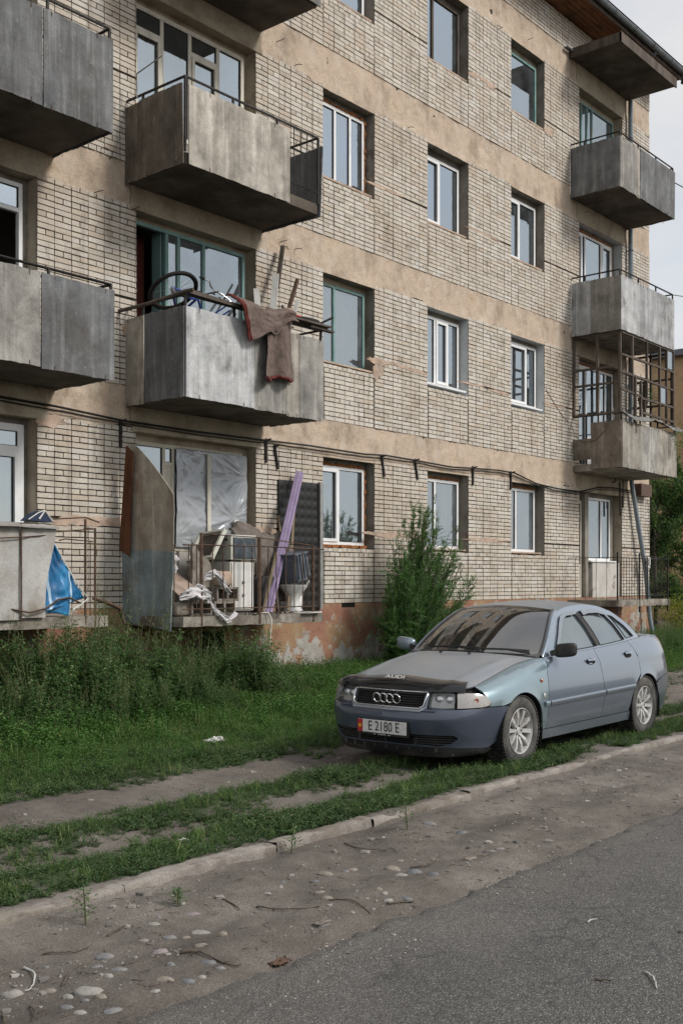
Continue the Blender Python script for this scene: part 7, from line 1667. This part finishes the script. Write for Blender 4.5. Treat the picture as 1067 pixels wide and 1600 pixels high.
def upper(u, v):
    x = 10.30 + 1.18 * u; k = 1 - u
    zt_ = 5.46 - .05 * u + .03 * sin(u * 8.5) + .02 * fbm(u * 3, 1, 0, 1.5); drop = .14 + .46 * k ** 1.1 + .03 * sin(u * 13)
    return (x + .30 * v * k - .03 * v, -1.16 - .20 * min(1, v * 3.2) - .045 * sin(v * 5 + u * 9) * v - .02 * fbm(u * 3, v * 2, 8, 1.5) + .008 * fbm(u * 9, v * 5, 3, 2.0), zt_ + .035 * sin(pi * min(1, v * 2.4)) - drop * v)
q = MB(); q.grid(upper, 64, 40, .010); cu = q.build('upper_fold', M_WOOL, o, smooth=70)
for off, vv in ((0, .0), (.035, .0)):
    q = MB(); q.tube([Vector(upper(0.012 + off, v / 16)) + Vector((0, -.012, .004 * sin(v * 2))) for v in range(17)], .018, 6); q.build('trim', M_TRIM, cu, smooth=60)
q = MB(); q.tube([Vector(upper(u / 16, .98)) + Vector((0, -.004, -.008)) for u in range(17)], .014, 6); q.build('rolled_edge', M_WOOL, cu, smooth=60)
# curtains behind a few panes
def curtain(label, x0, x1, z0, z1, y, m, folds=9, amp=.02):
    q = MB(); q.grid(lambda u, v: (x0 + (x1 - x0) * u, y + amp * sin(u * folds * 2 * pi) * (1 - .3 * v), z0 + (z1 - z0) * v), folds * 6, 2, .003)
    return tag(q.build('curtain', m, smooth=180), label, 'curtain')
def stripe_mat():
    t = NT('striped_curtain'); v = t.coords(); sp = t.n('ShaderNodeSeparateXYZ'); t.link(v, sp.inputs[0])
    c = t.ramp(t.math('MULTIPLY', t.math('SUBTRACT', sp.outputs['Z'], 5.25), .8), [(0, (.16, .13, .14)), (.10, (.10, .03, .06)), (.20, (.30, .27, .28)), (.26, (.12, .05, .12)), (.36, (.42, .30, .40)), (.44, (.50, .48, .46)), (.55, (.46, .45, .42)), (.68, (.10, .03, .06)), (.76, (.33, .19, .24)), (.84, (.40, .38, .36))], 'CONSTANT')
    t.bsdf(c, .9); return t.m
curtain('purple and grey striped curtain behind the middle light of the second floor window', 17.02, 17.48, 5.32, 6.55, .30, stripe_mat(), 4)
M_SHEER = flat('pale_sheer_cloth', (.55, .56, .56), .9); M_BRC = flat('brown_cloth', (.13, .10, .085), .9)
curtain('dark brown curtain behind the middle light of the third floor window', 14.0, 14.55, 8.3, 9.6, .30, M_BRC, 5)
curtain('pale curtain behind the cream balcony window on the third floor', 10.3, 11.9, 7.3, 9.6, .40, M_SHEER, 14, .03)
curtain('pale curtain behind the ground floor window beside the black padded door', 13.66, 14.8, 2.25, 3.6, .36, M_SHEER, 11, .015)
curtain('pale curtain behind the teal framed second floor window', 13.66, 14.8, 5.28, 6.6, .36, M_SHEER, 9, .012)
curtain('white curtain with blurred flowers behind the teal balcony window', 10.9, 11.9, 5.1, 6.6, .36, pmat('flowered_cloth', [(.3, (.30, .34, .48)), (.5, (.48, .50, .56)), (.65, (.36, .38, .50)), (.8, (.52, .48, .46))], 3.5, rough=.9, bump=0, fine=0), 8, .012)
curtain('grey curtain behind the ground floor window above the elm bush', 16.6, 17.7, 2.25, 3.6, .36, flat('grey_cloth', (.30, .31, .32), .9), 9, .012)
curtain('grey curtain behind the ground floor window nearest the far balcony', 19.5, 20.6, 2.25, 3.6, .36, flat('grey_blue_cloth', (.26, .28, .31), .9), 9, .012)
curtain('pale curtain behind the far ground floor balcony window', 23.0, 24.1, 2.2, 3.5, .36, M_SHEER, 9, .012)
curtain('pale curtain behind the third floor window nearest the right balconies', 19.5, 20.5, 8.3, 9.1, .36, M_SHEER, 9, .01)
# cloth on the glazed balcony rail, wire frame on the third floor balcony
rag('small white cloth tied to the corner rail of the glazed balcony', [(22.05, -.95, 5.36), (22.06, -.98, 5.28), (22.05, -1.0, 5.18)], .16, .03, 41, 'white_cloth')
o = thing('tarpaulin', 'grey crumpled tarpaulin laid over the front rail of the lowest right balcony', 'tarpaulin', (23.5, -1.2, 5.2)); q = MB(); q.grid(lambda u, v: (22.1 + 2.95 * u, -1.10 - .22 * v, 5.30 - .02 * u - .10 * v * (1 + .6 * sin(u * 9)) + .05 * fbm(u * 6, v * 2, 0, 2) + .03 * sin(pi * v)), 60, 8, .015); q.build('sheet', pmat('grey_tarpaulin', [(.3, (.13, .125, .12)), (.7, (.24, .235, .225))], 6), o, smooth=60)
o = MB(); o.tube([(9.53, -.25, 8.1), (9.52, -.25, 8.42), (9.58, -.7, 8.55), (9.60, -.72, 8.1)], .010, 6); tag(o.build('wire_rack', M_ALU, smooth=60), 'thin bent grey wire rack sticking up at the left of the third floor balcony', 'wire rack')
o = MB(); o.tube([(22.1, -.9, 5.15), (22.02, -.8, 4.9), (22.0, -.6, 4.72), (22.02, -.3, 4.7), (22.03, -.1, 4.85), (22.0, -.02, 5.1), (21.5, -.03, 5.3), (20.85, -.03, 5.75)], .006, 5); tag(o.build('loose_wire', M_CABLE, smooth=60), 'thin loose wire looping over the lowest right balcony side to the window corner', 'wire')

# ---------------------------------------------------------------- stones, sticks and litter on the verge
M_STN = [pmat('river_stone_' + n, [(.3, a), (.7, b)], 9, rough=.8, bump=.25, dirt=(.19, .165, .14), dirt_range=(.5, .72)) for n, a, b in (('grey', (.14, .142, .148), (.22, .222, .225)), ('pale', (.24, .23, .215), (.32, .31, .29)), ('blue', (.105, .112, .122), (.17, .178, .19)), ('pink', (.20, .165, .17), (.27, .235, .24)), ('tan', (.19, .165, .14), (.27, .24, .21)))]
NM = ['mid grey', 'pale', 'bluish grey', 'pinkish', 'tan']; used = {}
def stone(x, y, a, b, k, lab):
    o = thing('stone', lab, 'stone', (x, y, track_z(x, y)), 'river stones on the dirt verge'); q = MB(); n = 12; sd = R.uniform(0, 99); rot = R.uniform(-.5, .5) - .87; hz = max(.009, min(.045, b * .95)); ln = a * 1.05; wd = max(a * .62, b)
    def fn(u, v):
        t = pi * (v - .5); aa = 2 * pi * u; p = Vector((cos(t) * cos(aa), cos(t) * sin(aa), sin(t))); k_ = 1 + .26 * fbm(p.x + sd, p.y, p.z, 1.2, 4)
        return Matrix.Rotation(rot, 4, 'Z') @ Vector((p.x * ln * k_, p.y * wd * k_, p.z * hz * k_ - hz * .12))
    q.grid(fn, 18, 10); me = q.mesh('pebble'); me.materials.append(M_STN[k]); bm = bmesh.new(); bm.from_mesh(me); bmesh.ops.remove_doubles(bm, verts=bm.verts, dist=1e-4); bmesh.ops.recalc_face_normals(bm, faces=bm.faces); bm.to_mesh(me); bm.free()
    me.polygons.foreach_set('use_smooth', [True] * len(me.polygons)); link('pebble', me, o)
cols_ = [R.choice([0, 0, 1, 1, 2, 3, 4, 4]) for _ in STONES]; cols_[5] = 3; cols_[0] = 0; cols_[1] = 1; cols_[35] = 2; cols_[34] = 4; cols_[33] = 2
spec = {0: 'rounded mid grey stone with a dark shade side in the lower left verge', 1: 'pale rounded stone at the lower left edge of the verge', 3: 'largest flat pale grey stone at the bottom left of the verge', 5: 'lavender tinted flat stone in the left part of the verge', 34: 'tan leaning stone half buried beside the large bluish stone', 35: 'large bluish grey cobble in the middle of the verge', 32: 'pale flat stone just below the kerb right of the middle', 33: 'round bluish stone below the kerb at the right', 36: 'flat blue grey stone in front of the large bluish cobble'}
ORD = ['leftmost', 'second', 'third', 'fourth', 'fifth', 'sixth', 'seventh', 'eighth', 'ninth', 'tenth', 'eleventh', 'twelfth']
def where(x, y): return ('by the asphalt edge' if y < -8.15 else ('close under the kerb' if y > -7.85 else 'midway between kerb and asphalt')) + (', left part of the verge' if x < 4 else ', middle of the verge')
fam = {}
for i, (x, y, a, b) in enumerate(STONES):
    if i not in spec: fam.setdefault((cols_[i], where(x, y)), []).append((pix(x, y, 0)[0], i))
lab_ = dict(spec)
for (c_, wh), l_ in fam.items():
    l_.sort()
    for n_, (_, i) in enumerate(l_): lab_[i] = ('%s pebble %s' % (NM[c_], wh)) if len(l_) == 1 else '%s %s pebble %s' % ((ORD[n_] + (' from left' if n_ else ''))[:40], NM[c_], wh)
for i, (x, y, a, b) in enumerate(STONES): stone(x, y, a, b, cols_[i], lab_[i])
M_TWIG = pmat('dry_twig', [(.3, (.06, .048, .038)), (.7, (.14, .115, .09))], 20)
SL = ['long curved dry twig beside the grey stone', 'hooked twig standing by the pale stone at the left', 'short bent twig in the bottom left corner', 'thin straight twig at the very left bottom', 'short dark twig near the upper left stones', 'dark stick lying left of the verge middle', 'forked dark twig beside the lavender stone', 'tiny thin twig near the bottom left stones', 'long dark stick in the middle of the verge', 'curved stick near the road edge', 'long thin root below the lone weed', 'dark twig touching the asphalt edge', 'forked twig right of the large bluish cobble', 'pale curved twig on the asphalt at the lower right', 'brown broken twig on the asphalt', 'white straight straw on the asphalt', 'dark twig on the asphalt at the right edge']
for i, pts in enumerate(STICKS):
    p3 = [Vector((x, y, (track_z(x, y) + .006) if y > -8.6 else .034)) for x, y in pts]
    if y_ := (p3[0].y < -8.6):
        for p in p3: p.z = road_pt(p.x, min(1, (-8.57 - p.y) / 8.4))[2] + .006
    c_ = catmull([p + Vector((0, 0, .006 * (k % 2))) for k, p in enumerate(p3)], 5); r0 = R.uniform(.004, .007); q = MB(); q.tube([p + rv(.003) for p in c_], [r0 * (1 - .6 * k / len(c_)) for k in range(len(c_))], 6)
    tag(q.build('twig', M_GPL if 'white' in SL[i] or 'pale' in SL[i] else M_TWIG, smooth=60), SL[i], 'twig', 'twigs on the ground')
def litter(label, x, y, sx, sy, sz, m, seed, cat='litter', name='paper_scrap'):
    q = MB(); z0 = track_z(x, y); q.grid(lambda u, v: (x + sx * (u - .5) + .02 * fbm(u * 3, v * 3, seed, 2), y + sy * (v - .5), z0 + .012 + sz * abs(fbm(u * 2, v * 2, seed, 2)) + sz * .6 * sin(pi * u) * sin(pi * v)), 10, 8, .003); return tag(q.build(name, m, smooth=50), label, cat)
litter('crumpled white paper lying in the grass left of the car', 7.70, -3.69, .22, .16, .05, M_WHITE, 3); litter('white paper scrap on the grass strip in front of the car', 6.78, -6.55, .09, .07, .02, M_WHITE, 8); litter('tiny white scrap on the grass near the kerb at left', 4.55, -6.72, .06, .05, .015, M_WHITE, 12)
litter('flat grey stone piece on the dirt near the road edge', 3.95, -8.37, .09, .05, .010, M_CONC, 20, name='flat_stone_scrap'); litter('reddish dry leaf bunch on the dirt by the asphalt edge', 3.52, -8.50, .10, .05, .02, M_RUST, 26, name='dry_leaf')  # thin flat stone piece, then a reddish leaf bunch
gv = MB()
for i in range(5200):
    x = 2.1 + 12 * R.random() ** 1.6; y = R.uniform(-8.95, -7.28)
    if R.random() < .2: y = R.uniform(-5.75, -4.9)
    if fbm(x, y, 6, 1.6) < -.15: continue
    s_ = R.uniform(.003, .011) * (1 if R.random() < .90 else R.uniform(1.5, 3.2)); M_ = Matrix.Translation((x, y, (track_z(x, y) if y > -8.5 else max(track_z(x, y), road_pt(x, max(0, (-8.57 - y) / 8.4))[2])) + s_ * .12)) @ Matrix.Rotation(R.uniform(0, 6.3), 4, 'Z')
    if y < -8.5: s_ = min(s_, .009)
    if s_ > .0105:
        rough_block(gv, M_.translation + Vector((0, 0, -s_ * .1)), s_, s_ * R.uniform(.55, .95), s_ * R.uniform(.3, .6), R.uniform(0, 6), .45, i, 2); continue
    v = [(s_, 0, 0), (0, s_ * R.uniform(.6, 1), 0), (-s_, 0, 0), (0, -s_ * R.uniform(.6, 1), 0), (0, 0, s_ * .7), (0, 0, -s_ * .6)]; v = [Vector(p) + rv(s_ * .25) for p in v]
    gv.raw(v, [(0, 1, 4), (1, 2, 4), (2, 3, 4), (3, 0, 4), (1, 0, 5), (2, 1, 5), (3, 2, 5), (0, 3, 5)], M_)
stuff(gv.build('gravel', pmat('gravel_stone', [(.3, (.14, .13, .12)), (.55, (.22, .205, .19)), (.8, (.33, .31, .29))], 3, fine=0, bump=0, rnd=.5)))
db_ = MB()
for i in range(900):                                     # dry grass stems, bark and leaf bits on the dirt
    x = 2.1 + 12 * R.random() ** 1.5; y = R.uniform(-8.7, -7.28) if R.random() < .75 else R.uniform(-5.8, -4.9)
    a = R.uniform(0, 6.3); l_ = R.uniform(.012, .07); z = track_z(x, y) + .004; p = Vector((x, y, z)); d = Vector((cos(a), sin(a), R.uniform(-.05, .12))) * l_
    db_.tube([p, p + d * .5 + rv(.004), p + d], [R.uniform(.0012, .003), .002, .001], 4)
stuff(db_.build('dry_debris', pmat('dry_debris_bits', [(.3, (.06, .048, .036)), (.55, (.13, .105, .08)), (.8, (.30, .26, .20))], 1.5, fine=0, bump=0)))
# second car far behind at the right edge
CAR2 = make_car((32.35, 1.15, 0.0), 'grey car with only its front showing, parked far off at the right edge', full=False)
CAR2.rotation_euler.z = radians(4)
curtain('added pale net cloth lightening the upper floor window beside the top left balcony', 13.7, 14.8, 11.3, 12.6, .36, M_SHEER, 9, .012)  # added curtain, put in so the pane looks lighter
curtain('added pale net cloth lightening the middle third floor window', 16.6, 17.3, 8.3, 9.5, .36, M_SHEER, 7, .012)  # likewise added to brighten its pane
